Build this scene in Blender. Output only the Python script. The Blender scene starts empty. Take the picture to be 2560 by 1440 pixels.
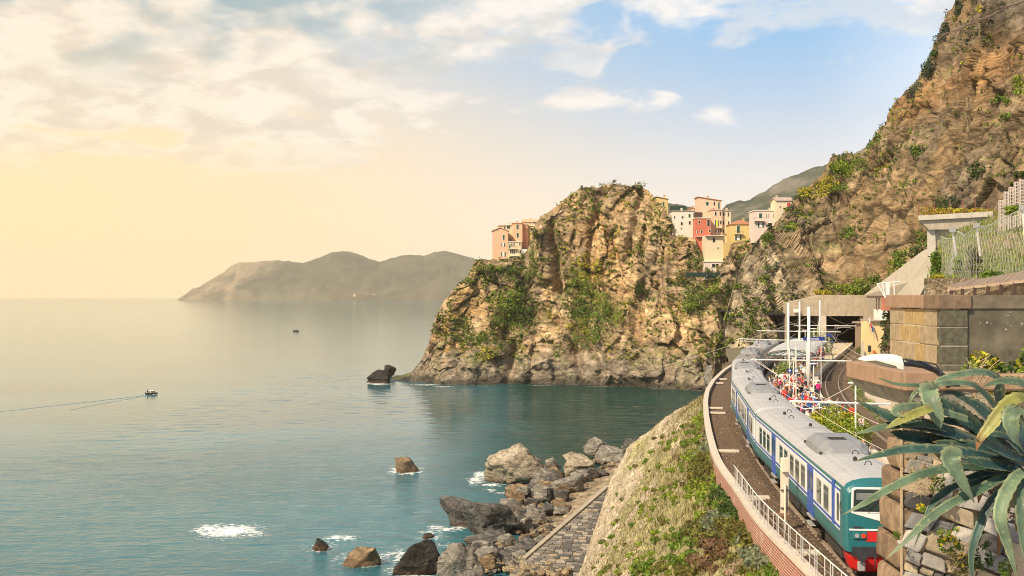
import bpy, bmesh, math, random
import numpy as np
from mathutils import Vector, Matrix, Euler

R = math.radians
scene = bpy.context.scene
# ------------------------------------------------------------------ camera
F = 2750.0            # focal length in photograph pixels (2560 wide)
EYE = 738.0           # row of the eye level in the photograph
CAMZ = 10.6           # eye height above the rails (rail top = z 0)
SEA = CAMZ - 33.0     # sea level
cam_d = bpy.data.cameras.new('camera'); cam = bpy.data.objects.new('camera', cam_d)
scene.collection.objects.link(cam); scene.camera = cam
cam.location = (0, 0, CAMZ); cam.rotation_euler = (R(90), 0, 0)
cam_d.sensor_width = 36.0; cam_d.lens = F / 2560 * 36.0
cam_d.shift_y = (EYE - 720) / 2560.0
cam_d.clip_start = 0.5; cam_d.clip_end = 40000
# ------------------------------------------------------------------ sun + sky
SUN_AZ, SUN_EL = -134.0, 43.0         # degrees, azimuth from +Y towards +X
sd = Vector((math.sin(R(SUN_AZ))*math.cos(R(SUN_EL)), math.cos(R(SUN_AZ))*math.cos(R(SUN_EL)), math.sin(R(SUN_EL))))
sun_d = bpy.data.lights.new('sun', 'SUN'); sun = bpy.data.objects.new('sun', sun_d)
scene.collection.objects.link(sun)
sun_d.energy = 5.0; sun_d.angle = R(1.2); sun_d.color = (1.0, 0.84, 0.62)
sun.rotation_euler = sd.to_track_quat('Z', 'Y').to_euler()
sun.location = (-60, -20, 80)

world = bpy.data.worlds.new('World'); scene.world = world; world.use_nodes = True
COX, COY = 21.3, 4.4
def build_world():
    nt = world.node_tree; N = nt.nodes; L = nt.links
    N.clear()
    def n(t, **k):
        x = N.new(t)
        for a, b in k.items(): setattr(x, a, b)
        return x
    def val(x, node, i=0):
        if isinstance(x, (int, float)): node.inputs[i].default_value = x
        elif isinstance(x, tuple): node.inputs[i].default_value = x
        else: L.new(x, node.inputs[i])
    def m(op, a, b=0.0, c=0.0, clamp=False):
        x = n('ShaderNodeMath', operation=op, use_clamp=clamp)
        val(a, x, 0); val(b, x, 1)
        if op in ('MULTIPLY_ADD',): val(c, x, 2)
        return x.outputs[0]
    def ss(x, lo, hi):
        q = n('ShaderNodeMapRange', interpolation_type='SMOOTHSTEP')
        val(x, q, 0); q.inputs[1].default_value = lo; q.inputs[2].default_value = hi
        q.inputs[3].default_value = 0; q.inputs[4].default_value = 1
        return q.outputs[0]
    def mix(f, a, b):
        q = n('ShaderNodeMix', data_type='RGBA')
        if isinstance(f, (int, float)): q.inputs[0].default_value = f
        else: L.new(f, q.inputs[0])
        for s, i in ((a, 6), (b, 7)):
            if isinstance(s, tuple): q.inputs[i].default_value = s
            else: L.new(s, q.inputs[i])
        return q.outputs[2]
    def noise(vec, sc, det, rough=.55, dist=0.):
        q = n('ShaderNodeTexNoise'); L.new(vec, q.inputs['Vector'])
        q.inputs['Scale'].default_value = sc; q.inputs['Detail'].default_value = det
        q.inputs['Roughness'].default_value = rough; q.inputs['Distortion'].default_value = dist
        return q.outputs['Fac']
    S = 10.0
    def c(r, g, b): return (r*S, g*S, b*S, 1)
    tc = n('ShaderNodeTexCoord'); d = tc.outputs['Generated']
    sx = n('ShaderNodeSeparateXYZ'); L.new(d, sx.inputs[0]); X, Y, Z = sx.outputs
    hl = m('MAXIMUM', m('SQRT', m('ADD', m('MULTIPLY', X, X), m('MULTIPLY', Y, Y))), 1e-4)
    hx = m('DIVIDE', X, hl); hy = m('DIVIDE', Y, hl)
    el = m('ARCTAN2', Z, hl)
    wd = R(-66)
    warm = ss(m('ADD', m('MULTIPLY', hx, math.sin(wd)), m('MULTIPLY', hy, math.cos(wd))), 0.16, 0.74)
    sky = n('ShaderNodeTexSky', sky_type='NISHITA', sun_disc=False, sun_elevation=R(SUN_EL), sun_rotation=R(SUN_AZ),
            air_density=1.0, dust_density=1.2, ozone_density=1.6)
    # clear sky: whitish at the horizon, blue above
    up = mix(ss(el, R(13), R(34)), c(.25, .46, .71), sky.outputs[0])
    clear = mix(ss(el, R(2.5), R(14.0)), c(.80, .725, .665), up)
    # thin veil high on the right
    # warm haze towards the low sun side
    yel = mix(ss(el, R(0), R(14)), c(.90, .665, .365), c(.84, .655, .43))
    wm = m('MULTIPLY', warm, m('SUBTRACT', 1.0, m('MULTIPLY', ss(el, R(7), R(19)), .8)))
    base = mix(wm, clear, yel)
    # clouds on a flat layer
    cz = m('MAXIMUM', m('ADD', Z, .26), .03)
    cv = n('ShaderNodeCombineXYZ'); L.new(m('ADD', m('DIVIDE', X, cz), COX), cv.inputs[0]); L.new(m('ADD', m('DIVIDE', Y, cz), COY), cv.inputs[1])
    big = noise(cv.outputs[0], 1.9, 2.0, .5)
    puff = noise(cv.outputs[0], 6.5, 6.0, .50, .35)
    shade = noise(cv.outputs[0], 4.2, 4.0, .5)
    dens = m('ADD', m('MULTIPLY', big, .55), m('MULTIPLY', puff, .62))
    # cover grows with height and towards the warm side
    az_l = m('MULTIPLY', warm, .20)
    edge = m('ADD', ss(m('ADD', el, m('MULTIPLY', warm, R(5.5))), R(8.5), R(15.0)), 0.0)
    cov = m('ADD', m('ADD', dens, m('MULTIPLY', edge, .19)), m('MULTIPLY', m('MULTIPLY', warm, edge), .12))
    mask = m('MULTIPLY', ss(cov, .70, .80), ss(el, R(4.5), R(9.0)))
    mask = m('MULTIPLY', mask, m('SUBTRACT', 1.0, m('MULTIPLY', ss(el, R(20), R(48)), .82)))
    lit = mix(warm, c(.80, .77, .75), c(.84, .73, .60))
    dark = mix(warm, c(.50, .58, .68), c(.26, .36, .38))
    dk = m('MULTIPLY', ss(shade, .45, .60), m('MULTIPLY', ss(el, R(9), R(14.5)), .95))
    mid = mix(warm, c(.56, .58, .62), c(.60, .52, .42))
    tex = noise(cv.outputs[0], 8.5, 5.0, .55, .2)
    lit2 = mix(m('MULTIPLY', ss(tex, .42, .62), .75), lit, mid)
    cl = mix(dk, lit2, dark)
    # pale veil high on the right
    veil = m('MULTIPLY', ss(m('ADD', m('MULTIPLY', hx, math.sin(R(40))), m('MULTIPLY', hy, math.cos(R(40)))), .90, .975), m('MULTIPLY', ss(noise(cv.outputs[0], 1.6, 4.0, .55), .30, .60), .75))
    base = mix(veil, base, c(.80, .84, .92))
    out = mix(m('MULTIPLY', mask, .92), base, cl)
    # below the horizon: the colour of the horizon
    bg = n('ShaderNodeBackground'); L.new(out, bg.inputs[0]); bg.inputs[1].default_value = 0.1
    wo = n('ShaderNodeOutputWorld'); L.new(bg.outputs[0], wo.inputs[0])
build_world()
scene.view_settings.view_transform = 'Standard'; scene.view_settings.look = 'None'
scene.view_settings.exposure = 0.36; scene.view_settings.gamma = 1.0
scene.view_settings.use_curve_mapping = False
scene.render.engine = 'CYCLES'
cy = scene.cycles
cy.use_denoising = True
try: cy.denoiser = 'OPENIMAGEDENOISE'; cy.denoising_input_passes = 'RGB_ALBEDO_NORMAL'
except Exception: pass
cy.max_bounces = 6; cy.diffuse_bounces = 3; cy.glossy_bounces = 3; cy.transmission_bounces = 4
cy.transparent_max_bounces = 12; cy.volume_bounces = 1
cy.caustics_reflective = False; cy.caustics_refractive = False
cy.sample_clamp_indirect = 4.0
cy.use_adaptive_sampling = True; cy.adaptive_threshold = 0.012
cy.pixel_filter_type = 'BLACKMAN_HARRIS'; cy.filter_width = 1.0
try: cy.denoising_prefilter = 'ACCURATE'
except Exception: pass

# ------------------------------------------------------------------ helpers
COL = scene.collection
rng = np.random.default_rng(7); random.seed(7)

def at(px, py, D):
    """world point seen at photograph pixel px,py standing D metres away"""
    return Vector(((px-1280)/F*D, D, CAMZ-(py-EYE)/F*D))
def gp(px, py, z=0.0):
    """world point on the level plane z seen at that pixel"""
    D = (CAMZ-z)*F/(py-EYE)
    return Vector(((px-1280)/F*D, D, z))

def tag(o, label=None, cat=None, group=None, kind=None):
    if label: o['label'] = label
    if cat: o['category'] = cat
    if group: o['group'] = group
    if kind: o['kind'] = kind
    return o
def empty(name, loc=(0, 0, 0), rz=0.0, label=None, cat=None, group=None):
    o = bpy.data.objects.new(name, None); COL.objects.link(o)
    o.location = loc; o.rotation_euler = (0, 0, rz); o.empty_display_size = .2
    return tag(o, label, cat, group)
def mesh_np(name, V, Fc, mats, parent=None, smooth=False, mi=None, col=None, loc=None):
    """mesh object from numpy verts and faces (n,3)/(n,4) or python list faces"""
    me = bpy.data.meshes.new(name)
    V = np.asarray(V, dtype=np.float32)
    if isinstance(Fc, np.ndarray):
        k = Fc.shape[1]
        me.vertices.add(len(V)); me.vertices.foreach_set('co', V.ravel())
        me.loops.add(Fc.size); me.loops.foreach_set('vertex_index', Fc.astype(np.int32).ravel())
        me.polygons.add(len(Fc)); me.polygons.foreach_set('loop_start', np.arange(0, Fc.size, k, dtype=np.int32))
        me.update(calc_edges=True)
    else:
        me.from_pydata(V.tolist(), [], Fc); me.update()
    for mt in (mats if isinstance(mats, (list, tuple)) else [mats]): me.materials.append(mt)
    if mi is not None: me.polygons.foreach_set('material_index', np.asarray(mi, dtype=np.int32))
    if smooth: me.polygons.foreach_set('use_smooth', np.ones(len(me.polygons), dtype=bool))
    if col is not None:
        a = me.color_attributes.new('col', 'FLOAT_COLOR', 'POINT')
        c4 = np.ones((len(V), 4), dtype=np.float32); c4[:, :3] = np.asarray(col)[:, :3]
        a.data.foreach_set('color', c4.ravel())
    o = bpy.data.objects.new(name, me); COL.objects.link(o)
    if parent: o.parent = parent
    if loc is not None: o.location = loc
    return o
def copy_tree(o, parent=None):
    c = o.copy(); COL.objects.link(c); c.parent = parent
    for ch in list(o.children): copy_tree(ch, c)
    return c

class MB:
    """collects simple solids into one mesh"""
    def __init__(s): s.v = []; s.f = []; s.m = []
    def add(s, vs, fs, m=0):
        b = len(s.v); s.v += [tuple(p) for p in vs]; s.f += [tuple(i+b for i in f) for f in fs]; s.m += [m]*len(fs); return s
    def box(s, c, d, m=0, rot=None, taper=1.0):
        x, y, z = d[0]/2, d[1]/2, d[2]/2
        P = [(-x, -y, -z), (x, -y, -z), (x, y, -z), (-x, y, -z), (-x*taper, -y*taper, z), (x*taper, -y*taper, z), (x*taper, y*taper, z), (-x*taper, y*taper, z)]
        P = [Vector(p) for p in P]
        if rot is not None: P = [rot @ p for p in P]
        P = [p+Vector(c) for p in P]
        return s.add(P, [(0, 3, 2, 1), (4, 5, 6, 7), (0, 1, 5, 4), (1, 2, 6, 5), (2, 3, 7, 6), (3, 0, 4, 7)], m)
    def beam(s, a, b, w, h, m=0, up=(0, 0, 1)):
        a = Vector(a); b = Vector(b); t = (b-a).normalized(); u = Vector(up)
        sdv = t.cross(u)
        if sdv.length < 1e-4: sdv = t.cross(Vector((1, 0, 0)))
        sdv.normalize(); u = sdv.cross(t).normalized()
        P = []
        for p in (a, b):
            for i, j in ((-1, -1), (1, -1), (1, 1), (-1, 1)): P.append(p+sdv*(w/2*i)+u*(h/2*j))
        return s.add(P, [(0, 1, 2, 3), (7, 6, 5, 4), (0, 4, 5, 1), (1, 5, 6, 2), (2, 6, 7, 3), (3, 7, 4, 0)], m)
    def tube(s, pts, r, n=6, m=0, cap=True):
        pts = [Vector(p) for p in pts]
        if not isinstance(r, (list, tuple)): r = [r]*len(pts)
        P = []; ref = None
        for i, p in enumerate(pts):
            t = (pts[min(i+1, len(pts)-1)]-pts[max(i-1, 0)]).normalized()
            if ref is None:
                ref = t.cross(Vector((0, 0, 1)))
                if ref.length < 1e-3: ref = t.cross(Vector((1, 0, 0)))
            ref = (ref-t*ref.dot(t)).normalized(); b = t.cross(ref)
            for k in range(n):
                a = 2*math.pi*k/n; P.append(p+(ref*math.cos(a)+b*math.sin(a))*r[i])
        fs = []
        for i in range(len(pts)-1):
            for k in range(n):
                k2 = (k+1) % n; fs.append((i*n+k, i*n+k2, (i+1)*n+k2, (i+1)*n+k))
        if cap:
            fs.append(tuple(reversed(range(n)))); fs.append(tuple(range((len(pts)-1)*n, len(pts)*n)))
        return s.add(P, fs, m)
    def prism(s, poly, off, m=0):
        """closed polygon (3D points) pushed along the vector off"""
        n = len(poly); o = Vector(off); P = [Vector(p) for p in poly]; Q = [p+o for p in P]
        fs = [tuple(range(n)), tuple(range(2*n-1, n-1, -1))]
        for i in range(n): fs.append((i, i+n, (i+1) % n+n, (i+1) % n))
        return s.add(P+Q, fs, m)
    def loft(s, rows, m=0, closed=True, caps=True):
        n = len(rows[0]); P = [p for r in rows for p in r]; fs = []
        for i in range(len(rows)-1):
            for k in range(n if closed else n-1):
                k2 = (k+1) % n; fs.append((i*n+k, i*n+k2, (i+1)*n+k2, (i+1)*n+k))
        if caps and closed: fs.append(tuple(reversed(range(n)))); fs.append(tuple(range((len(rows)-1)*n, len(rows)*n)))
        return s.add(P, fs, m)
    def obj(s, name, mats, parent=None, smooth=False, bevel=0.0):
        me = bpy.data.meshes.new(name)
        me.from_pydata([tuple(p) for p in s.v], [], s.f)
        mats = mats if isinstance(mats, (list, tuple)) else [mats]
        for mt in mats: me.materials.append(mt)
        me.polygons.foreach_set('material_index', np.array(s.m, dtype=np.int32))
        bm = bmesh.new(); bm.from_mesh(me); bmesh.ops.recalc_face_normals(bm, faces=bm.faces)
        if bevel: bmesh.ops.bevel(bm, geom=list(bm.edges), offset=bevel, segments=1, affect='EDGES', clamp_overlap=True)
        bm.to_mesh(me); bm.free()
        if smooth: me.polygons.foreach_set('use_smooth', np.ones(len(me.polygons), dtype=bool))
        me.update()
        o = bpy.data.objects.new(name, me); COL.objects.link(o)
        if parent: o.parent = parent
        return o

# ------------------------------------------------------------------ numpy noise
def _h(ix, iy, iz, seed):
    h = (ix.astype(np.int64)*374761393+iy.astype(np.int64)*668265263+iz.astype(np.int64)*2147483647+seed*974711) & 0xffffffff
    h = ((h ^ (h >> 13))*1274126177) & 0xffffffff
    h = ((h ^ (h >> 16))*2246822519) & 0xffffffff
    return ((h ^ (h >> 15)) & 0xffffff)/16777215.0
def vnoise(p, seed=0):
    i = np.floor(p).astype(np.int64); f = p-i; f = f*f*f*(f*(f*6-15)+10)
    x, y, z = i.T; fx, fy, fz = f.T; r = 0
    for dx in (0, 1):
        wx = fx if dx else 1-fx
        for dy in (0, 1):
            wy = fy if dy else 1-fy
            for dz in (0, 1):
                wz = fz if dz else 1-fz
                r = r+wx*wy*wz*_h(x+dx, y+dy, z+dz, seed)
    return r*2-1
def fbm(p, o=4, seed=0, g=.5):
    r = 0; a = 1; t = 0
    for k in range(o): r = r+a*vnoise(p*2**k+k*17.3, seed+k); t += a; a *= g
    return r/t
def ridged(p, o=3, seed=0):
    r = 0; a = 1; t = 0
    for k in range(o): r = r+a*(1-np.abs(vnoise(p*2**k+k*9.1, seed+k)))**2; t += a; a *= .5
    return r/t
def cells(p, seed=0):
    """worley: id hash, F1, F2"""
    i = np.floor(p).astype(np.int64); n = len(p)
    f1 = np.full(n, 9.); f2 = np.full(n, 9.); idh = np.zeros(n)
    for dx in (-1, 0, 1):
        for dy in (-1, 0, 1):
            for dz in (-1, 0, 1):
                c = i+np.array([dx, dy, dz]); cx, cyy, cz = c.T
                q = np.stack([cx+_h(cx, cyy, cz, seed+1), cyy+_h(cx, cyy, cz, seed+2), cz+_h(cx, cyy, cz, seed+3)], 1)
                dd = np.linalg.norm(p-q, axis=1); hh = _h(cx, cyy, cz, seed+4)
                nw = dd < f1
                f2 = np.where(nw, f1, np.minimum(f2, dd)); idh = np.where(nw, hh, idh); f1 = np.where(nw, dd, f1)
    return idh, f1, f2
def slabs(p, seed=0):
    """angular facets: each cell carries its own tilted plane"""
    i = np.floor(p).astype(np.int64); n = len(p); f1 = np.full(n, 9.); f2 = np.full(n, 9.); h = np.zeros(n); idh = np.zeros(n)
    for dx in (-1, 0, 1):
        for dy in (-1, 0, 1):
            for dz in (-1, 0, 1):
                cx, cyy, cz = (i+np.array([dx, dy, dz])).T
                q = np.stack([cx+_h(cx, cyy, cz, seed+1), cyy+_h(cx, cyy, cz, seed+2), cz+_h(cx, cyy, cz, seed+3)], 1); v = p-q; dd = np.linalg.norm(v, axis=1)
                a = _h(cx, cyy, cz, seed+4); pl = (a-.5)*.9+v[:, 0]*(_h(cx, cyy, cz, seed+5)-.5)*3.2+v[:, 2]*(_h(cx, cyy, cz, seed+6)-.5)*2.4
                nw = dd < f1; f2 = np.where(nw, f1, np.minimum(f2, dd)); h = np.where(nw, pl, h); idh = np.where(nw, a, idh); f1 = np.where(nw, dd, f1)
    return h, idh, f1, f2
def lerp(a, b, t): return a+(b-a)*t
def sstep(x, a, b):
    t = np.clip((x-a)/(b-a), 0, 1); return t*t*(3-2*t)
def grid_faces(nu, nv):
    a = np.arange(nu*nv).reshape(nu, nv)
    return np.stack([a[:-1, :-1].ravel(), a[1:, :-1].ravel(), a[1:, 1:].ravel(), a[:-1, 1:].ravel()], 1)

# ------------------------------------------------------------------ materials
MATS = {}
def mat(name, col=(.5, .5, .5), rough=.8, var=.12, scale=3.0, bump=0.0, bscale=None, metal=0.0, attr=False, spec=.4, streak=0.0, det=5.0, alpha=None, dark=None, trans=0.0, hs=None):
    if name in MATS: return MATS[name]
    m = bpy.data.materials.new(name); m.use_nodes = True; nt = m.node_tree; N = nt.nodes; L = nt.links
    b = N['Principled BSDF']; b.inputs['Roughness'].default_value = rough; b.inputs['Metallic'].default_value = metal
    b.inputs['Specular IOR Level'].default_value = spec
    tc = N.new('ShaderNodeTexCoord')
    nz = N.new('ShaderNodeTexNoise'); nz.inputs['Scale'].default_value = scale; nz.inputs['Detail'].default_value = det
    nz.inputs['Roughness'].default_value = .62
    L.new(tc.outputs['Object'], nz.inputs['Vector'])
    mp = N.new('ShaderNodeMapRange'); mp.inputs[1].default_value = .25; mp.inputs[2].default_value = .75
    mp.inputs[3].default_value = 1-var; mp.inputs[4].default_value = 1+var
    L.new(nz.outputs['Fac'], mp.inputs[0])
    src = None
    if attr:
        at_ = N.new('ShaderNodeAttribute'); at_.attribute_name = 'col'; src = at_.outputs['Color']
    mx = N.new('ShaderNodeVectorMath'); mx.operation = 'SCALE'
    if src is None: mx.inputs[0].default_value = col
    else: L.new(src, mx.inputs[0])
    L.new(mp.outputs[0], mx.inputs['Scale'])
    out = mx.outputs[0]
    if streak:      # rain streaks and stains running down
        mpn = N.new('ShaderNodeMapping'); mpn.inputs['Scale'].default_value = (1.7*scale, 1.7*scale, .16*scale)
        L.new(tc.outputs['Object'], mpn.inputs[0])
        n2 = N.new('ShaderNodeTexNoise'); n2.inputs['Scale'].default_value = 1.0; n2.inputs['Detail'].default_value = 6
        L.new(mpn.outputs[0], n2.inputs['Vector'])
        r2 = N.new('ShaderNodeMapRange'); r2.inputs[1].default_value = .5; r2.inputs[2].default_value = .72; r2.inputs[3].default_value = 0; r2.inputs[4].default_value = streak
        L.new(n2.outputs['Fac'], r2.inputs[0])
        mm = N.new('ShaderNodeMix'); mm.data_type = 'RGBA'; L.new(r2.outputs[0], mm.inputs[0]); L.new(out, mm.inputs[6])
        dc = dark or tuple(x*.35 for x in col); mm.inputs[7].default_value = (*dc, 1); out = mm.outputs[2]
    L.new(out, b.inputs['Base Color'])
    if bump:
        n3 = N.new('ShaderNodeTexNoise'); n3.inputs['Scale'].default_value = bscale or scale*4; n3.inputs['Detail'].default_value = 6
        n3.inputs['Roughness'].default_value = .65
        L.new(tc.outputs['Object'], n3.inputs['Vector'])
        bp = N.new('ShaderNodeBump'); bp.inputs['Strength'].default_value = 1.0; bp.inputs['Distance'].default_value = bump
        L.new(n3.outputs['Fac'], bp.inputs['Height']); L.new(bp.outputs[0], b.inputs['Normal'])
    if trans:       # leaves let some light through
        tr = N.new('ShaderNodeBsdfTranslucent'); L.new(out, tr.inputs['Color'])
        ms = N.new('ShaderNodeMixShader'); ms.inputs[0].default_value = trans
        L.new(b.outputs[0], ms.inputs[1]); L.new(tr.outputs[0], ms.inputs[2])
        L.new(ms.outputs[0], N['Material Output'].inputs[0])
    if alpha is not None: b.inputs['Alpha'].default_value = alpha
    MATS[name] = m; return m
def glass(name, col=(.02, .03, .035), rough=.08):
    return mat(name, col, rough, .25, 1.5, spec=.9)
leaf_mat = mat('foliage', rough=.6, var=.22, scale=1.3, attr=True, spec=.25, trans=.32)

def foliage(blobs, seed=0, leaf=.35, dens=1.0, up=.35, jit=.25):
    """leaf cards in lumpy clumps. blobs: (centre, (rx,ry,rz), n, colour). returns V, F, col"""
    r = np.random.default_rng(seed); VV = []; CC = []
    for (c, rad, n, cl) in blobs:
        n = max(6, int(n*dens))
        d = r.normal(size=(n, 3)); d /= np.linalg.norm(d, axis=1)[:, None]
        lump = 1+.35*fbm(d*1.7+r.uniform(0, 50), 2, seed+3)
        q = d*np.asarray(rad)*(lump*r.uniform(.45, 1.05, n)**.5)[:, None]
        p = q+np.asarray(c)
        nn = d+r.normal(size=(n, 3))*.7+np.array([0, 0, up]); nn /= np.linalg.norm(nn, axis=1)[:, None]
        t = np.cross(nn, r.normal(size=(n, 3))); t /= np.linalg.norm(t, axis=1)[:, None]; b = np.cross(nn, t)
        s = leaf*r.uniform(.55, 1.3, n)[:, None]
        quad = np.stack([p-t*s, p+b*s*.5, p+t*s, p-b*s*.5], 1)
        VV.append(quad.reshape(-1, 3))
        cc = np.asarray(cl)*(1+jit*r.normal(size=(n, 1)))*(1+.10*r.normal(size=(n, 3)))
        CC.append(np.repeat(np.clip(cc, .004, .9), 4, axis=0))
    V = np.concatenate(VV); Fc = np.arange(len(V)).reshape(-1, 4)
    return V, Fc, np.concatenate(CC)
# ================================================================== SETTING
def rock_mat(name, bump=.5, bscale=.9, wet=True, sat=1.0, fine=6.0):
    m = bpy.data.materials.new(name); m.use_nodes = True; nt = m.node_tree; N = nt.nodes; L = nt.links
    b = N['Principled BSDF']; b.inputs['Roughness'].default_value = .88; b.inputs['Specular IOR Level'].default_value = .25
    tc = N.new('ShaderNodeTexCoord'); at_ = N.new('ShaderNodeAttribute'); at_.attribute_name = 'col'
    # bedding: layers whose dip wanders, and angular blocks
    wn = N.new('ShaderNodeTexNoise'); wn.inputs['Scale'].default_value = .10*bscale; wn.inputs['Detail'].default_value = 3; L.new(tc.outputs['Object'], wn.inputs['Vector'])
    wv = N.new('ShaderNodeVectorMath'); wv.operation = 'MULTIPLY_ADD'; L.new(wn.outputs['Color'], wv.inputs[0]); wv.inputs[1].default_value = (9/bscale, 9/bscale, 9/bscale); L.new(tc.outputs['Object'], wv.inputs[2])
    mp = N.new('ShaderNodeMapping'); mp.inputs['Rotation'].default_value = (R(22), R(38), R(10)); mp.inputs['Scale'].default_value = (.30*bscale, .30*bscale, 1.7*bscale)
    L.new(wv.outputs[0], mp.inputs[0])
    n1 = N.new('ShaderNodeTexNoise'); n1.inputs['Scale'].default_value = 1.0; n1.inputs['Detail'].default_value = 8; n1.inputs['Roughness'].default_value = .66; n1.inputs['Distortion'].default_value = .5
    L.new(mp.outputs[0], n1.inputs['Vector'])
    mv = N.new('ShaderNodeMapping'); mv.inputs['Rotation'].default_value = (R(-12), R(24), R(30)); mv.inputs['Scale'].default_value = (.62*bscale, .62*bscale, .40*bscale); L.new(wv.outputs[0], mv.inputs[0])
    vo = N.new('ShaderNodeTexVoronoi'); vo.feature = 'F1'; vo.inputs['Scale'].default_value = 1.0; L.new(mv.outputs[0], vo.inputs['Vector'])
    ve = N.new('ShaderNodeTexVoronoi'); ve.feature = 'DISTANCE_TO_EDGE'; ve.inputs['Scale'].default_value = 1.0; L.new(mv.outputs[0], ve.inputs['Vector'])
    vr = N.new('ShaderNodeMapRange'); vr.inputs[1].default_value = 0.0; vr.inputs[2].default_value = .06; vr.inputs[3].default_value = .0; vr.inputs[4].default_value = 1.0; L.new(ve.outputs['Distance'], vr.inputs[0])
    vs_ = N.new('ShaderNodeSeparateColor'); L.new(vo.outputs['Color'], vs_.inputs[0])
    n2 = N.new('ShaderNodeTexNoise'); n2.inputs['Scale'].default_value = .9*bscale; n2.inputs['Detail'].default_value = 9; n2.inputs['Roughness'].default_value = .7
    L.new(tc.outputs['Object'], n2.inputs['Vector'])
    mr = N.new('ShaderNodeMapRange'); mr.inputs[1].default_value = .32; mr.inputs[2].default_value = .68; mr.inputs[3].default_value = .48; mr.inputs[4].default_value = 1.45
    L.new(n1.outputs['Fac'], mr.inputs[0])
    mr2 = N.new('ShaderNodeMapRange'); mr2.inputs[1].default_value = .3; mr2.inputs[2].default_value = .7; mr2.inputs[3].default_value = .7; mr2.inputs[4].default_value = 1.3
    L.new(n2.outputs['Fac'], mr2.inputs[0])
    mu0 = N.new('ShaderNodeMath'); mu0.operation = 'MULTIPLY'; L.new(mr.outputs[0], mu0.inputs[0]); L.new(mr2.outputs[0], mu0.inputs[1])
    vc = N.new('ShaderNodeMapRange'); vc.inputs[3].default_value = .78; vc.inputs[4].default_value = 1.22; L.new(vs_.outputs[0], vc.inputs[0])
    vd = N.new('ShaderNodeMapRange'); vd.inputs[3].default_value = .84; vd.inputs[4].default_value = 1.0; L.new(vr.outputs[0], vd.inputs[0])
    mu1 = N.new('ShaderNodeMath'); mu1.operation = 'MULTIPLY'; L.new(vc.outputs[0], mu1.inputs[0]); L.new(vd.outputs[0], mu1.inputs[1])
    mu = N.new('ShaderNodeMath'); mu.operation = 'MULTIPLY'; L.new(mu0.outputs[0], mu.inputs[0]); L.new(mu1.outputs[0], mu.inputs[1])
    sc = N.new('ShaderNodeVectorMath'); sc.operation = 'SCALE'; L.new(at_.outputs['Color'], sc.inputs[0]); L.new(mu.outputs[0], sc.inputs['Scale'])
    L.new(sc.outputs[0], b.inputs['Base Color'])
    ad0 = N.new('ShaderNodeMath'); ad0.operation = 'MULTIPLY_ADD'; L.new(n1.outputs['Fac'], ad0.inputs[0]); ad0.inputs[1].default_value = 1.7; L.new(n2.outputs['Fac'], ad0.inputs[2])
    ad1 = N.new('ShaderNodeMath'); ad1.operation = 'MULTIPLY_ADD'; L.new(vs_.outputs[1], ad1.inputs[0]); ad1.inputs[1].default_value = .30; L.new(ad0.outputs[0], ad1.inputs[2])
    ad = N.new('ShaderNodeMath'); ad.operation = 'MULTIPLY_ADD'; L.new(vr.outputs[0], ad.inputs[0]); ad.inputs[1].default_value = .07; L.new(ad1.outputs[0], ad.inputs[2])
    bp = N.new('ShaderNodeBump'); bp.inputs['Distance'].default_value = bump; bp.inputs['Strength'].default_value = 1.0
    L.new(ad.outputs[0], bp.inputs['Height']); L.new(bp.outputs[0], b.inputs['Normal'])
    return m
cliff_m = rock_mat('cliff_rock', .65, .6)
boulder_m = rock_mat('boulder_rock', .35, 1.6)

def rock_disp(P, big=4.0, butt=4.0, slab=1.7, slab2=.8, strata=.4, fine=.25, seed=0, sdir=(.38, -.25, .89), per=3.4):
    """how far rock stands out, its bedding phase, block ids and cracks"""
    w = np.stack([fbm(P/22.+s*7.7, 3, seed+s) for s in range(3)], 1); wf = np.stack([fbm(P/4.+s*3.1, 3, seed+s+5) for s in range(3)], 1)
    d = big*fbm(P/np.array([22., 30., 36.]), 3, seed+11)
    d = d+butt*(ridged((P+w*5)/np.array([13., 16., 70.]), 2, seed+21)-.5)*1.6      # upright buttresses and gullies
    rotm = np.array([[.93, .1, .30], [-.1, .98, .1], [-.32, -.1, .94]])
    h1, idh, f1, f2 = slabs((P+w*3+wf*.8) @ rotm.T/np.array([8.5, 9., 15.]), seed+51)
    h2, idh2, g1, g2 = slabs((P+w*2+wf*.5) @ rotm.T/np.array([3.3, 3.5, 4.6]), seed+61)
    h3, idh3, k1, k2 = slabs((P+wf*.3) @ rotm.T/np.array([1.5, 1.6, 1.5]), seed+64)
    cr1 = np.exp(-((f2-f1)/.035)**2); cr2 = np.exp(-((g2-g1)/.04)**2)*sstep(fbm(P/9., 2, seed+78), -.1, .25)
    d = d+slab*h1+slab2*h2+slab2*.38*h3-slab*.45*cr1*sstep(fbm(P/14., 2, seed+79), -.05, .25)-slab2*.35*cr2
    ph = ((P+w*7) @ np.array(sdir))/per+.5*fbm(P/9., 3, seed+31); fr = ph-np.floor(ph)
    d = d+strata*((1-fr)**1.6-.45)*(1+fbm(P/13., 2, seed+41))+fine*fbm(P/1.1, 3, seed+71)
    return d, fr, idh, idh2, np.maximum(cr1*sstep(fbm(P/14., 2, seed+79), -.15, .2), cr2*.8)

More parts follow.
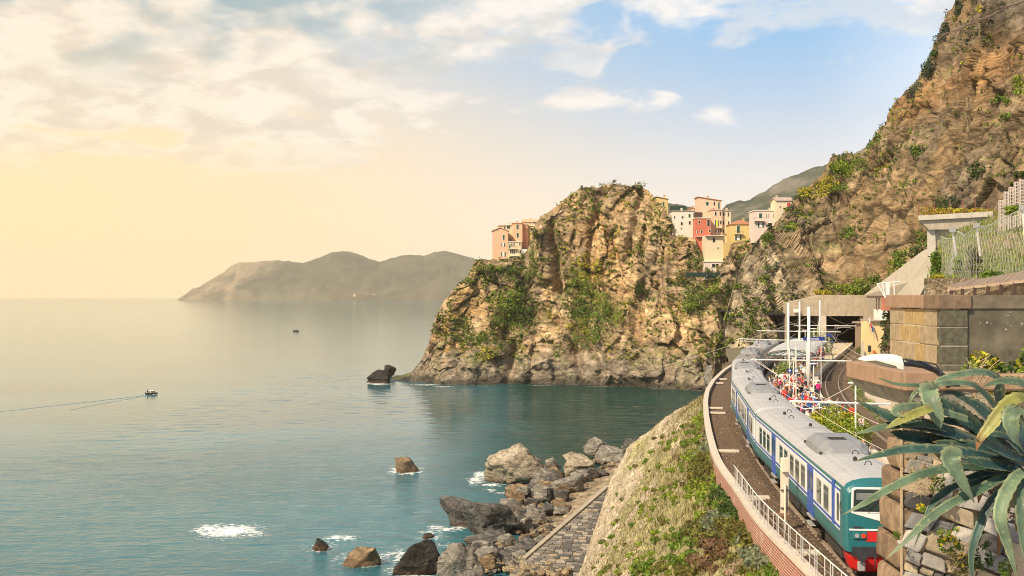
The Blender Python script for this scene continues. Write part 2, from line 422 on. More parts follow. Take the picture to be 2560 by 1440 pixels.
def rock_colour(P, fr, idh, idh2, crack, seed=0, warm=0.5):
    tan = np.array([.47, .285, .125]); pale = np.array([.61, .425, .235]); grey = np.array([.29, .225, .155]); dk = np.array([.06, .043, .028]); org = np.array([.46, .23, .07])
    a = sstep(fbm(P/18., 4, seed+81), -.35, .4)[:, None]
    c = lerp(tan, pale, np.clip(idh[:, None]*.7+.3*fr[:, None], 0, 1))
    c = lerp(c, grey, (1-a)*.70)
    c = lerp(c, org, sstep(fbm(P/7., 3, seed+91), .28, .5)[:, None]*.35*warm)
    c = c*(.86+.28*idh2[:, None])
    c = lerp(c, dk, (crack*.8)[:, None])
    c = lerp(c, dk, (sstep(fr, .93, 1.0)*.30)[:, None])
    return c

def moss(c, P, nrm, seed, amt=.5, lim=.35):
    g = np.array([.10, .125, .03]); g2 = np.array([.19, .20, .045])
    k = sstep(nrm[:, 2]+.55*fbm(P/6., 4, seed), lim, lim+.35)*amt
    gg = lerp(g, g2, sstep(fbm(P/3., 2, seed+5), -.3, .4)[:, None])
    return lerp(c, gg, k[:, None])
def grid_normals(G):
    du = np.gradient(G, axis=0); dv = np.gradient(G, axis=1)
    n = np.cross(du, dv); n /= np.linalg.norm(n, axis=2)[..., None]+1e-9
    return n
def resample(pts, n):
    pts = np.asarray(pts, float); s = np.r_[0, np.cumsum(np.linalg.norm(np.diff(pts, axis=0), axis=1))]
    t = np.linspace(0, s[-1], n)
    return np.stack([np.interp(t, s, pts[:, k]) for k in range(pts.shape[1])], 1)
def interp_rows(keys, n):
    keys = np.asarray(keys, float); t = np.linspace(0, len(keys)-1, n); k = np.arange(len(keys))
    return np.stack([np.interp(t, k, keys[:, j]) for j in range(keys.shape[1])], 1)

# ------------------------------------------------------------------ sea
SEA_MAT = []
def build_sea():
    def axis(lo, hi, d0, d1, step, g):
        mid = list(np.arange(d0, d1+1e-6, step)); up = []; x = d1; s = step
        while x < hi: s *= g; x += s; up.append(min(x, hi))
        dn = []; x = d0; s = step
        while x > lo: s *= g; x -= s; dn.append(max(x, lo))
        return np.array(dn[::-1]+mid+up)
    xs = axis(-7800, 9500, -92, 64, .74, 1.14); ys = axis(70, 12000, 118, 462, .74, 1.10)
    X, Y = np.meshgrid(xs, ys, indexing='ij'); P = np.stack([X.ravel(), Y.ravel(), np.zeros(X.size)], 1)
    cell = np.maximum(np.gradient(xs)[:, None], np.gradient(ys)[None, :]).ravel()
    z = .10*fbm(P/np.array([6.5, 3.4, 1]), 2, 3)+.05*fbm(P/np.array([2.6, 1.7, 1])+5, 2, 9)
    z = z*np.clip(1.6/cell-.4, 0, 1)
    # foam: where swell breaks, in metres on the water
    foam = np.zeros(len(P))
    def patch(px, py, wpx, hpx, a=1.0, sc=2.6, seed=1):
        c = gp(px, py, SEA); c2 = gp(px, py+hpx/2, SEA); c1 = gp(px, py-hpx/2, SEA)
        rx = wpx/2/F*c.y; ry = (c1.y-c2.y)/2
        q = ((P[:, 0]-c.x)/rx)**2+((P[:, 1]-c.y)/ry)**2
        return a*np.exp(-q*1.1)
    for a in FOAM: foam = np.maximum(foam, patch(*a))
    br = .62*(.5+.5*fbm(P/np.array([3.2, 3.6, 1]), 4, 77))+.38*ridged(P/np.array([1.7, 2.2, 1]), 2, 5)
    foamv = sstep(foam*1.0+br*.6, .85, 1.25)*sstep(foam, .10, .4)
    z = z+.10*foamv+.10*foam*fbm(P/1.2, 2, 8)
    P[:, 2] = SEA+z
    # green shallow water in the cove behind the boulders
    g = sstep(P[:, 0], -16, 12)*sstep(P[:, 1], 150, 230)*(1-sstep(P[:, 1], 400, 520))
    col = np.stack([foamv, np.clip(g+.15*fbm(P/25., 2, 4)*g, 0, 1), foam], 1)
    m = bpy.data.materials.new('sea_water'); m.use_nodes = True; nt = m.node_tree; N = nt.nodes; L = nt.links
    b = N['Principled BSDF']; b.inputs['IOR'].default_value = 1.333; b.inputs['Roughness'].default_value = .07
    a = N.new('ShaderNodeAttribute'); a.attribute_name = 'col'; sp = N.new('ShaderNodeSeparateColor'); L.new(a.outputs['Color'], sp.inputs[0])
    tc = N.new('ShaderNodeTexCoord')
    def nz(sx, sy, det=4, rot=0):
        mp = N.new('ShaderNodeMapping'); mp.inputs['Scale'].default_value = (sx, sy, 1); mp.inputs['Rotation'].default_value = (0, 0, R(rot)); L.new(tc.outputs['Object'], mp.inputs[0])
        q = N.new('ShaderNodeTexNoise'); q.inputs['Scale'].default_value = 1; q.inputs['Detail'].default_value = det; q.inputs['Roughness'].default_value = .55; L.new(mp.outputs[0], q.inputs['Vector'])
        return q.outputs['Fac']
    wc = N.new('ShaderNodeMix'); wc.data_type = 'RGBA'; L.new(sp.outputs[1], wc.inputs[0])
    wc.inputs[6].default_value = (.026, .125, .155, 1); wc.inputs[7].default_value = (.002, .045, .036, 1)
    patchn = nz(.011, .02, 3)
    sc = N.new('ShaderNodeMapRange'); sc.inputs[1].default_value = .3; sc.inputs[2].default_value = .7; sc.inputs[3].default_value = .75; sc.inputs[4].default_value = 1.25; L.new(patchn, sc.inputs[0])
    vs = N.new('ShaderNodeVectorMath'); vs.operation = 'SCALE'; L.new(wc.outputs[2], vs.inputs[0]); L.new(sc.outputs[0], vs.inputs['Scale'])
    lace = nz(1.5, 1.9, 7, 5)
    fa = N.new('ShaderNodeMath'); fa.operation = 'MULTIPLY_ADD'; L.new(sp.outputs[2], fa.inputs[0]); fa.inputs[1].default_value = .46; L.new(lace, fa.inputs[2])
    ff = N.new('ShaderNodeMapRange'); ff.interpolation_type = 'SMOOTHSTEP'; ff.inputs[1].default_value = .74; ff.inputs[2].default_value = 1.0; L.new(fa.outputs[0], ff.inputs[0])
    fx = N.new('ShaderNodeMath'); fx.operation = 'MULTIPLY'; fx.use_clamp = True; L.new(ff.outputs[0], fx.inputs[0])
    gate = N.new('ShaderNodeMapRange'); gate.inputs[1].default_value = .05; gate.inputs[2].default_value = .22; L.new(sp.outputs[2], gate.inputs[0]); L.new(gate.outputs[0], fx.inputs[1])
    fm = N.new('ShaderNodeMix'); fm.data_type = 'RGBA'; L.new(fx.outputs[0], fm.inputs[0]); L.new(vs.outputs[0], fm.inputs[6]); fm.inputs[7].default_value = (.80, .80, .78, 1)
    L.new(fm.outputs[2], b.inputs['Base Color'])
    rr = N.new('ShaderNodeMapRange'); rr.inputs[3].default_value = .07; rr.inputs[4].default_value = .7; L.new(fx.outputs[0], rr.inputs[0]); L.new(rr.outputs[0], b.inputs['Roughness'])
    h1 = nz(.34, .75, 5, 14); h2 = nz(1.2, 2.3, 4, -8); h3 = nz(.06, .14, 3, 20)
    s1 = N.new('ShaderNodeMath'); s1.operation = 'MULTIPLY_ADD'; L.new(h1, s1.inputs[0]); s1.inputs[1].default_value = 1.5
    s2 = N.new('ShaderNodeMath'); s2.operation = 'MULTIPLY_ADD'; L.new(h2, s2.inputs[0]); s2.inputs[1].default_value = .62; 
    s3 = N.new('ShaderNodeMath'); s3.operation = 'MULTIPLY'; L.new(h3, s3.inputs[0]); s3.inputs[1].default_value = 2.0
    L.new(s3.outputs[0], s2.inputs[2]); L.new(s2.outputs[0], s1.inputs[2])
    bp = N.new('ShaderNodeBump'); bp.inputs['Strength'].default_value = .85
    sy = N.new('ShaderNodeSeparateXYZ'); L.new(tc.outputs['Object'], sy.inputs[0]); dm = N.new('ShaderNodeMapRange'); dm.interpolation_type = 'SMOOTHERSTEP'; dm.inputs[1].default_value = 90; dm.inputs[2].default_value = 320; dm.inputs[3].default_value = .30; dm.inputs[4].default_value = .03
    L.new(sy.outputs[1], dm.inputs[0]); gm = N.new('ShaderNodeMath'); gm.operation = 'MULTIPLY_ADD'; L.new(sp.outputs[1], gm.inputs[0]); gm.inputs[1].default_value = 1.2; L.new(dm.outputs[0], gm.inputs[2]); L.new(gm.outputs[0], bp.inputs['Distance'])
    L.new(s1.outputs[0], bp.inputs['Height']); L.new(bp.outputs[0], b.inputs['Normal'])
    SEA_MAT.append(m)
    o = mesh_np('sea', P, grid_faces(len(xs), len(ys)), m, smooth=True, col=col)
    tag(o, kind='structure')
FOAM = [(575, 1328, 200, 44, 1.15), (520, 1322, 90, 34, 1.0), (640, 1332, 80, 26, .9), (850, 1345, 120, 22, 1.0), (1015, 1172, 105, 20, 1.0), (820, 1362, 130, 30, .62), (930, 1402, 110, 24, 1.0), (985, 1425, 60, 50, .85),
        (1075, 1330, 90, 20, .8), (1090, 1318, 60, 14, .9), (1060, 1280, 60, 10, .7), (1200, 1188, 50, 26, 1.05), (1225, 1226, 50, 10, .9), (1265, 1225, 40, 12, .7), (1000, 1395, 70, 60, .8), (1120, 1365, 100, 22, .7),
        (960, 1390, 90, 30, .75), (940, 957, 90, 8, .95), (885, 984, 60, 4, .6), (1110, 967, 90, 5, .8), (1210, 966, 60, 4, .55), (1420, 962, 60, 3, .7), (1560, 1000, 90, 4, .42), (1600, 996, 60, 5, .4), (1250, 1205, 50, 8, .8),
        (1645, 972, 70, 4, .6), (380, 986, 40, 4, .9), (345, 992, 60, 3, .75), (300, 1001, 110, 3, .62), (200, 1012, 150, 3, .55), (90, 1024, 160, 3, .5), (1015, 1180, 110, 16, 1.15), (1050, 1445, 150, 30, 1.0), (990, 1380, 60, 40, .8), (1120, 1325, 90, 14, 1.0), (1190, 1200, 60, 30, 1.0), (880, 1395, 130, 34, .85), (790, 1366, 110, 18, .8), (1085, 1345, 110, 16, .9), (1260, 1232, 90, 10, .9), (905, 1412, 110, 18, 1.0), (800, 1376, 80, 12, .9), (950, 960, 70, 6, 1.1), (1030, 1440, 110, 40, .8), (1150, 1320, 60, 14, .9), (1230, 1212, 90, 12, 1.0), (1330, 1240, 80, 8, .8), (1060, 962, 120, 4, .9), (1350, 963, 120, 3, .7), (1500, 967, 120, 3, .7)]
build_sea()

# ------------------------------------------------------------------ far headland across the bay
def build_far():
    top = [(452, 745), (466, 735), (480, 722), (500, 717), (513, 707), (530, 698), (560, 680), (580, 663), (600, 656), (630, 656), (660, 652), (690, 650), (730, 654), (760, 657), (800, 643), (830, 630), (862, 627), (895, 634), (925, 648), (948, 655), (980, 645), (1005, 638), (1030, 637), (1060, 640), (1085, 630), (1110, 627), (1140, 633), (1190, 648), (1230, 660), (1280, 668), (1340, 690), (1400, 720)]
    D = 7600.
    T = np.array([list(at(x, y, D)) for x, y in top]); T[:, 2] = np.maximum(T[:, 2], SEA+1)
    n = 420; T = resample(T, n); V = []
    nv = 60
    t = np.linspace(0, 1, nv)
    B = T.copy(); B[:, 1] = 6700+250*np.sin(T[:, 0]/420.); B[:, 0] *= B[:, 1]/D; B[:, 2] = SEA-4
    G = B[:, None, :]*(1-t[None, :, None])+T[:, None, :]*t[None, :, None]
    hgt = (T[:, 2]-SEA)[:, None]
    G[:, :, 2] = SEA-4+(hgt+4)*(t[None, :]**.82)
    P = G.reshape(-1, 3)
    am = (t*(1-t)*4)[None, :].repeat(n, 0).ravel()
    P[:, 2] += am*45*fbm(P/420., 4, 5)*np.clip((hgt.repeat(nv, 1).ravel())/150, 0, 1)+5*am*fbm(P/90., 3, 6)
    P[:, 1] += 260*am*(ridged(P/np.array([420., 600., 900.]), 4, 8)-.5)
    P[:, 2] += np.where(t[None, :].repeat(n, 0).ravel() > .99, 5*fbm(P/35., 2, 9), 0)
    G = P.reshape(n, nv, 3)
    back = G[:, -1:, :]+np.array([0, 900, 0]); back[:, :, 2] = SEA-4
    G = np.concatenate([G, back], 1); P = G.reshape(-1, 3)
    nn = grid_normals(G).reshape(-1, 3); steep = 1-np.abs(nn[:, 2])
    scrub = np.array([.062, .055, .040]); rock = np.array([.20, .15, .10])
    left = 1-sstep(P[:, 0], at(620, 0, D).x, at(760, 0, D).x)
    low = 1-sstep(P[:, 2], SEA+40, SEA+150)
    k = np.clip(sstep(fbm(P/260., 5, 12)+.5*left+.15*low, .02, .30)*(.10+.90*np.maximum(left, .16*low)), 0, 1)
    c = lerp(scrub, rock, k[:, None])*(1+.6*fbm(P/np.array([70., 200., 60.]), 4, 15))[:, None]
    m = mat('far_hillside', rough=1, var=.15, scale=.01, attr=True, spec=0)
    o = mesh_np('far_headland', P, grid_faces(n, nv+1), m, smooth=True, col=c); tag(o, kind='structure')
    # far seaside village at its foot: a house or two per pixel
    r = random.Random(3); wallm = [mat('far_wall_cream', (.62, .50, .36)), mat('far_wall_pink', (.60, .38, .26)), mat('far_wall_white', (.7, .66, .6))]; rf = mat('far_roof', (.36, .2, .12))
    spots = [(r.uniform(885, 1010), r.uniform(735, 743)) for _ in range(30)]+[(r.uniform(980, 1100), r.uniform(722, 743)) for _ in range(16)]+[(958, 716), (1030, 720)]
    for x, y in spots:
        D2 = 6620+ (743-y)*16; p = at(x, y, D2); w = r.uniform(9, 22); h = r.uniform(8, 15)
        e = empty('distant_house', (p.x, p.y, max(p.z, SEA+1)), r.uniform(-.5, .5), 'tiny pale house of the hazy village at the foot of the far headland', 'house', 'distant village houses')
        MB().box((0, 0, h/2-4), (w, 10, h+8)).obj('wall', r.choice(wallm), e)
        MB().prism([(-w/2-.5, -5.5, h), (-w/2-.5, 5.5, h), (-w/2-.5, 0, h+3)], (w+1, 0, 0)).obj('roof', rf, e)
build_far()

def build_hills():
    m = mat('hill_scrub', rough=1, var=.2, scale=.05, attr=True, spec=0)
    for nm, D, top, seed in (('mountain', 1500., [(1560, 740), (1640, 640), (1700, 600), (1760, 560), (1800, 528), (1815, 515), (1840, 503), (1870, 500), (1900, 485), (1930, 466), (1960, 450), (2000, 434), (2040, 420), (2080, 405), (2160, 372), (2260, 330), (2420, 290)], 4),
                             ('hill', 2100., [(1520, 700), (1600, 560), (1640, 512), (1665, 506), (1700, 512), (1735, 518), (1780, 530), (1840, 545), (1900, 560)], 14)):
        T = resample([list(at(x, y, D)) for x, y in top], 300); nv = 60; t = np.linspace(0, 1, nv)
        B = T.copy(); B[:, 1] -= D*.38; B[:, 0] *= .62+.38*.4; B[:, 2] = SEA
        G = B[:, None]*(1-t[None, :, None])+T[:, None]*t[None, :, None]
        P = G.reshape(-1, 3); am = np.clip(1-np.abs(2*t-1), 0, 1)[None].repeat(300, 0).ravel()
        P[:, 1] += am*110*(ridged(P/230., 4, seed)-.5); P[:, 2] += am*16*fbm(P/90., 4, seed+1)+1.6*fbm(P/14., 3, seed+2)+np.where(t[None].repeat(300, 0).ravel() > .97, 2.2*fbm(P/7., 2, seed+6), 0)
        G = P.reshape(300, nv, 3); bk = G[:, -1:]+np.array([0, 300, -200.]); G = np.concatenate([G, bk], 1); P = G.reshape(-1, 3)
        sc = np.array([.070, .078, .060]); rk = np.array([.19, .17, .14])
        k = sstep(fbm(P/70., 5, seed+3), -.05, .3)*.75
        c = lerp(sc, rk, k[:, None])*(1+.4*fbm(P/12., 3, seed+4))[:, None]
        o = mesh_np(nm, P, grid_faces(300, nv+1), m, smooth=True, col=c); tag(o, kind='structure')
build_hills()

# ------------------------------------------------------------------ the promontory with the village on it
PROM = {}
def build_promontory():
    base = [(985, 951), (1000, 951), (1030, 953), (1060, 957), (1110, 962), (1160, 963), (1220, 962), (1280, 960), (1340, 961), (1400, 962), (1460, 963), (1520, 965), (1580, 968), (1640, 971), (1700, 975), (1760, 978), (1830, 978), (1900, 972), (1990, 960)]
    top = [(985, 951), (1003, 946), (1022, 938), (1050, 905), (1076, 850), (1088, 795), (1110, 752), (1138, 718), (1168, 692), (1188, 655), (1205, 645), (1225, 648), (1262, 648), (1300, 640), (1318, 628), (1332, 575), (1348, 545), (1386, 520), (1398, 508), (1440, 480), (1452, 468), (1492, 466), (1530, 460), (1560, 461), (1600, 464), (1622, 478), (1640, 498), (1658, 520), (1676, 548), (1690, 590), (1738, 592), (1744, 612), (1760, 655), (1800, 668), (1822, 640), (1832, 606), (1885, 600), (1900, 588), (1990, 575)]
    BP = np.array([list(gp(x, y, SEA)) for x, y in base])
    # crest depth: farther in the middle of the headland
    def Dt(px): return np.interp(px, [985, 1060, 1160, 1230, 1320, 1450, 1600, 1700, 1800, 1990], [426, 424, 428, 432, 436, 432, 424, 405, 392, 385])
    TP = np.array([list(at(x, y, Dt(x))) for x, y in top])
    x0, x1 = BP[0, 0]-1.5, 96.; nu = 430
    xs = np.linspace(x0, x1, nu)
    by = np.interp(xs, BP[:, 0], BP[:, 1]); tz = np.interp(xs, TP[:, 0], TP[:, 2]); ty = np.interp(xs, TP[:, 0], TP[:, 1])
    nv = 215; t = np.linspace(0, 1, nv)
    lo = SEA-3.0
    Z = lo+(np.maximum(tz, SEA+.3)-lo)[:, None]*t[None]
    prof = np.interp(t, [0, .08, .30, .46, .56, .75, .92, 1], [0, .03, .25, .50, .62, .74, .88, 1.0])
    Y = by[:, None]+(ty-by)[:, None]*prof[None]
    G = np.stack([np.repeat(xs[:, None], nv, 1), Y, Z], 2)
    P = G.reshape(-1, 3); P0 = P.copy()
    d, fr, idh, idh2, crack = rock_disp(P, 4.0, 4.2, 2.5, .65, .55, .18, 100)
    hgt = (np.maximum(tz, SEA+.3)-lo)[:, None].repeat(nv, 1).ravel()
    amp = np.clip(hgt/22, .12, 1)
    # named features: clefts and buttresses (photo columns turned into metres across the face)
    def vcleft(px, y0, y1, w, dep, lean=0.0):
        c = at(px, (y0+y1)/2, 415); z1 = at(px, y0, 415).z; z0 = at(px, y1, 415).z
        xx = P[:, 0]-(c.x+lean*(P[:, 2]-c.z)+1.2*fbm(P/6., 2, 7))
        return -dep*np.exp(-(xx/w)**2)*sstep(P[:, 2], z0-3, z0+2)*(1-sstep(P[:, 2], z1-2, z1+4))
    for a in ((1388, 560, 735, 1.5, 6.0, -.10), (1492, 470, 700, 2.2, 3.5, .12), (1420, 700, 800, 3, 2.5, -.2), (1272, 800, 965, 1.6, 5.5, .05), (1590, 470, 640, 1.4, 3.0, .2), (1360, 560, 700, 5, -2.6, 0), (1520, 560, 720, 8, -2.5, 0), (1640, 560, 740, 1.4, 2.5, .1), (1440, 860, 960, 1.6, 4.0, -.35), (1650, 840, 965, 3, 3, .3), (1100, 900, 960, 2, 3.2, .3)): d = d+vcleft(*a)
    q = np.clip((P[:, 2]-lo)/8, .25, 1)
    edge = np.repeat(np.clip((1.0-t)/.05, .25, 1)[None], nu, 0).ravel()
    P[:, 1] -= d*amp*q*(.4+.6*edge)
    P[:, 0] += (d*.28*amp*q*np.sign(-.3-fbm(P/17., 2, 3)))*edge
    P[:, 2] += amp*.55*fbm(P/1.9, 3, 19)*edge+np.where(edge < .9, amp*.9*fbm(P/2.4, 3, 29), 0)
    G = P.reshape(nu, nv, 3)
    # the back of the headland
    bk = []
    for k, (dy, dz) in enumerate(((6, 1.0), (16, .5), (34, -6), (60, -40))):
        g = G[:, -1:].copy(); g[:, :, 1] += dy; g[:, :, 2] = np.maximum(g[:, :, 2]+np.where(dz < 1, dz, 0), SEA-3) if k < 3 else SEA-3
        bk.append(g)
    G2 = np.concatenate([G]+bk, 1); P2 = G2.reshape(-1, 3); n2 = G2.shape[1]
    nn = -grid_normals(G2).reshape(-1, 3); nn[nn[:, 1] > 0] *= np.array([1, 1, 1])
    nn = np.where(nn[:, 2:3] < -.2, -nn, nn)
    def ext(a): return np.concatenate([a.reshape(nu, nv), np.repeat(a.reshape(nu, nv)[:, -1:], 4, 1)], 1).ravel()
    c = rock_colour(P2, ext(fr), ext(idh), ext(idh2), ext(crack), 100)
    # lower rocks are greyer, blackened by the swell at the water line; orange lichen patches on the big wall
    lw = 1-sstep(P2[:, 2]+3*fbm(P2/8., 3, 44), SEA+7, SEA+20); c = lerp(c, np.array([.22, .195, .155])*(.7+.6*ext(idh2))[:, None], (lw*.75)[:, None])
    wt = 1-sstep(P2[:, 2]+1.6*fbm(P2/4., 3, 45), SEA+1.0, SEA+4.0); c = lerp(c, np.array([.055, .048, .038]), (wt*.85)[:, None])
    for (px, py, r) in ((1515, 620, 5), (1500, 560, 4), (1505, 660, 4), (1120, 850, 5), (1140, 800, 3), (1545, 610, 3)):
        ctr = np.array(at(px, py, 415)); k = np.exp(-(((P2[:, 0]-ctr[0])/r)**2+((P2[:, 2]-ctr[2])/(r*1.3))**2))*sstep(fbm(P2/2.5, 3, 47), -.1, .3); c = lerp(c, np.array([.52, .26, .07]), (k*.8)[:, None])
    c = moss(c, P2, nn, 101, .7, .62)
    o = mesh_np('promontory_cliff', P2, grid_faces(nu, n2), cliff_m, col=c); tag(o, kind='structure')
    PROM.update(G=G, xs=xs, nn=grid_normals(G))
build_promontory()

# ------------------------------------------------------------------ the cliff above the station
CLIFF = {}
def build_cliff():
    # plan of its foot (x, y, z) and its crest, from the sea on the left round behind the tunnel to the right
    top = [(1776, 938, 217), (1792, 862, 223), (1812, 800, 229), (1838, 700, 238), (1858, 650, 246), (1900, 590, 257), (1945, 552, 268), (1992, 492, 282), (2020, 462, 286), (2075, 408, 290), (2110, 382, 290), (2158, 366, 290), (2190, 332, 288), (2240, 258, 284), (2292, 188, 278), (2345, 88, 270), (2395, -4, 262), (2440, -80, 252), (2520, -200, 240), (2640, -330, 220), (2800, -420, 200)]
    foot = [(37.5, 213, SEA-3), (40.5, 215, SEA-3), (44, 218, -12), (47.5, 221, -6), (51.5, 226, -2), (56, 234, 0), (62, 241, 2), (70, 245, 4), (77, 244, 6), (83, 238, 7), (87, 232, 8), (91, 224, 8), (93, 216, 8), (94, 206, 9), (93, 196, 10), (92, 186, 12), (91, 176, 14), (91, 165, 15), (92, 152, 16), (95, 138, 16), (100, 120, 16)]
    T = np.array([list(at(*a)) for a in top]); B = np.array(foot, float)
    nu, nv = 380, 260
    T = interp_rows(T, nu); B = interp_rows(B, nu)
    ker = np.hanning(9); ker /= ker.sum()
    for A in (T, B):
        for k in range(3):
            A[:, k] = np.convolve(np.pad(A[:, k], 4, mode='edge'), ker, 'valid')
    t = np.linspace(0, 1, nv)
    prof = np.interp(t, [0, .2, .5, .8, 1], [0, .14, .42, .74, 1])
    G = np.zeros((nu, nv, 3))
    G[:, :, :2] = B[:, None, :2]+(T-B)[:, None, :2]*prof[None, :, None]; G[:, :, 2] = B[:, None, 2]+(T-B)[:, None, 2]*t[None]
    nrm = grid_normals(G); 
    if nrm[nu//2, nv//2, 1] > 0: nrm = -nrm
    P = G.reshape(-1, 3); N_ = nrm.reshape(-1, 3)
    d, fr, idh, idh2, crack = rock_disp(P, 4.0, 4.0, 2.4, .8, .3, .22, 300, (-.62, .25, .74), 3.4)
    wz = np.stack([fbm(P/16.+s*3.3, 3, 350+s) for s in range(3)], 1)
    d = d+3.0*(ridged((P+wz*6)/np.array([15., 15., 60.]), 2, 361)-.5)
    sm = np.repeat(np.clip((1-t)/.04, .3, 1)[None], nu, 0).ravel()*np.repeat(.28+.72*sstep(np.arange(nu)/nu, .18, .44), nv)
    P += N_*(d*sm)[:, None]; P[:, 2] += np.where(sm < .99, .9*fbm(P/2.2, 3, 9), 0)
    G = P.reshape(nu, nv, 3)
    bk = []
    for dy, dz in ((5, .3), (14, -2), (40, -18)):
        g = G[:, -1:].copy(); g[:, :, 1] += dy; g[:, :, 0] += dy*.5; g[:, :, 2] = g[:, :, 2]+dz; bk.append(g)
    G2 = np.concatenate([G]+bk, 1); P2 = G2.reshape(-1, 3)
    nn = grid_normals(G2).reshape(-1, 3); nn = np.where(nn[:, 2:3] < 0, -nn, nn)
    def ext(a): return np.concatenate([a.reshape(nu, nv), np.repeat(a.reshape(nu, nv)[:, -1:], 3, 1)], 1).ravel()
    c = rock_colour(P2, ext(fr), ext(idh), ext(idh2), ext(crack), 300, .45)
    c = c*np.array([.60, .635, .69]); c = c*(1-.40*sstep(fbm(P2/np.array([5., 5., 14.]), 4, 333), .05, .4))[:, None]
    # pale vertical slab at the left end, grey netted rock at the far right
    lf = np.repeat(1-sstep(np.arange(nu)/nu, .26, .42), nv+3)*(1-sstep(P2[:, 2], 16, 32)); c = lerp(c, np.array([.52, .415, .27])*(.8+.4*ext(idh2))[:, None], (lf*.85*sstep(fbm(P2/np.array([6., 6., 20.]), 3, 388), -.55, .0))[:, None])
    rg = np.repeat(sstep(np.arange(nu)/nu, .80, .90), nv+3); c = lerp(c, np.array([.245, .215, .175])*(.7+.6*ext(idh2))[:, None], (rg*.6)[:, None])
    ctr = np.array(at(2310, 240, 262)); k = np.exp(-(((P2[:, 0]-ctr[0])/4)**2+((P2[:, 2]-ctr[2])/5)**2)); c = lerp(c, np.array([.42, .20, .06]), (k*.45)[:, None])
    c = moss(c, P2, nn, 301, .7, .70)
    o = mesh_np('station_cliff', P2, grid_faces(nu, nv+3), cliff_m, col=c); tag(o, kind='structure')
    CLIFF.update(G=G, nn=nrm)
build_cliff()
# ================================================================== STATION GROUND, TRACKS, EMBANKMENT
TCX, TCY, TR, TEND = 492.75, 10.06, 480.0, 165.0
_th = math.asin((TEND-TCY)/TR); _xe = TCX-TR*math.cos(_th)
def trk(Y):
    if Y <= TEND:
        th = math.asin((Y-TCY)/TR); return TCX-TR*math.cos(th), th
    return _xe+(Y-TEND)*math.tan(_th), _th
def tp(Y, n, z=0.0):
    """point n metres to the right of the seaside track's centre line at depth Y"""
    x, th = trk(Y); return Vector((x+n*math.cos(th), Y-n*math.sin(th), z))
def off2(Y): return float(np.interp(Y, [20, 78, 110, 137, 170, 224, 260], [8.3, 8.5, 9.2, 9.6, 10.4, 11.6, 11.8]))
def steps(a, b, d): return list(np.arange(a, b+1e-6, d))

ballast_m = mat('ballast', (.125, .082, .050), .95, .6, 5.0, .07, 9.0, det=8)
rust_m = mat('track_dirt', (.135, .088, .052), .95, .35, 2.2, .03, 14.0)
rail_m = mat('rail_steel', (.40, .31, .23), .45, .2, 3, metal=.3)
sleeper_m = mat('sleeper_wood', (.085, .06, .042), .9, .35, 3.5, .01)
concrete_m = mat('concrete', (.43, .36, .265), .9, .22, .9, .012, 6, streak=.35, dark=(.22, .175, .12))
concrete2_m = mat('pale_concrete', (.55, .485, .39), .9, .16, 1.2, .008, 7, streak=.25, dark=(.32, .27, .2))
coping_m = mat('coping_stone', (.54, .47, .385), .85, .14, 1.5, .008, 12)
white_m = mat('white_paint', (.78, .74, .67), .5, .06, 2.0)
steel_m = mat('galvanised_steel', (.55, .53, .50), .45, .1, 4, metal=.35)
dark_m = mat('dark_metal', (.03, .03, .032), .55, .3, 4)

# coping of the sea wall: outer edge picked on the plane of its top
CZ = .15
_cop = [gp(*p, CZ) for p in ((2250, 1650), (2140, 1545), (2027, 1440), (1986, 1395), (1941, 1352), (1903, 1317), (1868, 1270), (1839, 1222), (1813, 1190), (1795, 1166), (1778, 1128), (1766, 1077), (1760, 1038), (1759, 1000), (1764, 975), (1779, 950), (1807, 924), (1832, 909))]
COP = resample([[p.x, p.y] for p in _cop], 150)
for k in range(2): COP[4:-4, k] = np.convolve(COP[:, k], np.ones(9)/9, 'valid')
ctan = np.gradient(COP, axis=0); ctan /= np.linalg.norm(ctan, axis=1)[:, None]; cnrm = np.stack([ctan[:, 1], -ctan[:, 0]], 1)   # to the right (landward)
def copx(Y): return float(np.interp(Y, COP[:, 1], COP[:, 0]))

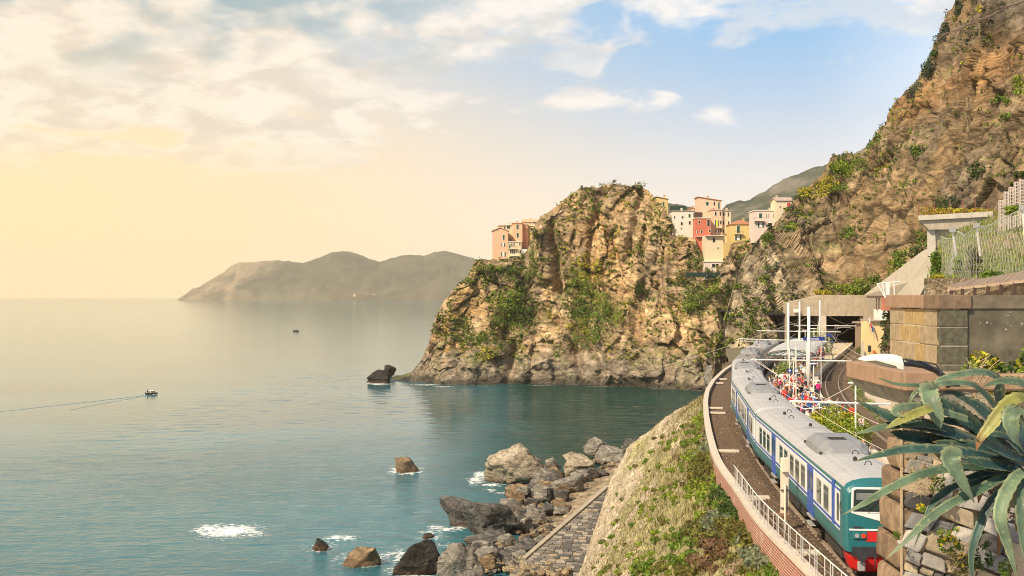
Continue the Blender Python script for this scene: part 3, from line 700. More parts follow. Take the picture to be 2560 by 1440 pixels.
def build_ground():
    rows = []
    for Y in steps(16, 262, 2.0):
        xl = copx(max(min(Y, 165), COP[0, 1]))+.3
        if Y > 165: xl = copx(165)+(Y-165)*.18
        xr = max(tp(Y, off2(Y)+16).x, 28)
        rows.append([(x, Y, -.30) for x in np.linspace(xl, xr, 40)])
    G = np.array(rows); P = G.reshape(-1, 3); P[:, 2] += .05*fbm(P/1.5, 3, 2)
    g = sstep(fbm(P/2.2, 4, 5), -.05, .25)[:, None]
    c = lerp(np.array([.17, .13, .09]), np.array([.10, .14, .035]), g*.7)
    o = mesh_np('ground', P, grid_faces(len(rows), 40), mat('station_soil', rough=1, var=.3, scale=3, attr=True, bump=.05, bscale=6), smooth=True, col=c); tag(o, kind='structure')
    # ballast bed of each track
    for nm, n0, n1, y0, y1 in (('track_bed_seaside', None, 1.62, 18, 222), ('track_bed_hillside', -1.75, 2.1, 40, 250)):
        V = []; ys = steps(y0, y1, .9); nw = 13
        for Y in ys:
            o2 = 0 if n0 is None else off2(Y)
            if n0 is None:
                x, th = trk(Y); a = (copx(min(Y, 166))+.34-x)/math.cos(th); a = max(a, -7.5)
            else: a = n0+o2
            b = n1+o2
            for q in np.linspace(a, b, nw):
                e = abs(q-o2); z = -.17 if e < 1.5 else max(-.17-.08*(e-1.5), -.27)
                V.append(tuple(tp(Y, q, z)))
        P = np.array(V); P[:, 2] += .025*fbm(P/.5, 2, 6)
        o = mesh_np(nm, P, grid_faces(len(ys), nw), ballast_m if n0 is None else rust_m, smooth=True); tag(o, kind='structure')
    # rails and sleepers
    for k, (nm, of, y0, y1, ys0, ys1) in enumerate((('railway_track_seaside', lambda Y: 0.0, 20, 222, 30, 82), ('railway_track_hillside', off2, 52, 250, 58, 176))):
        root = tag(empty(nm, (0, 0, 0)), kind='structure')
        for s in (-1, 1):
            mb = MB(); prev = None
            pr = [(-.075, -.15), (.075, -.15), (.075, -.135), (.014, -.115), (.014, -.04), (.036, -.032), (.036, 0), (-.036, 0), (-.036, -.032), (-.014, -.04), (-.014, -.115), (-.075, -.135)]
            mb.loft([[tuple(tp(Y, of(Y)+s*.7525+a, b)) for a, b in pr] for Y in steps(y0, y1, 3.0)])
            mb.obj('rail', rail_m, root)
        sm = MB().box((0, 0, 0), (2.5, .25, .16), taper=.97).obj('sleeper', sleeper_m, root)
        first = True; Y = ys0
        while Y < ys1:
            p = tp(Y, of(Y), -.20+random.uniform(-.012, .012)); th = trk(Y)[1]
            o = sm if first else sm.copy()
            if not first: COL.objects.link(o)
            first = False; o.location = p; o.rotation_euler = (0, 0, -th+random.uniform(-.015, .015)); Y += .62
    # island platform
    V = MB(); ys = steps(58, 250, 2.5)
    rows = [[tuple(tp(Y, 1.66, -.3)), tuple(tp(Y, 1.66, .55)), tuple(tp(Y, off2(Y)-1.66, .55)), tuple(tp(Y, off2(Y)-1.66, -.3))] for Y in ys]
    V.loft(rows)
    pf = V.obj('platform', mat('platform_paving', (.52, .42, .31), .9, .14, 1.6, .004, 10, streak=.15, dark=(.36, .29, .21))); tag(pf, kind='structure')
    em = mat('platform_edge_stone', (.60, .53, .43), .85, .12, 2); ym = mat('yellow_line', (.62, .42, .10), .8, .2, 4)
    for s, nm in ((0, 'edge'), (1, 'edge')):
        mb = MB(); my = MB()
        def q(Y, a): return (1.62+a) if s == 0 else (off2(Y)-1.62-a)
        mb.loft([[tuple(tp(Y, q(Y, 0), .40)), tuple(tp(Y, q(Y, 0), .575)), tuple(tp(Y, q(Y, .38), .575)), tuple(tp(Y, q(Y, .38), .556))] for Y in ys])
        my.loft([[tuple(tp(Y, q(Y, .62), .551)), tuple(tp(Y, q(Y, .62), .555)), tuple(tp(Y, q(Y, .84), .555)), tuple(tp(Y, q(Y, .84), .551))] for Y in ys])
        mb.obj('platform_edge', em, pf); my.obj('safety_line', ym, pf)
    # footpath beyond the inner track
    mb = MB(); rows = []
    for Y in steps(60, 150, 2.5):
        a = off2(Y)+3.4+.25*math.sin(Y*.35); b = a+1.5+.2*math.sin(Y*.22+1)
        rows.append([tuple(tp(Y, a, -.3)), tuple(tp(Y, a, -.12)), tuple(tp(Y, b, -.12)), tuple(tp(Y, b, -.3))])
    mb.loft(rows); tag(mb.obj('footpath', mat('path_paving', (.52, .43, .32), .9, .2, 1.5, .01)), kind='structure')
build_ground()

# ------------------------------------------------------------------ sea wall: brick face, stone coping, railing
def brick_mat():
    m = bpy.data.materials.new('sea_wall_brick'); m.use_nodes = True; nt = m.node_tree; N = nt.nodes; L = nt.links
    b = N['Principled BSDF']; b.inputs['Roughness'].default_value = .9
    uv = N.new('ShaderNodeAttribute'); uv.attribute_name = 'wuv'
    br = N.new('ShaderNodeTexBrick'); br.inputs['Scale'].default_value = 1.0; br.inputs['Brick Width'].default_value = .34; br.inputs['Row Height'].default_value = .12
    br.inputs['Mortar Size'].default_value = .018; br.inputs['Color1'].default_value = (.33, .085, .045, 1); br.inputs['Color2'].default_value = (.22, .06, .035, 1); br.inputs['Mortar'].default_value = (.50, .40, .32, 1)
    L.new(uv.outputs['Vector'], br.inputs['Vector'])
    nz = N.new('ShaderNodeTexNoise'); nz.inputs['Scale'].default_value = 1.1; nz.inputs['Detail'].default_value = 8; nz.inputs['Roughness'].default_value = .7
    L.new(uv.outputs['Vector'], nz.inputs['Vector'])
    mr = N.new('ShaderNodeMapRange'); mr.inputs[1].default_value = .56; mr.inputs[2].default_value = .68; mr.inputs[3].default_value = 0; mr.inputs[4].default_value = .8; L.new(nz.outputs['Fac'], mr.inputs[0])
    mx = N.new('ShaderNodeMix'); mx.data_type = 'RGBA'; L.new(mr.outputs[0], mx.inputs[0]); L.new(br.outputs['Color'], mx.inputs[6]); mx.inputs[7].default_value = (.55, .43, .35, 1)
    L.new(mx.outputs[2], b.inputs['Base Color'])
    bp = N.new('ShaderNodeBump'); bp.inputs['Distance'].default_value = .015; bp.invert = True; L.new(br.outputs['Fac'], bp.inputs['Height']); L.new(bp.outputs[0], b.inputs['Normal'])
    return m
def build_seawall():
    root = empty('sea_wall', (COP[40, 0], COP[40, 1], 0), 0, 'curving red brick sea wall with pale stone coping beside the train', 'wall'); o0 = root.location
    n = len(COP); s = np.r_[0, np.cumsum(np.linalg.norm(np.diff(COP, axis=0), axis=1))]
    V = []; uv = []
    zs = (CZ-.14, -.5, -1.1, -1.9, -3.2)
    for i in range(n):
        for k, z in enumerate(zs):
            p = COP[i]+cnrm[i]*(.07-.05*k*.6); V.append((p[0]-o0.x, p[1]-o0.y, z)); uv.append((s[i], z, 0))
    o = mesh_np('brick_face', V, grid_faces(n, len(zs)), brick_mat(), root)
    a = o.data.attributes.new('wuv', 'FLOAT_VECTOR', 'POINT'); a.data.foreach_set('vector', np.array(uv, dtype=np.float32).ravel())
    # coping stones one by one
    def ci(t): return Vector((float(np.interp(t, s, COP[:, 0])), float(np.interp(t, s, COP[:, 1])), 0)), Vector((float(np.interp(t, s, cnrm[:, 0])), float(np.interp(t, s, cnrm[:, 1])), 0))
    t = 0.0
    while t < s[-1]-.5:
        ln = min(1.15+random.uniform(-.08, .08), s[-1]-t); rows = []
        for q in (t+.008, t+ln/2, t+ln-.008):
            p, nr = ci(q); p = p-o0; dz = random.uniform(-.003, .003)
            rows.append([tuple(p-nr*.05+Vector((0, 0, CZ-.15))), tuple(p-nr*.05+Vector((0, 0, CZ+dz))), tuple(p+nr*.42+Vector((0, 0, CZ+dz))), tuple(p+nr*.42+Vector((0, 0, CZ-.5)))])
        MB().loft(rows).obj('coping_stone', coping_m, root); t += ln
    # handrail along the nearer part
    rr = empty('handrail', (COP[20, 0], COP[20, 1], CZ), 0, 'white metal handrail standing on the sea wall coping', 'railing'); r0 = rr.location
    tt = [float(np.interp(y, COP[:, 1], s)) for y in (30, 61.5)]
    top = []; k = 0; t = tt[0]
    while t < tt[1]:
        p, nr = ci(t); b = p+nr*.2-r0; b.z = CZ-r0.z
        post = MB(); post.tube([b, b+Vector((0, 0, .95))], .022, 6); post.box(b+Vector((0, 0, .01)), (.12, .12, .02)); post.obj('post', steel_m, rr)
        if k % 2: 
            q2, n2 = ci(t+.3); b2 = q2+n2*.2-r0; b2.z = CZ-r0.z
            MB().tube([b2, b2+Vector((0, 0, .95))], .022, 6).obj('post', steel_m, rr)
        k += 1; t += 1.05
    for h, rd in ((.95, .024), (.52, .011)):
        pts = []
        for q in np.linspace(tt[0]-.3, tt[1]+.1, 60):
            p, nr = ci(q); b = p+nr*.2-r0; b.z = CZ-r0.z+h; pts.append(b)
        MB().tube(pts, rd, 6).obj('rail', white_m if h > .9 else steel_m, rr, smooth=True)
    # pale slabs lying across the ballast against the coping
    for i, (px, py, w, l) in enumerate(((1800, 947, 28, 1.7), (1793, 957, 1, 1.4), (1786, 1019, 1, 1.5), (1790, 1031, 1, 1.6), (1815, 1126, 1, 1.7), (1890, 1242, 1, 1.3), (2000, 1379, 1, 1.5))):
        p = gp(px, py, -.1); th = trk(p.y)[1]
        mb = MB(); mb.box((0, 0, 0), (l, .55, .16))
        o = mb.obj('concrete_slab', concrete2_m, bevel=.015); o.location = (p.x+.05, p.y, -.14); o.rotation_euler = (0, 0, -th+random.uniform(-.06, .06))
        wh = ['far end of the ballast by the wall', 'ballast just this side of the farthest slab', 'ballast level with the second coach, the farther of two', 'ballast level with the second coach, the nearer of two', 'ballast level with the joint of the first two coaches', 'ballast beside the white post, by the railing', 'ballast below the cab, seen through the railing'][i]
        tag(o, 'pale concrete slab on the '+wh, 'slab', 'cable slabs along the sea wall')
    # drain kerb across the ballast
    a = gp(1911, 1286, -.12); b = gp(1975, 1286, -.12)
    tag(MB().beam(a, b, .12, .12).obj('drain_kerb', mat('rusty_kerb', (.30, .19, .12), .9)), 'thin rusty kerb crossing the ballast below the white post', 'kerb')
build_seawall()
def ballast_stones():
    r = np.random.default_rng(6); V = []; Fq = []; C = []
    base = np.array([[1, 0, -.4], [-.5, .9, -.4], [-.5, -.9, -.4], [.3, .5, .6], [-.6, 0, .5], [.3, -.5, .6]]); fc = [(0, 1, 3), (1, 4, 3), (1, 2, 4), (2, 5, 4), (2, 0, 5), (0, 3, 5), (3, 4, 5)]
    for _ in range(9000):
        Y = 33+72*r.random()**1.5; x, th = trk(Y); a = (copx(min(Y, 166))+.45-x)/math.cos(th); n = a+(1.5-a)*r.random()
        if abs(abs(n)-.75) < .1: continue
        p = np.array(tp(Y, n, -.155 if abs(n) < 1.5 else -.155-.08*(abs(n)-1.5))); s = r.uniform(.025, .065); an = r.uniform(0, 6.28); ca, sa = math.cos(an), math.sin(an); B = base*s*r.uniform(.7, 1.3, (6, 3)); B = np.stack([B[:, 0]*ca-B[:, 1]*sa, B[:, 0]*sa+B[:, 1]*ca, B[:, 2]], 1)
        Fq += [(len(V)+i, len(V)+j, len(V)+k) for i, j, k in fc]; V += list(B+p); c = np.array([(.10, .065, .04), (.17, .115, .07), (.25, .19, .13), (.06, .045, .035)][r.choice(4, p=[.4, .35, .1, .15])]); C += [c*r.uniform(.8, 1.2)]*6
    tag(mesh_np('ballast_stones', np.array(V), np.array(Fq), mat('ballast_stone', rough=.95, var=.2, scale=8, attr=True), col=np.array(C)), 'loose brown ballast stones beside the train', 'gravel', kind='stuff')
ballast_stones()

# ------------------------------------------------------------------ embankment below the wall
EMB = {}
def build_embankment():
    up = [(COP[i, 0]+cnrm[i, 0]*.1, COP[i, 1]+cnrm[i, 1]*.1, -1.25 if COP[i, 1] < 70 else -.8) for i in np.linspace(0, int(np.searchsorted(COP[:, 1], 128)), 12).astype(int)]
    U = resample(up, 150)
    low = [(-16, 44, SEA-1), (-9, 74, SEA-1), (-1.5, 98, SEA-1), tuple(at(1400, 1500, 118)), tuple(at(1447, 1440, 125)), tuple(at(1470, 1368, 130)), tuple(at(1497, 1290, 136)), tuple(at(1521, 1216, 142)), tuple(at(1562, 1136, 144)), tuple(at(1622, 1086, 143)), tuple(at(1700, 1032, 139)), tuple(at(1748, 992, 134)), tuple(U[-1])]
    Lw = resample(low, 150)
    nv = 90; t = np.linspace(0, 1, nv)
    sag = (t*(1-t))[None, :, None]
    G = U[:, None]*(1-t[None, :, None])+Lw[:, None]*t[None, :, None]
    drop = np.linalg.norm(U-Lw, axis=1)[:, None, None]
    G[:, :, 2] += (sag*drop)[:, :, 0]*.08
    G[:, :, 0] -= (sag*drop)[:, :, 0]*.0
    nrm = grid_normals(G); nrm = np.where(nrm[:, :, 2:3] < 0, -nrm, nrm)
    P = G.reshape(-1, 3); N_ = nrm.reshape(-1, 3)
    # weathered stone pitching: small stones proud of each other, washed-out hollows
    idh, f1, f2 = cells(P/np.array([.55, .55, .38]), 6)
    d = .6*fbm(P/7., 3, 41)+.26*(idh-.5)+.20*fbm(P/1.2, 3, 42)+.3*(ridged(P/np.array([3., 3., 1.6]), 3, 47)-.5)
    e = np.minimum(np.repeat(np.clip(np.minimum(t, 1-t)/.06, 0, 1)[None], 150, 0).ravel(), 1)
    P += N_*(d*e)[:, None]
    c = lerp(np.array([.58, .48, .34]), np.array([.38, .30, .20]), np.clip(idh[:, None]*.9, 0, 1)); c = c*(1+.14*fbm(P/4., 3, 43))[:, None]
    gt = np.repeat((1-t)[None], 150, 0).ravel()
    gr = sstep(fbm(P/3.5, 4, 44)+gt*1.15-.42, .0, .35); c = lerp(c, np.array([.27, .255, .085])*(1+.35*fbm(P/1.5, 2, 45))[:, None], (gr*.72)[:, None])
    G = P.reshape(150, nv, 3)
    back = G[:, -1:].copy(); back[:, :, 0] += 5; back[:, :, 1] += 12; back[:, :, 2] -= 7; b2 = G[:, -1:].copy(); b2[:, :, 0] += 16; b2[:, :, 1] += 34; b2[:, :, 2] = SEA-2
    b2[:60] = back[:60] = G[:60, -1:]; 
    G2 = np.concatenate([G, back, b2], 1); c2 = np.concatenate([c.reshape(150, nv, 3)]+[c.reshape(150, nv, 3)[:, -1:]]*2, 1)
    o = mesh_np('embankment', G2.reshape(-1, 3), grid_faces(150, nv+2), rock_mat('stone_pitching', .16, 2.2), col=c2.reshape(-1, 3)); tag(o, kind='structure')
    EMB.update(G=G, n=nrm)
    # far flank of the embankment beyond the ridge, up to the cliff
    U2 = resample([(COP[i, 0]+cnrm[i, 0]*.1, COP[i, 1], -1.0) for i in np.linspace(int(np.searchsorted(COP[:, 1], 126)), len(COP)-1, 8).astype(int)]+[(38, 196, -1)], 40)
    L2 = resample([tuple(at(1748, 992, 134)), (26, 158, -12), (33, 186, SEA-2), (40, 206, SEA-2)], 40)
    tt = np.linspace(0, 1, 20); G3 = U2[:, None]*(1-tt[None, :, None])+L2[:, None]*tt[None, :, None]
    P = G3.reshape(-1, 3); P[:, 2] += .4*fbm(P/3., 3, 4)
    c = lerp(np.array([.34, .28, .17]), np.array([.20, .20, .07]), sstep(fbm(P/4., 3, 8), -.2, .2)[:, None])
    tag(mesh_np('embankment_flank', P, grid_faces(40, 20), cliff_m, col=c), kind='structure')
build_embankment()

# ------------------------------------------------------------------ block apron at the foot of the embankment
def build_apron():
    A = at(1521, 1216, 141.7); B = gp(1319, 1392, SEA+2.3); E = at(1449, 1440, 125.0); Cc = B+(E-B)*.0
    low = at(1420, 1500, 114); 
    root = empty('block_apron', (B.x, B.y, SEA), 0, 'sloping grey apron of squared stone blocks below the embankment', 'revetment'); o0 = root.location
    # plane basis: w = level direction along courses, h = up the slope
    n = (E-A).cross(B-A).normalized()
    if n.z < 0: n = -n
    w = n.cross(Vector((0, 0, 1))).normalized()
    if w.x < 0: w = -w
    h = w.cross(n).normalized()
    if h.z < 0: h = -h
    def uv(p): q = p-B; return q.dot(w), q.dot(h)
    pa, pb, pe = uv(A), (0.0, 0.0), uv(E)
    pb2 = (pb[0]-(pa[0]-pb[0])*.03, pb[1]-(pa[1]-pb[1])*.03)     # carry both edges on below the cobbles
    pe2 = (pe[0]-(pa[0]-pe[0])*.35, pe[1]-(pa[1]-pe[1])*.35)
    # backing slab
    P3 = lambda u, v, d: B+w*u+h*v+n*d-o0
    MB().prism([P3(*pa, -.12), P3(*pb2, -.12), P3(*pe2, -.12)], tuple(-n*1.2)).obj('mortar_bed', mat('apron_mortar', (.24, .205, .155), .95, .3, 2), root)
    tones = [mat('apron_block_dark', (.085, .08, .072), .85, .3, 2, .02), mat('apron_block_grey', (.155, .14, .12), .85, .28, 2, .02), mat('apron_block_pale', (.26, .23, .185), .85, .25, 2, .02), mat('apron_block_tan', (.27, .215, .15), .85, .25, 2, .02)]
    v0 = min(pb2[1], pe2[1]); v1 = pa[1]; v = v0; cnt = 0; extra = MB()
    blocks = []
    v0 = v = min(pb2[1], pe2[1])
    while v < v1-.1:
        ch = random.uniform(.40, .52)
        def lim(vv):
            t = (vv-pb2[1])/(pa[1]-pb2[1]); l = pb2[0]+(pa[0]-pb2[0])*t
            t2 = (vv-pe2[1])/(pa[1]-pe2[1]); r = pe2[0]+(pa[0]-pe2[0])*t2
            return l, r
        l, r = lim(v+ch/2); u = l+.28
        while u < r-.1:
            bw = min(random.uniform(.55, 1.25), r-u)
            if r-u-bw < .2: bw = r-u
            blocks.append((u, v, bw, ch)); u += bw
        v += ch
    blocks.sort(key=lambda b: -abs(b[2]*b[3])*(1 if b[1] > -1.5 else .1))
    for i, (u, v, bw, ch) in enumerate(blocks):
        g = .022; j = lambda: random.uniform(-.05, .05); d0 = random.uniform(-.08, .07)
        q = [(u+g+j(), v+g+j()), (u+bw-g+j(), v+g+j()), (u+bw-g+j(), v+ch-g+j()), (u+g+j(), v+ch-g+j())]
        cx, cv = u+bw/2, v+ch/2
        top = [P3(a+(cx-a)*.09, b+(cv-b)*.12, d0+random.uniform(0, .02)) for a, b in q]; bot = [P3(a, b, -.11) for a, b in q]
        fs = [(0, 1, 2, 3), (0, 4, 5, 1), (1, 5, 6, 2), (2, 6, 7, 3), (3, 7, 4, 0)]; vs = top+bot
        mk = random.choices(range(4), (4, 4, 3, 1))[0]
        if i < 295: MB().add(vs, fs).obj('stone_block', tones[mk], root)
        else: extra.add(vs, fs, mk)
    if extra.f: tag(extra.obj('small_blocks', tones, root), kind='stuff')
    # smooth kerb along the seaward edge
    e0 = P3(pb2[0], pb2[1], 0); e1 = P3(pa[0], pa[1], 0); sd_ = (e1-e0).normalized().cross(n)
    MB().beam(e0-w*.15+n*.02, e1-w*.1+n*.02, .5, .3, up=tuple(n)).obj('kerb', mat('apron_kerb', (.30, .26, .20), .9, .2, 1.2, .01), root)
build_apron()
# ================================================================== TRAIN
T_roof = mat('coach_roof_grey', (.39, .385, .385), .55, .10, 1.2, streak=.25, dark=(.30, .28, .26))
T_roof2 = mat('coach_roof_sooty', (.25, .225, .20), .7, .2, 1.2, streak=.3)
T_white = mat('coach_white', (.72, .70, .67), .35, .07, 1.0, spec=.5, streak=.28, dark=(.5, .45, .38))
T_teal = mat('coach_teal', (.012, .125, .140), .35, .12, 1.0, spec=.5, streak=.35, dark=(.05, .07, .06))
T_blue = mat('coach_blue', (.015, .065, .36), .35, .08, 1.0, spec=.5)
T_red = mat('coach_red', (.52, .015, .012), .38, .08, 1.0, spec=.5)
T_glass = glass('coach_glass', (.012, .03, .028))
T_under = mat('underframe', (.035, .028, .024), .8, .4, 3)
T_frame = mat('window_rubber', (.30, .29, .27), .5)
def coach_section():
    # (x, z, material of the face that starts here) going up the left side and over the roof
    L = [(-1.36, 1.10, 'teal'), (-1.41, 1.30, 'teal'), (-1.425, 1.72, 'white'), (-1.425, 1.78, 'blue'), (-1.425, 1.90, 'white'), (-1.42, 3.18, 'blue'), (-1.41, 3.27, 'white'), (-1.405, 3.33, 'teal'), (-1.385, 3.46, 'roof'), (-1.30, 3.60, 'roof'), (-1.08, 3.73, 'roof'), (-.75, 3.81, 'roof'), (-.38, 3.85, 'roof')]
    Rr = [(-x, z) for x, z, _ in reversed(L)]
    mats = [m for _, _, m in L]+['roof']
    mm = [L[i][2] for i in range(len(L))]
    right = list(reversed([L[i][2] for i in range(len(L)-1)]))
    pts = [(x, z) for x, z, _ in L]+Rr
    fm = mm[:-1]+['roof']+right+['under']
    return pts, fm
HALF = 12.75
def make_coach(name, label, cab=False, sooty=False):
    root = empty(name, (0, 0, 0), 0, label, 'train coach', 'coaches of the train')
    pts, fm = coach_section(); ids = {'teal': 0, 'white': 1, 'blue': 2, 'roof': 3, 'under': 4}
    mats = [T_teal, T_white, T_blue, T_roof2 if sooty else T_roof, T_under]
    mb = MB(); n = len(pts)
    def sec(y, sx=1.0, top=0.0, sz=1.0): return [(x*sx, y, 1.1+(z-1.1)*sz-top*max(0, (z-3.3))) for x, z in pts]
    e = -HALF; ys = []
    if cab: ys = [(-HALF+.75, 1, 0, 1), (-HALF+.30, 1, .06, 1), (-HALF+.10, .965, .25, .985), (-HALF, .90, .5, .955)]
    else: ys = [(-HALF+.25, 1, 0, 1), (-HALF+.06, .985, .08, .995), (-HALF, .955, .2, .985)]
    ys = ys[::-1]+[(-4, 1, 0, 1), (4, 1, 0, 1), (HALF-.25, 1, 0, 1), (HALF-.06, .985, .08, .995), (HALF, .955, .2, .985)]
    rows = [sec(*q) for q in ys]
    for i in range(len(rows)-1):
        for k in range(n):
            k2 = (k+1) % n; f = fm[k]; m_ = ids[f]
            if cab and i < 3 and f != 'under': m_ = 0 if not (f == 'roof' and i >= 2) else 3
            mb.add([rows[i][k], rows[i][k2], rows[i+1][k2], rows[i+1][k]], [(0, 1, 2, 3)], m_)
    mb.add(rows[0], [tuple(range(n))], 0 if cab else 4); mb.add(rows[-1], [tuple(range(n))], 4)
    me_body = mb.obj('body', mats, root, smooth=False)
    bm = bmesh.new(); bm.from_mesh(me_body.data); bmesh.ops.remove_doubles(bm, verts=bm.verts, dist=.0005); bmesh.ops.recalc_face_normals(bm, faces=bm.faces); bm.to_mesh(me_body.data); bm.free()
    # roof seams
    for x in (-.95, -.62, .62, .95):
        z = float(np.interp(abs(x), [0, .38, .75, 1.08, 1.3], [3.85, 3.85, 3.81, 3.73, 3.60]))
        MB().box((x, .1, z+.006), (.03, 2*HALF-1.6, .022)).obj('roof_seam', mats[3], root)
    for k in range(8):
        y = -HALF+1.6+k*3.2; rb = MB(); rb.tube([(x, y, z+.004) for x, z in ((-1.25, 3.63), (-1.08, 3.73), (-.75, 3.81), (-.38, 3.85), (.38, 3.85), (.75, 3.81), (1.08, 3.73), (1.25, 3.63))], .014, 4); rb.obj('roof_seam', mats[3], root)
    # windows and doors on both sides
    win = [.135, .195, .345, .405, .465, .535, .595, .775, .835, .895] if cab else [.07, .13, .31, .37, .43, .49, .55, .61, .80, .86, .92]
    dr = [.275, .70] if cab else [.215, .71]
    wm = None
    for s in (-1, 1):
        for f in win:
            y = -HALF+f*2*HALF
            if wm is None:
                wm = MB().box((0, 0, 0), (.03, 1.06, 1.02)).obj('window', T_frame, root, bevel=.012)
                wp = MB(); wp.box((-.012, 0, -.13), (.022, .94, .64)); wp.box((-.012, 0, .345), (.022, .94, .21)); wp.obj('pane', T_glass, wm)
                wm.location = (s*1.421, y, 2.47); continue
            c = copy_tree(wm, root); c.location = (s*1.421, y, 2.47); c.rotation_euler = (0, 0, 0 if s < 0 else math.pi)
        for f in dr:
            y = -HALF+f*2*HALF; d = MB()
            d.box((s*1.405, y-.37, 2.16), (.05, .70, 2.06)); d.box((s*1.405, y+.37, 2.16), (.05, .70, 2.06)); d.box((s*1.39, y, 2.16), (.05, .05, 2.0))
            dd = d.obj('door', T_blue, root, bevel=.01)
            pn = MB(); pn.box((s*1.432, y-.37, 2.55), (.012, .42, .8)); pn.box((s*1.432, y+.37, 2.55), (.012, .42, .8)); pn.obj('pane', T_glass, dd)
            st = MB(); st.box((s*1.36, y, 1.02), (.22, 1.3, .12)); st.box((s*1.40, y, .72), (.24, 1.2, .05)); st.obj('step', T_frame, root, bevel=.02)
        if cab:
            MB().box((s*1.425, -HALF+2.05, 2.6), (.016, .55, 1.72)).obj('blue_stripe', T_blue, root)
            MB().box((s*1.425, -HALF+1.15, 2.55), (.03, .34, 1.05)).obj('cab_door_window', T_glass, root, bevel=.014)
            MB().tube([(s*1.39, -HALF+.62, 2.62), (s*1.43, -HALF+.62, 2.62)], .24, 14).obj('oval_window', T_glass, root)
    # underframe gear and bogies
    for y in (-9.2, 9.2):
        bg = MB(); bg.box((0, y, .62), (2.1, 3.0, .34)); bg.box((-1.05, y, .58), (.18, 3.4, .36)); bg.box((1.05, y, .58), (.18, 3.4, .36)); bg.box((0, y, .95), (2.4, 1.0, .3))
        b = bg.obj('bogie', T_under, root, bevel=.03)
        for dy in (-1.28, 1.28):
            for sx in (-.74, .74): MB().tube([(sx-.07, y+dy, .46), (sx+.07, y+dy, .46)], .455, 18).obj('wheel', T_under, b)
    eq = MB(); eq.box((0, 0, .8), (2.5, 6.5, .62)); eq.box((0, -5.0, .85), (2.3, 1.6, .5)); eq.box((0, 5.0, .85), (2.3, 1.6, .5)); eq.box((0, 0, 1.06), (2.66, 2*HALF-1, .14)); eq.obj('equipment_boxes', T_under, root, bevel=.03)
    # air conditioning pod on the roof, vents, lifting eyes
    py = -HALF+(.34 if cab else .47)*2*HALF
    rows = []
    for y, w, z in ((-2.35, .60, 3.84), (-2.15, .85, 4.05), (-1.5, 1.02, 4.30), (1.2, 1.02, 4.30), (2.0, .8, 4.08), (2.35, .55, 3.84)):
        rows.append([(-w-.12, py+y, 3.74), (-w-.06, py+y, (3.74+z)/2), (-w*.72, py+y, z), (w*.72, py+y, z), (w+.06, py+y, (3.74+z)/2), (w+.12, py+y, 3.74)])
    pod = MB().loft(rows).obj('roof_pod', mat('pod_grey', (.22, .225, .235), .5, .1, 1.5, streak=.2), root, bevel=.02)
    MB().box((0, py, 3.79), (2.12, 4.1, .10)).obj('pod_base', T_under, pod)  # dark strip added as the shadow line round the pod's foot
    gr = MB()
    for k in range(6): gr.box((-.15, py-1.25+k*.13, 4.312), (.72, .07, .02))
    gr.obj('grille', T_under, pod)
    for (x, y) in ((.15, -9.6), (.3, -6.6), (-.2, 7.0), (.2, 10.2)):
        MB().tube([(x-.14, y, 3.83), (x-.1, y, 3.97), (x, y, 4.02), (x+.1, y, 3.97), (x+.14, y, 3.83)], .02, 5).obj('lifting_eye', T_under, root)
    for (x, y) in ((-.1, -8.4), (.2, 3.4), (-.25, 9.0)): MB().tube([(x, y, 3.82), (x, y, 3.95), (x, y+.02, 4.0)], [.09, .09, .05], 10).obj('roof_vent', T_under, root)
    if cab:
        fy = -HALF
        # windscreen: white surround, dark glass, sun blind, wiper
        def face(y, poly): return [(x, y, z) for x, z in poly]
        ws = MB().prism(face(fy-.035, [(-1.18, 2.55), (1.18, 2.55), (1.16, 3.44), (1.05, 3.50), (-1.05, 3.50), (-1.16, 3.44)]), (0, .06, 0)).obj('windscreen_frame', T_white, root, bevel=.008)
        MB().prism(face(fy-.052, [(-1.11, 2.61), (1.11, 2.61), (1.09, 3.38), (1.0, 3.43), (-1.0, 3.43), (-1.09, 3.38)]), (0, .03, 0)).obj('rubber_seal', dark_m, ws)
        MB().prism(face(fy-.062, [(-1.06, 2.66), (1.06, 2.66), (1.04, 3.34), (-1.04, 3.34)]), (0, .03, 0)).obj('windscreen', T_glass, ws)
        MB().prism(face(fy-.066, [(-1.0, 3.05), (.1, 3.05), (.1, 3.30), (-1.0, 3.30)]), (0, .012, 0)).obj('sun_blind', mat('blind_cloth', (.16, .17, .17), .9), ws)
        MB().prism(face(fy-.030, [(-1.15, 2.54), (1.15, 2.54), (.12, 2.26), (-.12, 2.26)]), (0, .05, 0)).obj('white_chevron', T_white, root)
        MB().prism(face(fy-.028, [(-1.25, 1.90), (1.25, 1.90), (1.25, 1.96), (-1.25, 1.96)]), (0, .05, 0)).obj('white_line', T_white, root)
        MB().prism(face(fy-.026, [(-.62, 1.50), (.62, 1.50), (.80, 1.72), (.80, 1.86), (-.80, 1.86), (-.80, 1.72)]), (0, .05, 0)).obj('red_panel', T_red, root)
        MB().beam((-.6, fy-.09, 2.62), (-.05, fy-.09, 3.2), .02, .02).obj('wiper', dark_m, root)
        for s in (-1, 1):
            lp = MB().box((s*.86, fy-.03, 1.72), (.52, .07, .30)).obj('lamp_housing', T_teal, root, bevel=.05)
            for x, nm, cm in ((s*.74, 'tail_lamp', mat('red_lens', (.75, .05, .02), .2)), (s*.98, 'head_lamp', mat('clear_lens', (.28, .30, .30), .15))):
                MB().tube([(x, fy-.05, 1.72), (x, fy-.10, 1.72)], .085, 14).obj(nm, cm, lp)
            bf = MB(); bf.tube([(s*.88, fy+.1, 1.06), (s*.88, fy-.42, 1.06)], [.13, .10], 12); bf.tube([(s*.88, fy-.42, 1.06), (s*.88, fy-.47, 1.06)], .20, 14); bf.obj('buffer', dark_m, root)
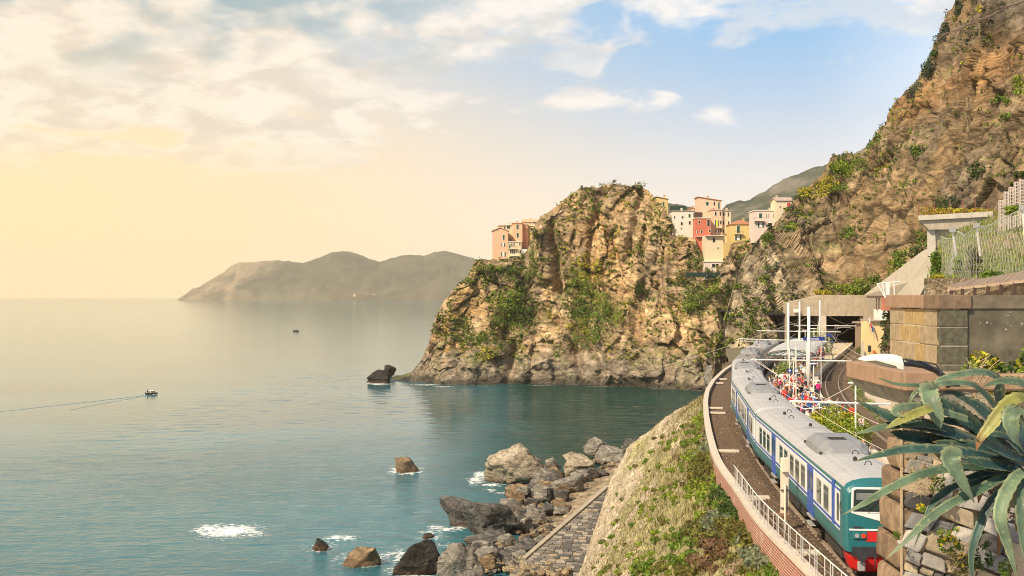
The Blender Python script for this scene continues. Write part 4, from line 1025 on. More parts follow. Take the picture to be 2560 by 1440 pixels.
            sv = MB().box((s*.85, fy-.18, .62), (.26, .2, .34)).obj('step_lamp', T_frame, root, bevel=.03)
        MB().box((-.95, fy-.03, 2.02), (.32, .03, .05)).obj('grab_handle', dark_m, root)
        # coupler recess and hoses over the red pilot
        MB().box((0, fy+.18, 1.13), (2.3, .5, .34)).obj('coupler_recess', dark_m, root)
        cp = MB(); cp.box((0, fy-.12, 1.05), (.22, .5, .22)); cp.tube([(0, fy-.36, 1.2), (0, fy-.36, .75)], .045, 8); cp.obj('coupling', dark_m, root)
        pl = MB(); rows = []
        for z, w, yb in ((.30, 1.02, .18), (.42, 1.12, .0), (.92, 1.24, -.10), (1.0, 1.24, -.08)):
            rows.append([(-w, fy+1.2, z), (-w-.02, fy+.45+yb, z), (-w*.82, fy+.12+yb, z), (w*.82, fy+.12+yb, z), (w+.02, fy+.45+yb, z), (w, fy+1.2, z)])
        pl.loft(rows).obj('pilot', T_red, root, bevel=.02)
        for x in (-.32, .3, .45): MB().tube([(x, fy-.05, 1.02), (x-.05, fy-.22, .8), (x+.02, fy-.16, .55), (x+.16, fy-.06, .52), (x+.25, fy-.04, .72)], .022, 6).obj('hose', dark_m, root)
        MB().tube([(-.22, fy-.05, 1.12), (-.22, fy-.16, 1.12)], .06, 10).obj('red_valve', T_red, root)
    else:
        MB().box((0, -HALF-.18, 2.3), (1.5, .5, 2.3)).obj('gangway_bellows', T_under, root, bevel=.04)
    return root
def place_train():
    # walk along the curve
    Ys = np.arange(40.6, 200, .25); pts = np.array([list(tp(y, 0))[:2] for y in Ys]); s = np.r_[0, np.cumsum(np.linalg.norm(np.diff(pts, axis=0), axis=1))]
    def P(q): return np.array([np.interp(q, s, pts[:, 0]), np.interp(q, s, pts[:, 1])])
    labels = ['front coach with teal cab, red pilot and white sides', 'second coach of the train from the cab, white and teal with grey roof', 'third coach of the train, grey roofed, before the sooty one', 'coach with the dark sooty roof, fourth from the cab', 'rearmost coach of the train, beside the slatted canopy']
    names = ['cab_coach', 'passenger_coach', 'passenger_coach', 'passenger_coach', 'passenger_coach']
    proto = None
    for i in range(5):
        a = P(i*25.95+.05); b = P(i*25.95+25.45); mid = (a+b)/2; rz = math.atan2(-(b-a)[0], (b-a)[1])
        if i == 0: c = make_coach('cab_coach', labels[0], True)
        elif i == 1: proto = c = make_coach('passenger_coach', labels[1])
        elif i == 3: c = make_coach('passenger_coach', labels[3], False, True)
        else: c = copy_tree(proto); c['label'] = labels[i]
        c.location = (mid[0], mid[1], 0); c.rotation_euler = (0, 0, rz)
place_train()
# ================================================================== VILLAGE HOUSES
def wallm(n, c): return mat('wall_'+n, c, .9, .09, .35, .01, 2, streak=.22, dark=tuple(x*.72 for x in c))
W_pink = wallm('pink', (.66, .34, .20)); W_salmon = wallm('salmon', (.74, .43, .27)); W_red = wallm('red', (.52, .15, .09)); W_white = wallm('white', (.70, .64, .54)); W_cream = wallm('cream', (.66, .55, .37)); W_yellow = wallm('yellow', (.64, .47, .19)); W_palepink = wallm('palepink', (.68, .54, .47)); W_ochre = wallm('ochre', (.56, .40, .17)); W_rose = wallm('rose', (.70, .46, .32))
R_tile = mat('roof_tile', (.40, .17, .085), .9, .25, 1.5, .03, 5); R_grey = mat('roof_slate', (.40, .31, .25), .9, .2, 1.5, .03, 5); R_tan = mat('roof_tan', (.52, .36, .21), .9, .2, 1.5, .03, 5)
S_green = mat('green_shutter', (.012, .07, .045), .6, .2, 3); S_red = mat('red_shutter', (.45, .06, .04), .6); S_dark = mat('window_dark', (.02, .022, .022), .2, .2, 3, spec=.7); S_frame = mat('window_surround', (.72, .64, .52), .8); S_brown = mat('brown_awning', (.085, .045, .035), .9); S_curt = mat('white_curtain', (.74, .70, .64), .9); S_yel = mat('yellow_curtain', (.75, .60, .08), .9)
def hash_(s): return sum(ord(c)*(i+3) for i, c in enumerate(s))
def house(name, label, D, x0, x1, yt, yb, dep, wall, roof=None, wins=(), below=4.0, rz=0.0, balc=(), group='village houses'):
    p0 = at(x0, yb, D); k = D/F; w = (x1-x0)*k; h = (yb-yt)*k
    root = empty(name, (p0.x+w/2, D, p0.z), rz, label, 'house', group)
    MB().box((0, dep/2, (h-below)/2), (w, dep, h+below)).obj('wall', wall, root)
    if roof:
        t, rh, rm = roof[0], roof[1]*k, roof[2]; e = .35; mb = MB(); th = .22
        if t == 'gable':      # gable end towards the viewer
            ml = MB().prism([(-w/2, 0, h), (w/2, 0, h), (0, 0, h+rh)], (0, dep, 0)).obj('gable', wall, root)
            for s in (-1, 1): mb.prism([(s*(w/2+e), -e, h-e*rh/(w/2)), (0, -e, h+rh), (0, -e, h+rh+th), (s*(w/2+e), -e, h-e*rh/(w/2)+th)], (0, dep+2*e, 0))
        elif t == 'ridge':    # ridge across the view
            MB().prism([(-w/2, 0, h), (-w/2, dep, h), (-w/2, dep/2, h+rh)], (w, 0, 0)).obj('gable', wall, root)
            for y0 in (0, dep):
                s = -1 if y0 == 0 else 1
                mb.prism([(-w/2-e, y0+s*e, h-.1), (-w/2-e, dep/2, h+rh), (-w/2-e, dep/2, h+rh+th), (-w/2-e, y0+s*e, h-.1+th)], (w+2*e, 0, 0))
        elif t == 'hip':
            a = [(-w/2-e, -e, h), (w/2+e, -e, h), (w/2+e, dep+e, h), (-w/2-e, dep+e, h)]; rx = max(w/2-dep/2, w*.12)
            mb.add(a+[(-rx, dep/2, h+rh), (rx, dep/2, h+rh)], [(0, 1, 5, 4), (1, 2, 5), (2, 3, 4, 5), (3, 0, 4), (0, 3, 2, 1)])
        elif t == 'shed':     # falls to the right
            MB().prism([(-w/2, 0, h), (w/2, 0, h), (-w/2, 0, h+rh)], (0, dep, 0)).obj('gable', wall, root)
            mb.prism([(-w/2-e, -e, h+rh+.05), (w/2+e, -e, h-.05), (w/2+e, -e, h-.05+th), (-w/2-e, -e, h+rh+.05+th)], (0, dep+2*e, 0))
        else: mb.box((0, dep/2, h+.14), (w+.5, dep+.5, .28))
        ro = mb.obj('roof', rm, root)
        cx = (hash_(name) % 5-2)*w*.15; ch = MB(); ch.box((cx, dep*.55, h+max(rh, 0)*.6+.5), (.7, .7, 1.5)); ch.box((cx, dep*.55, h+max(rh, 0)*.6+1.3), (.95, .95, .18)); ch.obj('chimney', wall, ro)
    for (px, py, pw, ph, kind) in wins:
        x = (px-(x0+x1)/2)*k; z = (yb-py)*k; ww = pw*k; hh = ph*k
        win = MB().box((x, -.03, z), (ww+.22, .10, hh+.22)).obj('window', S_frame, root)
        if kind in 'gr': MB().box((x, -.09, z), (ww, .07, hh)).obj('shutter', S_green if kind == 'g' else S_red, win)
        elif kind == 'd': MB().box((x, -.085, z), (ww, .05, hh)).obj('pane', S_dark, win)
        else:
            MB().box((x, -.085, z), (ww*.5, .05, hh)).obj('curtain', S_yel if kind == 'y' else S_curt, win)
            for s in (-1, 1): MB().box((x+s*ww*.38, -.11, z), (ww*.26, .06, hh)).obj('shutter', S_green if kind != 'b' else S_brown, win)
    for (bx0, bx1, by, rail) in balc:
        xa = (bx0-(x0+x1)/2)*k; xb = (bx1-(x0+x1)/2)*k; z = (yb-by)*k
        b = MB().box(((xa+xb)/2, -.55, z), (xb-xa, 1.2, .2)).obj('balcony', S_frame, root)
        if rail:
            rl = MB(); rl.box(((xa+xb)/2, -1.1, z+1.0), (xb-xa, .05, .06))
            n = max(3, int((xb-xa)/.35))
            for i in range(n+1): rl.box((xa+(xb-xa)*i/n, -1.1, z+.55), (.04, .04, .9))
            rl.obj('railing', dark_m, b)
    return root
# seaward group on the left shoulder
house('gabled_house', 'pink gabled house at the seaward end of the headland', 439, 1231, 1270, 577, 645, 9, W_salmon, ('gable', 8, R_tan), ((1259, 593, 4, 13, 'g'), (1258, 612, 9, 9, 's'), (1258.5, 636, 11, 11, 's')))
house('annex_house', 'cream annex with two balconies joined to the pink gabled house', 438, 1271, 1304, 605, 648, 8, W_cream, ('flat', 0, S_frame), ((1274.5, 616, 3, 11, 'g'), (1279.5, 611, 2.4, 8, 'd'), (1285, 611, 2.4, 8, 'd'), (1299.5, 610, 3, 6, 'd'), (1276.5, 629, 3, 8, 'd'), (1281, 629, 2.4, 10, 'd'), (1285.5, 629, 3, 10, 'd'), (1301, 629, 3, 9, 'd'), (1284, 645, 14, 5, 'd')), balc=((1271, 1293, 622, True), (1275, 1296, 640, False)))
house('tall_house', 'tall salmon house with two green shutters behind the annex', 445, 1281, 1306, 559, 606, 9, W_salmon, ('flat', 0, R_tile), ((1293.7, 567, 5, 11, 'g'), (1294, 588, 5, 11, 'g')), 8)
house('attic_house', 'low cream attic storey showing over the gabled roof', 449, 1247, 1281, 563, 584, 8, W_cream, ('shed', -2, R_tan), ((1271, 568, 8, 7, 'g'), (1262, 569, 3, 7, 'd')), 8)
house('red_side_house', 'small red walled wing tucked against the cliff by the tall house', 447, 1306, 1319, 562, 584, 6, W_pink, ('flat', 0, R_grey), (), 6)
house('ochre_house', 'mossy ochre house half hidden by the cliff edge', 448, 1319, 1338, 565, 592, 6, W_ochre, ('flat', 0, S_frame), ((1329, 574, 6, 8, 'd'),), 6)
house('top_house', 'topmost cream house of the seaward group with tan ridge roof', 453, 1307, 1346, 555, 570, 7, W_cream, ('ridge', 7, R_tan), ((1337, 557, 8, 3, 'd'),), 8)
# landward group behind the summit
house('summit_hut', 'small yellow house on the right shoulder of the summit', 432, 1642, 1670, 498, 524, 6, W_yellow, ('shed', 6, R_tan), ((1658.5, 510, 3.5, 11, 'g'),))
house('white_house', 'plain white house with tiny windows on the cliff edge', 408, 1680, 1738, 528, 590, 9, W_white, ('flat', 0, R_grey), ((1686, 543, 2.4, 6, 'd'), (1706, 543, 4, 5, 'd'), (1723.5, 539, 4.5, 8, 'g'), (1704, 559, 4.5, 7, 'd'), (1724, 557, 4.5, 8, 'd'), (1703, 571, 2.5, 4, 'd')), 6)
tag(MB().box((0, 0, 0), (6.0, 3.5, 1.5)).obj('screen_netting', mat('green_netting', (.02, .05, .04), .9)), 'dark green netting screen on the roof of the white house', 'screen').location = at(1695, 521, 420)
house('gable_hut', 'low hut with red gable roof behind the white house', 419, 1718, 1742, 526, 545, 7, W_cream, ('gable', 7, R_tile), ())
house('tower_house', 'pink upper tower with slanting roof, highest of the landward houses', 411, 1746, 1803, 502, 560, 8, W_rose, ('shed', 9, R_tile), ((1768, 509, 6, 9, 'g'), (1785.5, 509, 3.5, 9, 'd'), (1797, 514, 3.5, 16, 'g')))
house('pink_house', 'pink house with a yellow curtained balcony window under the tower', 406, 1777, 1806, 526, 600, 9, W_rose, ('flat', 0, R_grey), ((1789, 534, 4, 10, 'd'), (1800.5, 534, 3.5, 10, 'd'), (1792, 558, 9, 16, 'y'), (1802, 556, 3.5, 9, 'd'), (1793, 577, 9, 9, 'b'), (1802, 577, 3.5, 9, 'd')), balc=((1787, 1804, 569, False),))
house('yellow_tower_house', 'narrow pale yellow house with six shuttered windows', 407, 1806, 1827, 528, 607, 9, W_cream, ('flat', 0, R_grey), ((1808.7, 535, 3, 10, 'd'), (1820.5, 536, 3, 10, 'd'), (1809, 557, 3, 9, 'd'), (1821, 558, 3, 9, 'd'), (1809, 578, 3, 9, 'd'), (1821.5, 580, 3, 9, 'd'), (1821, 602, 2, 5, 'd')))
rh = house('red_house', 'red house with a brown awning over its roof terrace', 402, 1739, 1777, 546, 628, 8, W_red, ('flat', 0, S_frame), ((1748, 555, 4, 6, 'd'), (1771, 557, 6, 16, 'd'), (1754, 579, 4, 7, 'd'), (1774, 577, 4, 6, 'd'), (1743, 580, 2.5, 7, 'd')), 9, balc=((1738, 1760, 591, False),))
k_ = 395/F; MB().prism([(-2.9, .2, 12.0), (-2.9, .2, 14.3), (-.2, .2, 14.2), (-.2, .2, 12.6)], (0, 4, 0)).obj('awning', S_brown, rh)
house('cream_house', 'tall cream house with a single grey window stepping down the cliff', 395, 1763, 1808, 590, 652, 8, W_cream, None, ((1784.5, 600, 6, 10, 'd'), (1795, 620, 2.4, 5, 'd')), 3, balc=((1762, 1810, 589.5, False),))
house('lean_to', 'white lean-to with a six pane window at the foot of the cream house', 393, 1762, 1806, 655, 672, 8, W_palepink, ('flat', 0, S_frame), ((1783.5, 664, 7, 9, 'd'), (1793, 664, 7, 9, 'd')), 4)
house('yellow_house', 'yellow house with orange hipped roof and green shutters', 399, 1827, 1886, 561, 607, 9, W_yellow, ('hip', 12, R_tile), ((1845.5, 573, 7, 18, 'g'), (1877, 569, 7, 11, 'g'), (1845.5, 594, 15, 12, 's')), balc=((1835, 1857, 585, True),))
house('terrace_wall_house', 'low tan terrace building under the yellow house', 393, 1810, 1858, 607, 618, 6, W_ochre, None, (), 4)
house('balcony_house', 'white house with flat roof and a projecting balcony', 379, 1887, 1945, 527, 577, 9, W_palepink, ('flat', 0, S_frame), ((1901, 539, 7, 11, 'g'), (1918, 539, 4.5, 10, 's'), (1937, 539, 7, 11, 'g'), (1902, 562, 15, 12, 's'), (1925, 562, 10, 9, 'd')), balc=((1882, 1911, 552, True),))
house('red_shutter_house', 'cream tower house with red shutters at the right end of the village', 375, 1942, 1985, 502, 560, 9, W_cream, ('ridge', 10, R_grey), ((1971.5, 511.5, 8, 11, 'r'), (1973, 537, 8, 9, 'r'), (1950, 517, 2.5, 5, 'd')))
# parked car and retaining wall by the village lane
tag(MB().box((0, 0, -1.5), (8, 2.5, 4.2)).obj('retaining_wall', mat('dry_stone', (.33, .25, .16), .95, .35, 1.2, .1)), 'rough stone retaining wall right of the yellow house', 'wall').location = at(1872, 612, 398)
MB_ = MB(); MB_.box((0, 0, .2), (13, .25, 1.6)); sc_ = MB_.obj('green_screen_fence', mat('dark_green_screen', (.012, .035, .03), .9)); sc_.location = at(1760, 688, 392); tag(sc_, 'long dark green screen fence on the slope below the cream house', 'fence')
# ================================================================== BOULDERS
def boulder_mesh(seed, sub=4, cuts=12, rough=.095, band=.05):
    bm = bmesh.new(); bmesh.ops.create_icosphere(bm, subdivisions=sub, radius=1.0)
    V = np.array([v.co[:] for v in bm.verts]); Fc = np.array([[v.index for v in f.verts] for f in bm.faces]); bm.free()
    r = np.random.default_rng(seed)
    for k in range(cuts):            # flat cleavage faces
        d = r.normal(size=3); d /= np.linalg.norm(d); h = r.uniform(.38, .78)
        s = V @ d; V = V-np.where(s > h, (s-h)*.93, 0)[:, None]*d
    V = V/np.abs(V).max(0)
    N_ = V/np.linalg.norm(V, axis=1)[:, None]; q = V*2.2+seed*7.1
    dirn = r.normal(size=3); dirn /= np.linalg.norm(dirn)
    ph = (V @ dirn)*5+1.2*fbm(q, 2, seed); fr = ph-np.floor(ph)
    idh, f1, f2 = cells(q*.8+.35*np.stack([fbm(q*1.5+k*5, 2, seed+k) for k in range(3)], 1), seed)
    d = rough*1.3*fbm(q, 4, seed+1)+band*(fr-.5)+rough*.5*(idh-.5)-rough*.45*np.exp(-((f2-f1)/.05)**2)*(idh > .45)+rough*.35*fbm(q*4, 3, seed+2)
    V = V+N_*d[:, None]
    return V, Fc, fr, idh
TONE = {'pale': ((.36, .30, .215), (.46, .385, .28)), 'grey': ((.22, .20, .17), (.34, .305, .25)), 'dark': ((.085, .08, .074), (.18, .165, .145)), 'black': ((.022, .02, .018), (.055, .048, .04)), 'brown': ((.22, .15, .085), (.33, .235, .14)), 'tan': ((.42, .315, .19), (.56, .44, .28))}
def boulder(label, x0, x1, y0, y1, tone, seed, dep=.8, tilt=0, sub=4, zb=SEA, group='shore boulders', name='boulder', rough=.10, wet=True, up=None):
    # outline box in the photograph, foot of the stone on the shore
    c = gp((x0+x1)/2, max(y1-2, y0+4), zb); D = c.y+dep*(x1-x0)/2/F*c.y*.5
    w = (x1-x0)/2/F*D; h = (y1-y0)/2/F*D
    V, Fc, fr, idh = boulder_mesh(seed, sub, rough=rough)
    a = R(tilt); 
    V = V*np.array([w*(1+.12*abs(math.sin(a))), max(w*dep, h*.8), h*(1+.15*abs(math.sin(2*a)))])
    ca, sa = math.cos(a), math.sin(a); V = V @ np.array([[ca, 0, -sa], [0, 1, 0], [sa, 0, ca]]).T if tilt else V
    zq = np.clip(-V[:, 2]/np.abs(V[:, 2]).max(), 0, 1); fl = 1/np.sqrt(np.clip(1-(zq*.95)**2, .12, 1))*(1+.12*zq); V[:, 0] *= fl; V[:, 1] *= fl
    # fit the outline again after tilting, carry the stone below the waterline
    vis = V[:, 2] > -h*.25; V[:, 0] -= (V[vis, 0].max()+V[vis, 0].min())/2; V[:, 0] *= w/np.abs(V[vis, 0]).max(); V[:, 2] *= h/V[:, 2].max()
    zc = CAMZ-((y0+y1)/2-EYE)/F*D
    V[:, 2] = np.where(V[:, 2] < -h*.35, V[:, 2]-(-h*.35-V[:, 2])*1.2, V[:, 2])
    o_loc = Vector((((x0+x1)/2-1280)/F*D, D, zc)); P = V+np.array(o_loc)
    c0, c1 = np.array(TONE[tone][0]), np.array(TONE[tone][1])
    col = lerp(c0, c1, np.clip(.5*fr+.5*idh+.3*fbm(P/1.5, 3, seed), 0, 1)[:, None])
    if wet:
        k = 1-sstep(P[:, 2]+.35*fbm(P/.8, 2, 3), SEA+.25, SEA+1.1); col = lerp(col, np.array([.10, .058, .035]), (k*.75)[:, None])
    o = mesh_np(name, V, Fc, boulder_m, None, col=col, loc=o_loc, smooth=False)
    return tag(o, label, 'rock', group)
B_ = [('huge pale boulder, largest of the shore rocks, at the water', 1211, 1374, 1109, 1209, 'pale', 1, .9, 4, 5), ('small dark boulder against the huge pale one', 1363, 1399, 1143, 1172, 'grey', 2, 1, 10, 4), ('rounded pale boulder between the huge one and the tilted slab', 1406, 1452, 1128, 1162, 'pale', 3, 1, 0, 4),
      ('broad grey boulder in front of the tilted slab', 1408, 1491, 1134, 1196, 'pale', 4, .8, -14, 5), ('tall tilted slab pointing up and right beside the cove', 1456, 1522, 1091, 1146, 'grey', 5, .7, -38, 4), ('flat topped grey boulder right of the tilted slab', 1488, 1562, 1115, 1164, 'grey', 6, .8, -12, 4), ('dark boulder touching the far edge of the embankment', 1558, 1600, 1096, 1132, 'dark', 7, 1, -20, 4),
      ('brown grey boulder with a slanting top above the black one', 1374, 1461, 1184, 1238, 'grey', 8, .8, -18, 5), ('rounded black boulder halfway along the shore', 1367, 1427, 1220, 1259, 'dark', 9, .9, 0, 4), ('long dark slab sloping down to the water on the left', 1097, 1219, 1239, 1320, 'dark', 10, .6, -26, 5), ('large dark boulder split by a vertical crack', 1149, 1296, 1251, 1346, 'dark', 11, .6, -16, 5),
      ('low dark slab below the cracked boulder', 1158, 1278, 1328, 1368, 'dark', 12, .7, -4, 5), ('round dark boulder at the right foot of the cracked one', 1235, 1281, 1298, 1336, 'dark', 13, .9, 0, 4), ('grey wedge of rock right of the cracked boulder', 1297, 1342, 1269, 1303, 'dark', 14, .8, -20, 4), ('dark lump behind the cracked boulder', 1280, 1310, 1255, 1279, 'dark', 15, .9, 0, 4),
      ('dark flat rock behind the grey wedge', 1303, 1348, 1244, 1272, 'dark', 16, .8, -10, 4), ('brown block beside the rounded black boulder', 1336, 1380, 1256, 1286, 'grey', 17, .8, 8, 4), ('orange brown boulder near the black one', 1376, 1414, 1245, 1273, 'brown', 18, .9, 0, 4), ('small jet black stone among tan cobbles', 1291, 1323, 1296, 1323, 'black', 19, .9, 0, 4),
      ('brown boulder left of the apron kerb', 1299, 1345, 1330, 1358, 'brown', 20, .8, 0, 4), ('round black wet boulder washed by foam', 999, 1103, 1345, 1439, 'black', 21, .8, 10, 5), ('upright pale grey boulder with streaks at the bottom edge', 1092, 1212, 1352, 1470, 'grey', 22, .7, 24, 5), ('grey boulder right of the streaked upright one', 1183, 1252, 1362, 1424, 'grey', 23, .8, 8, 4),
      ('pale grey stone leaning on the apron kerb', 1397, 1432, 1256, 1290, 'grey', 24, .8, -22, 4), ('dark stone at the foot of the block apron', 1386, 1432, 1404, 1442, 'dark', 25, .8, 0, 4), ('white squared block behind the dark stone by the apron', 1414, 1438, 1402, 1432, 'tan', 26, .7, -30, 3), ('reddish wet shelf rock left of the brown boulders', 1262, 1340, 1212, 1242, 'brown', 27, .9, 6, 4),
      ('low brown rock in the shallows under the huge boulder', 1320, 1395, 1200, 1232, 'brown', 28, .9, 0, 4), ('brown boulder at the foot of the huge pale one', 1350, 1400, 1186, 1216, 'brown', 29, .9, 0, 4), ('narrow upright stone between boulders by the cove', 1388, 1402, 1172, 1204, 'grey', 30, .8, -14, 3)]
for b in B_: boulder(*b[:6], b[6]+240, *b[7:])
r_ = random.Random(9)
for i in range(60):       # the rest of the pile
    y = r_.uniform(1185, 1425); xr = np.interp(y, [1150, 1204, 1290, 1392, 1440], [1560, 1500, 1415, 1318, 1325]); xl = np.interp(y, [1150, 1204, 1290, 1392, 1440], [1380, 1330, 1225, 1170, 1200]); x = r_.uniform(xl, xr); w = r_.uniform(14, 28)*(.6+y/2400.); h = w*r_.uniform(.55, .9)
    tn = r_.choice(['grey', 'dark', 'dark', 'dark', 'brown', 'grey']); wh = 'near the apron foot' if y > 1340 else ('in the middle of the pile' if y > 1250 else 'towards the cove')
    boulder('medium %s boulder %s' % (tn, wh), x-w, x+w, y-h*1.1, y+h*.7, tn, 900+i, .8, r_.uniform(-30, 20), 4, SEA+.4, '%s boulders %s' % (tn, wh), rough=.15)
# rocks standing in the water
SR = 'rocks standing in the sea'
boulder('pointed dark rock standing in a ring of foam', 986, 1041, 1141, 1184, 'brown', 71, .8, -30, 4, group=SR, name='sea_rock')
boulder('small dark rock awash near the bottom edge', 784, 824, 1347, 1378, 'black', 72, .9, 10, 4, group=SR, name='sea_rock')
boulder('jagged brown rock with foam behind it, left of the black boulder', 867, 951, 1364, 1416, 'brown', 73, .8, 0, 4, group=SR, name='sea_rock', rough=.2)
boulder('blocky black rock stack off the headland, the farther one', 955, 991, 911, 943, 'black', 74, .9, -8, 4, group=SR, name='sea_rock', rough=.16)
boulder('sloping black rock stack off the headland, the nearer one', 917, 976, 924, 961, 'black', 75, .9, 14, 4, group=SR, name='sea_rock', rough=.16)
boulder('tiny dark rock in the foam above the black boulder', 1056, 1086, 1334, 1350, 'black', 76, .9, 0, 3, group=SR, name='sea_rock')
boulder('rounded rock beside the end of the sea wall', 1760, 1796, 912, 962, 'grey', 77, .9, 0, 4, zb=SEA+3, group=SR, wet=False)
# cobbles between boulders and apron: shared meshes
def cobbles():
    protos = []
    for s in range(6):
        V, Fc, fr, idh = boulder_mesh(200+s, 2, 8, .12, .04); c0, c1 = [np.array(x) for x in TONE[('tan', 'tan', 'tan', 'brown', 'grey', 'tan')[s]]]
        protos.append(mesh_np('shore_stone', V, Fc, boulder_m, None, col=lerp(c0, c1, np.clip(.5+.5*fbm(V*2, 2, s), 0, 1)[:, None])))
    used = set(); r = random.Random(5)
    areas = [(1215, 1330, 1392, 1440, 44, 11), (1290, 1390, 1290, 1345, 40, 8), (1240, 1330, 1360, 1400, 34, 9), (1380, 1470, 1180, 1250, 34, 6.5), (1420, 1560, 1150, 1180, 34, 6), (1275, 1375, 1398, 1440, 70, 10), (1330, 1440, 1412, 1440, 26, 9), (1300, 1420, 1225, 1290, 30, 7), (1280, 1340, 1310, 1360, 20, 8), (1500, 1600, 1110, 1160, 20, 5)]
    for (x0, x1, y0, y1, n, sz) in areas:
        for _ in range(n):
            x, y = r.uniform(x0, x1), r.uniform(y0, y1); p = gp(x, y, SEA+(.35 if x < 1300 or y < 1390 else 1.5))
            k = r.randrange(6); o = protos[k] if k not in used else protos[k].copy()
            if k in used: COL.objects.link(o)
            used.add(k); s = sz*r.uniform(.55, 1.35)/F*p.y
            o.location = (p.x, p.y, p.z+s*.3); o.scale = (s, s*r.uniform(.7, 1.1), s*r.uniform(.5, .85)); o.rotation_euler = (r.uniform(-.5, .5), r.uniform(-.5, .5), r.uniform(0, 6))
            tone = ('tan', 'tan', 'tan', 'brown', 'grey', 'tan')[k]
            wh = 'at the foot of the block apron' if y > 1350 else ('between the dark boulders and the apron kerb' if y > 1255 else 'among the far boulders by the cove')
            tag(o, 'small %s stone %s' % (tone, wh), 'stone', '%s stones %s' % (tone, wh))
    # shingle bed under them
    ys = [(1180, 1560), (1240, 1470), (1300, 1400), (1360, 1340), (1460, 1330)]
    rows = []
    for y, xr in ((1090, 1640), (1140, 1600), (1180, 1560), (1240, 1490), (1300, 1420), (1360, 1360), (1420, 1350), (1500, 1480), (1580, 1520)):
        a = gp(xr-{1090: 60, 1140: 140, 1180: 190, 1240: 200, 1300: 170, 1360: 170, 1420: 180, 1500: 330, 1580: 380}[y], y, SEA); b = gp(xr+60, y, SEA)
        rows.append([tuple(a.lerp(b, t)+Vector((0, 0, lerp(-.9, 1.1, t)))) for t in np.linspace(0, 1, 40)])
    G = np.array(rows); n = len(rows); tt = np.linspace(0, n-1, 120); G = np.stack([[np.interp(tt, range(n), G[:, j, k]) for j in range(40)] for k in range(3)], 2).transpose(1, 0, 2)
    P = G.reshape(-1, 3); idh, f1, f2 = cells(P/np.array([.9, .9, .9]), 5); P[:, 2] += .35*(idh-.3)*(1-f1)+.5*fbm(P/5., 3, 4)
    c = lerp(np.array([.30, .225, .14]), np.array([.46, .365, .245]), idh[:, None]); k = 1-sstep(P[:, 2], SEA+.1, SEA+.5); c = lerp(c, np.array([.12, .085, .055]), (k*.8)[:, None])
    tag(mesh_np('shingle', P, grid_faces(120, 40), boulder_m, col=c), 'tan shingle lying between the shore boulders', 'shingle', kind='stuff')
cobbles()
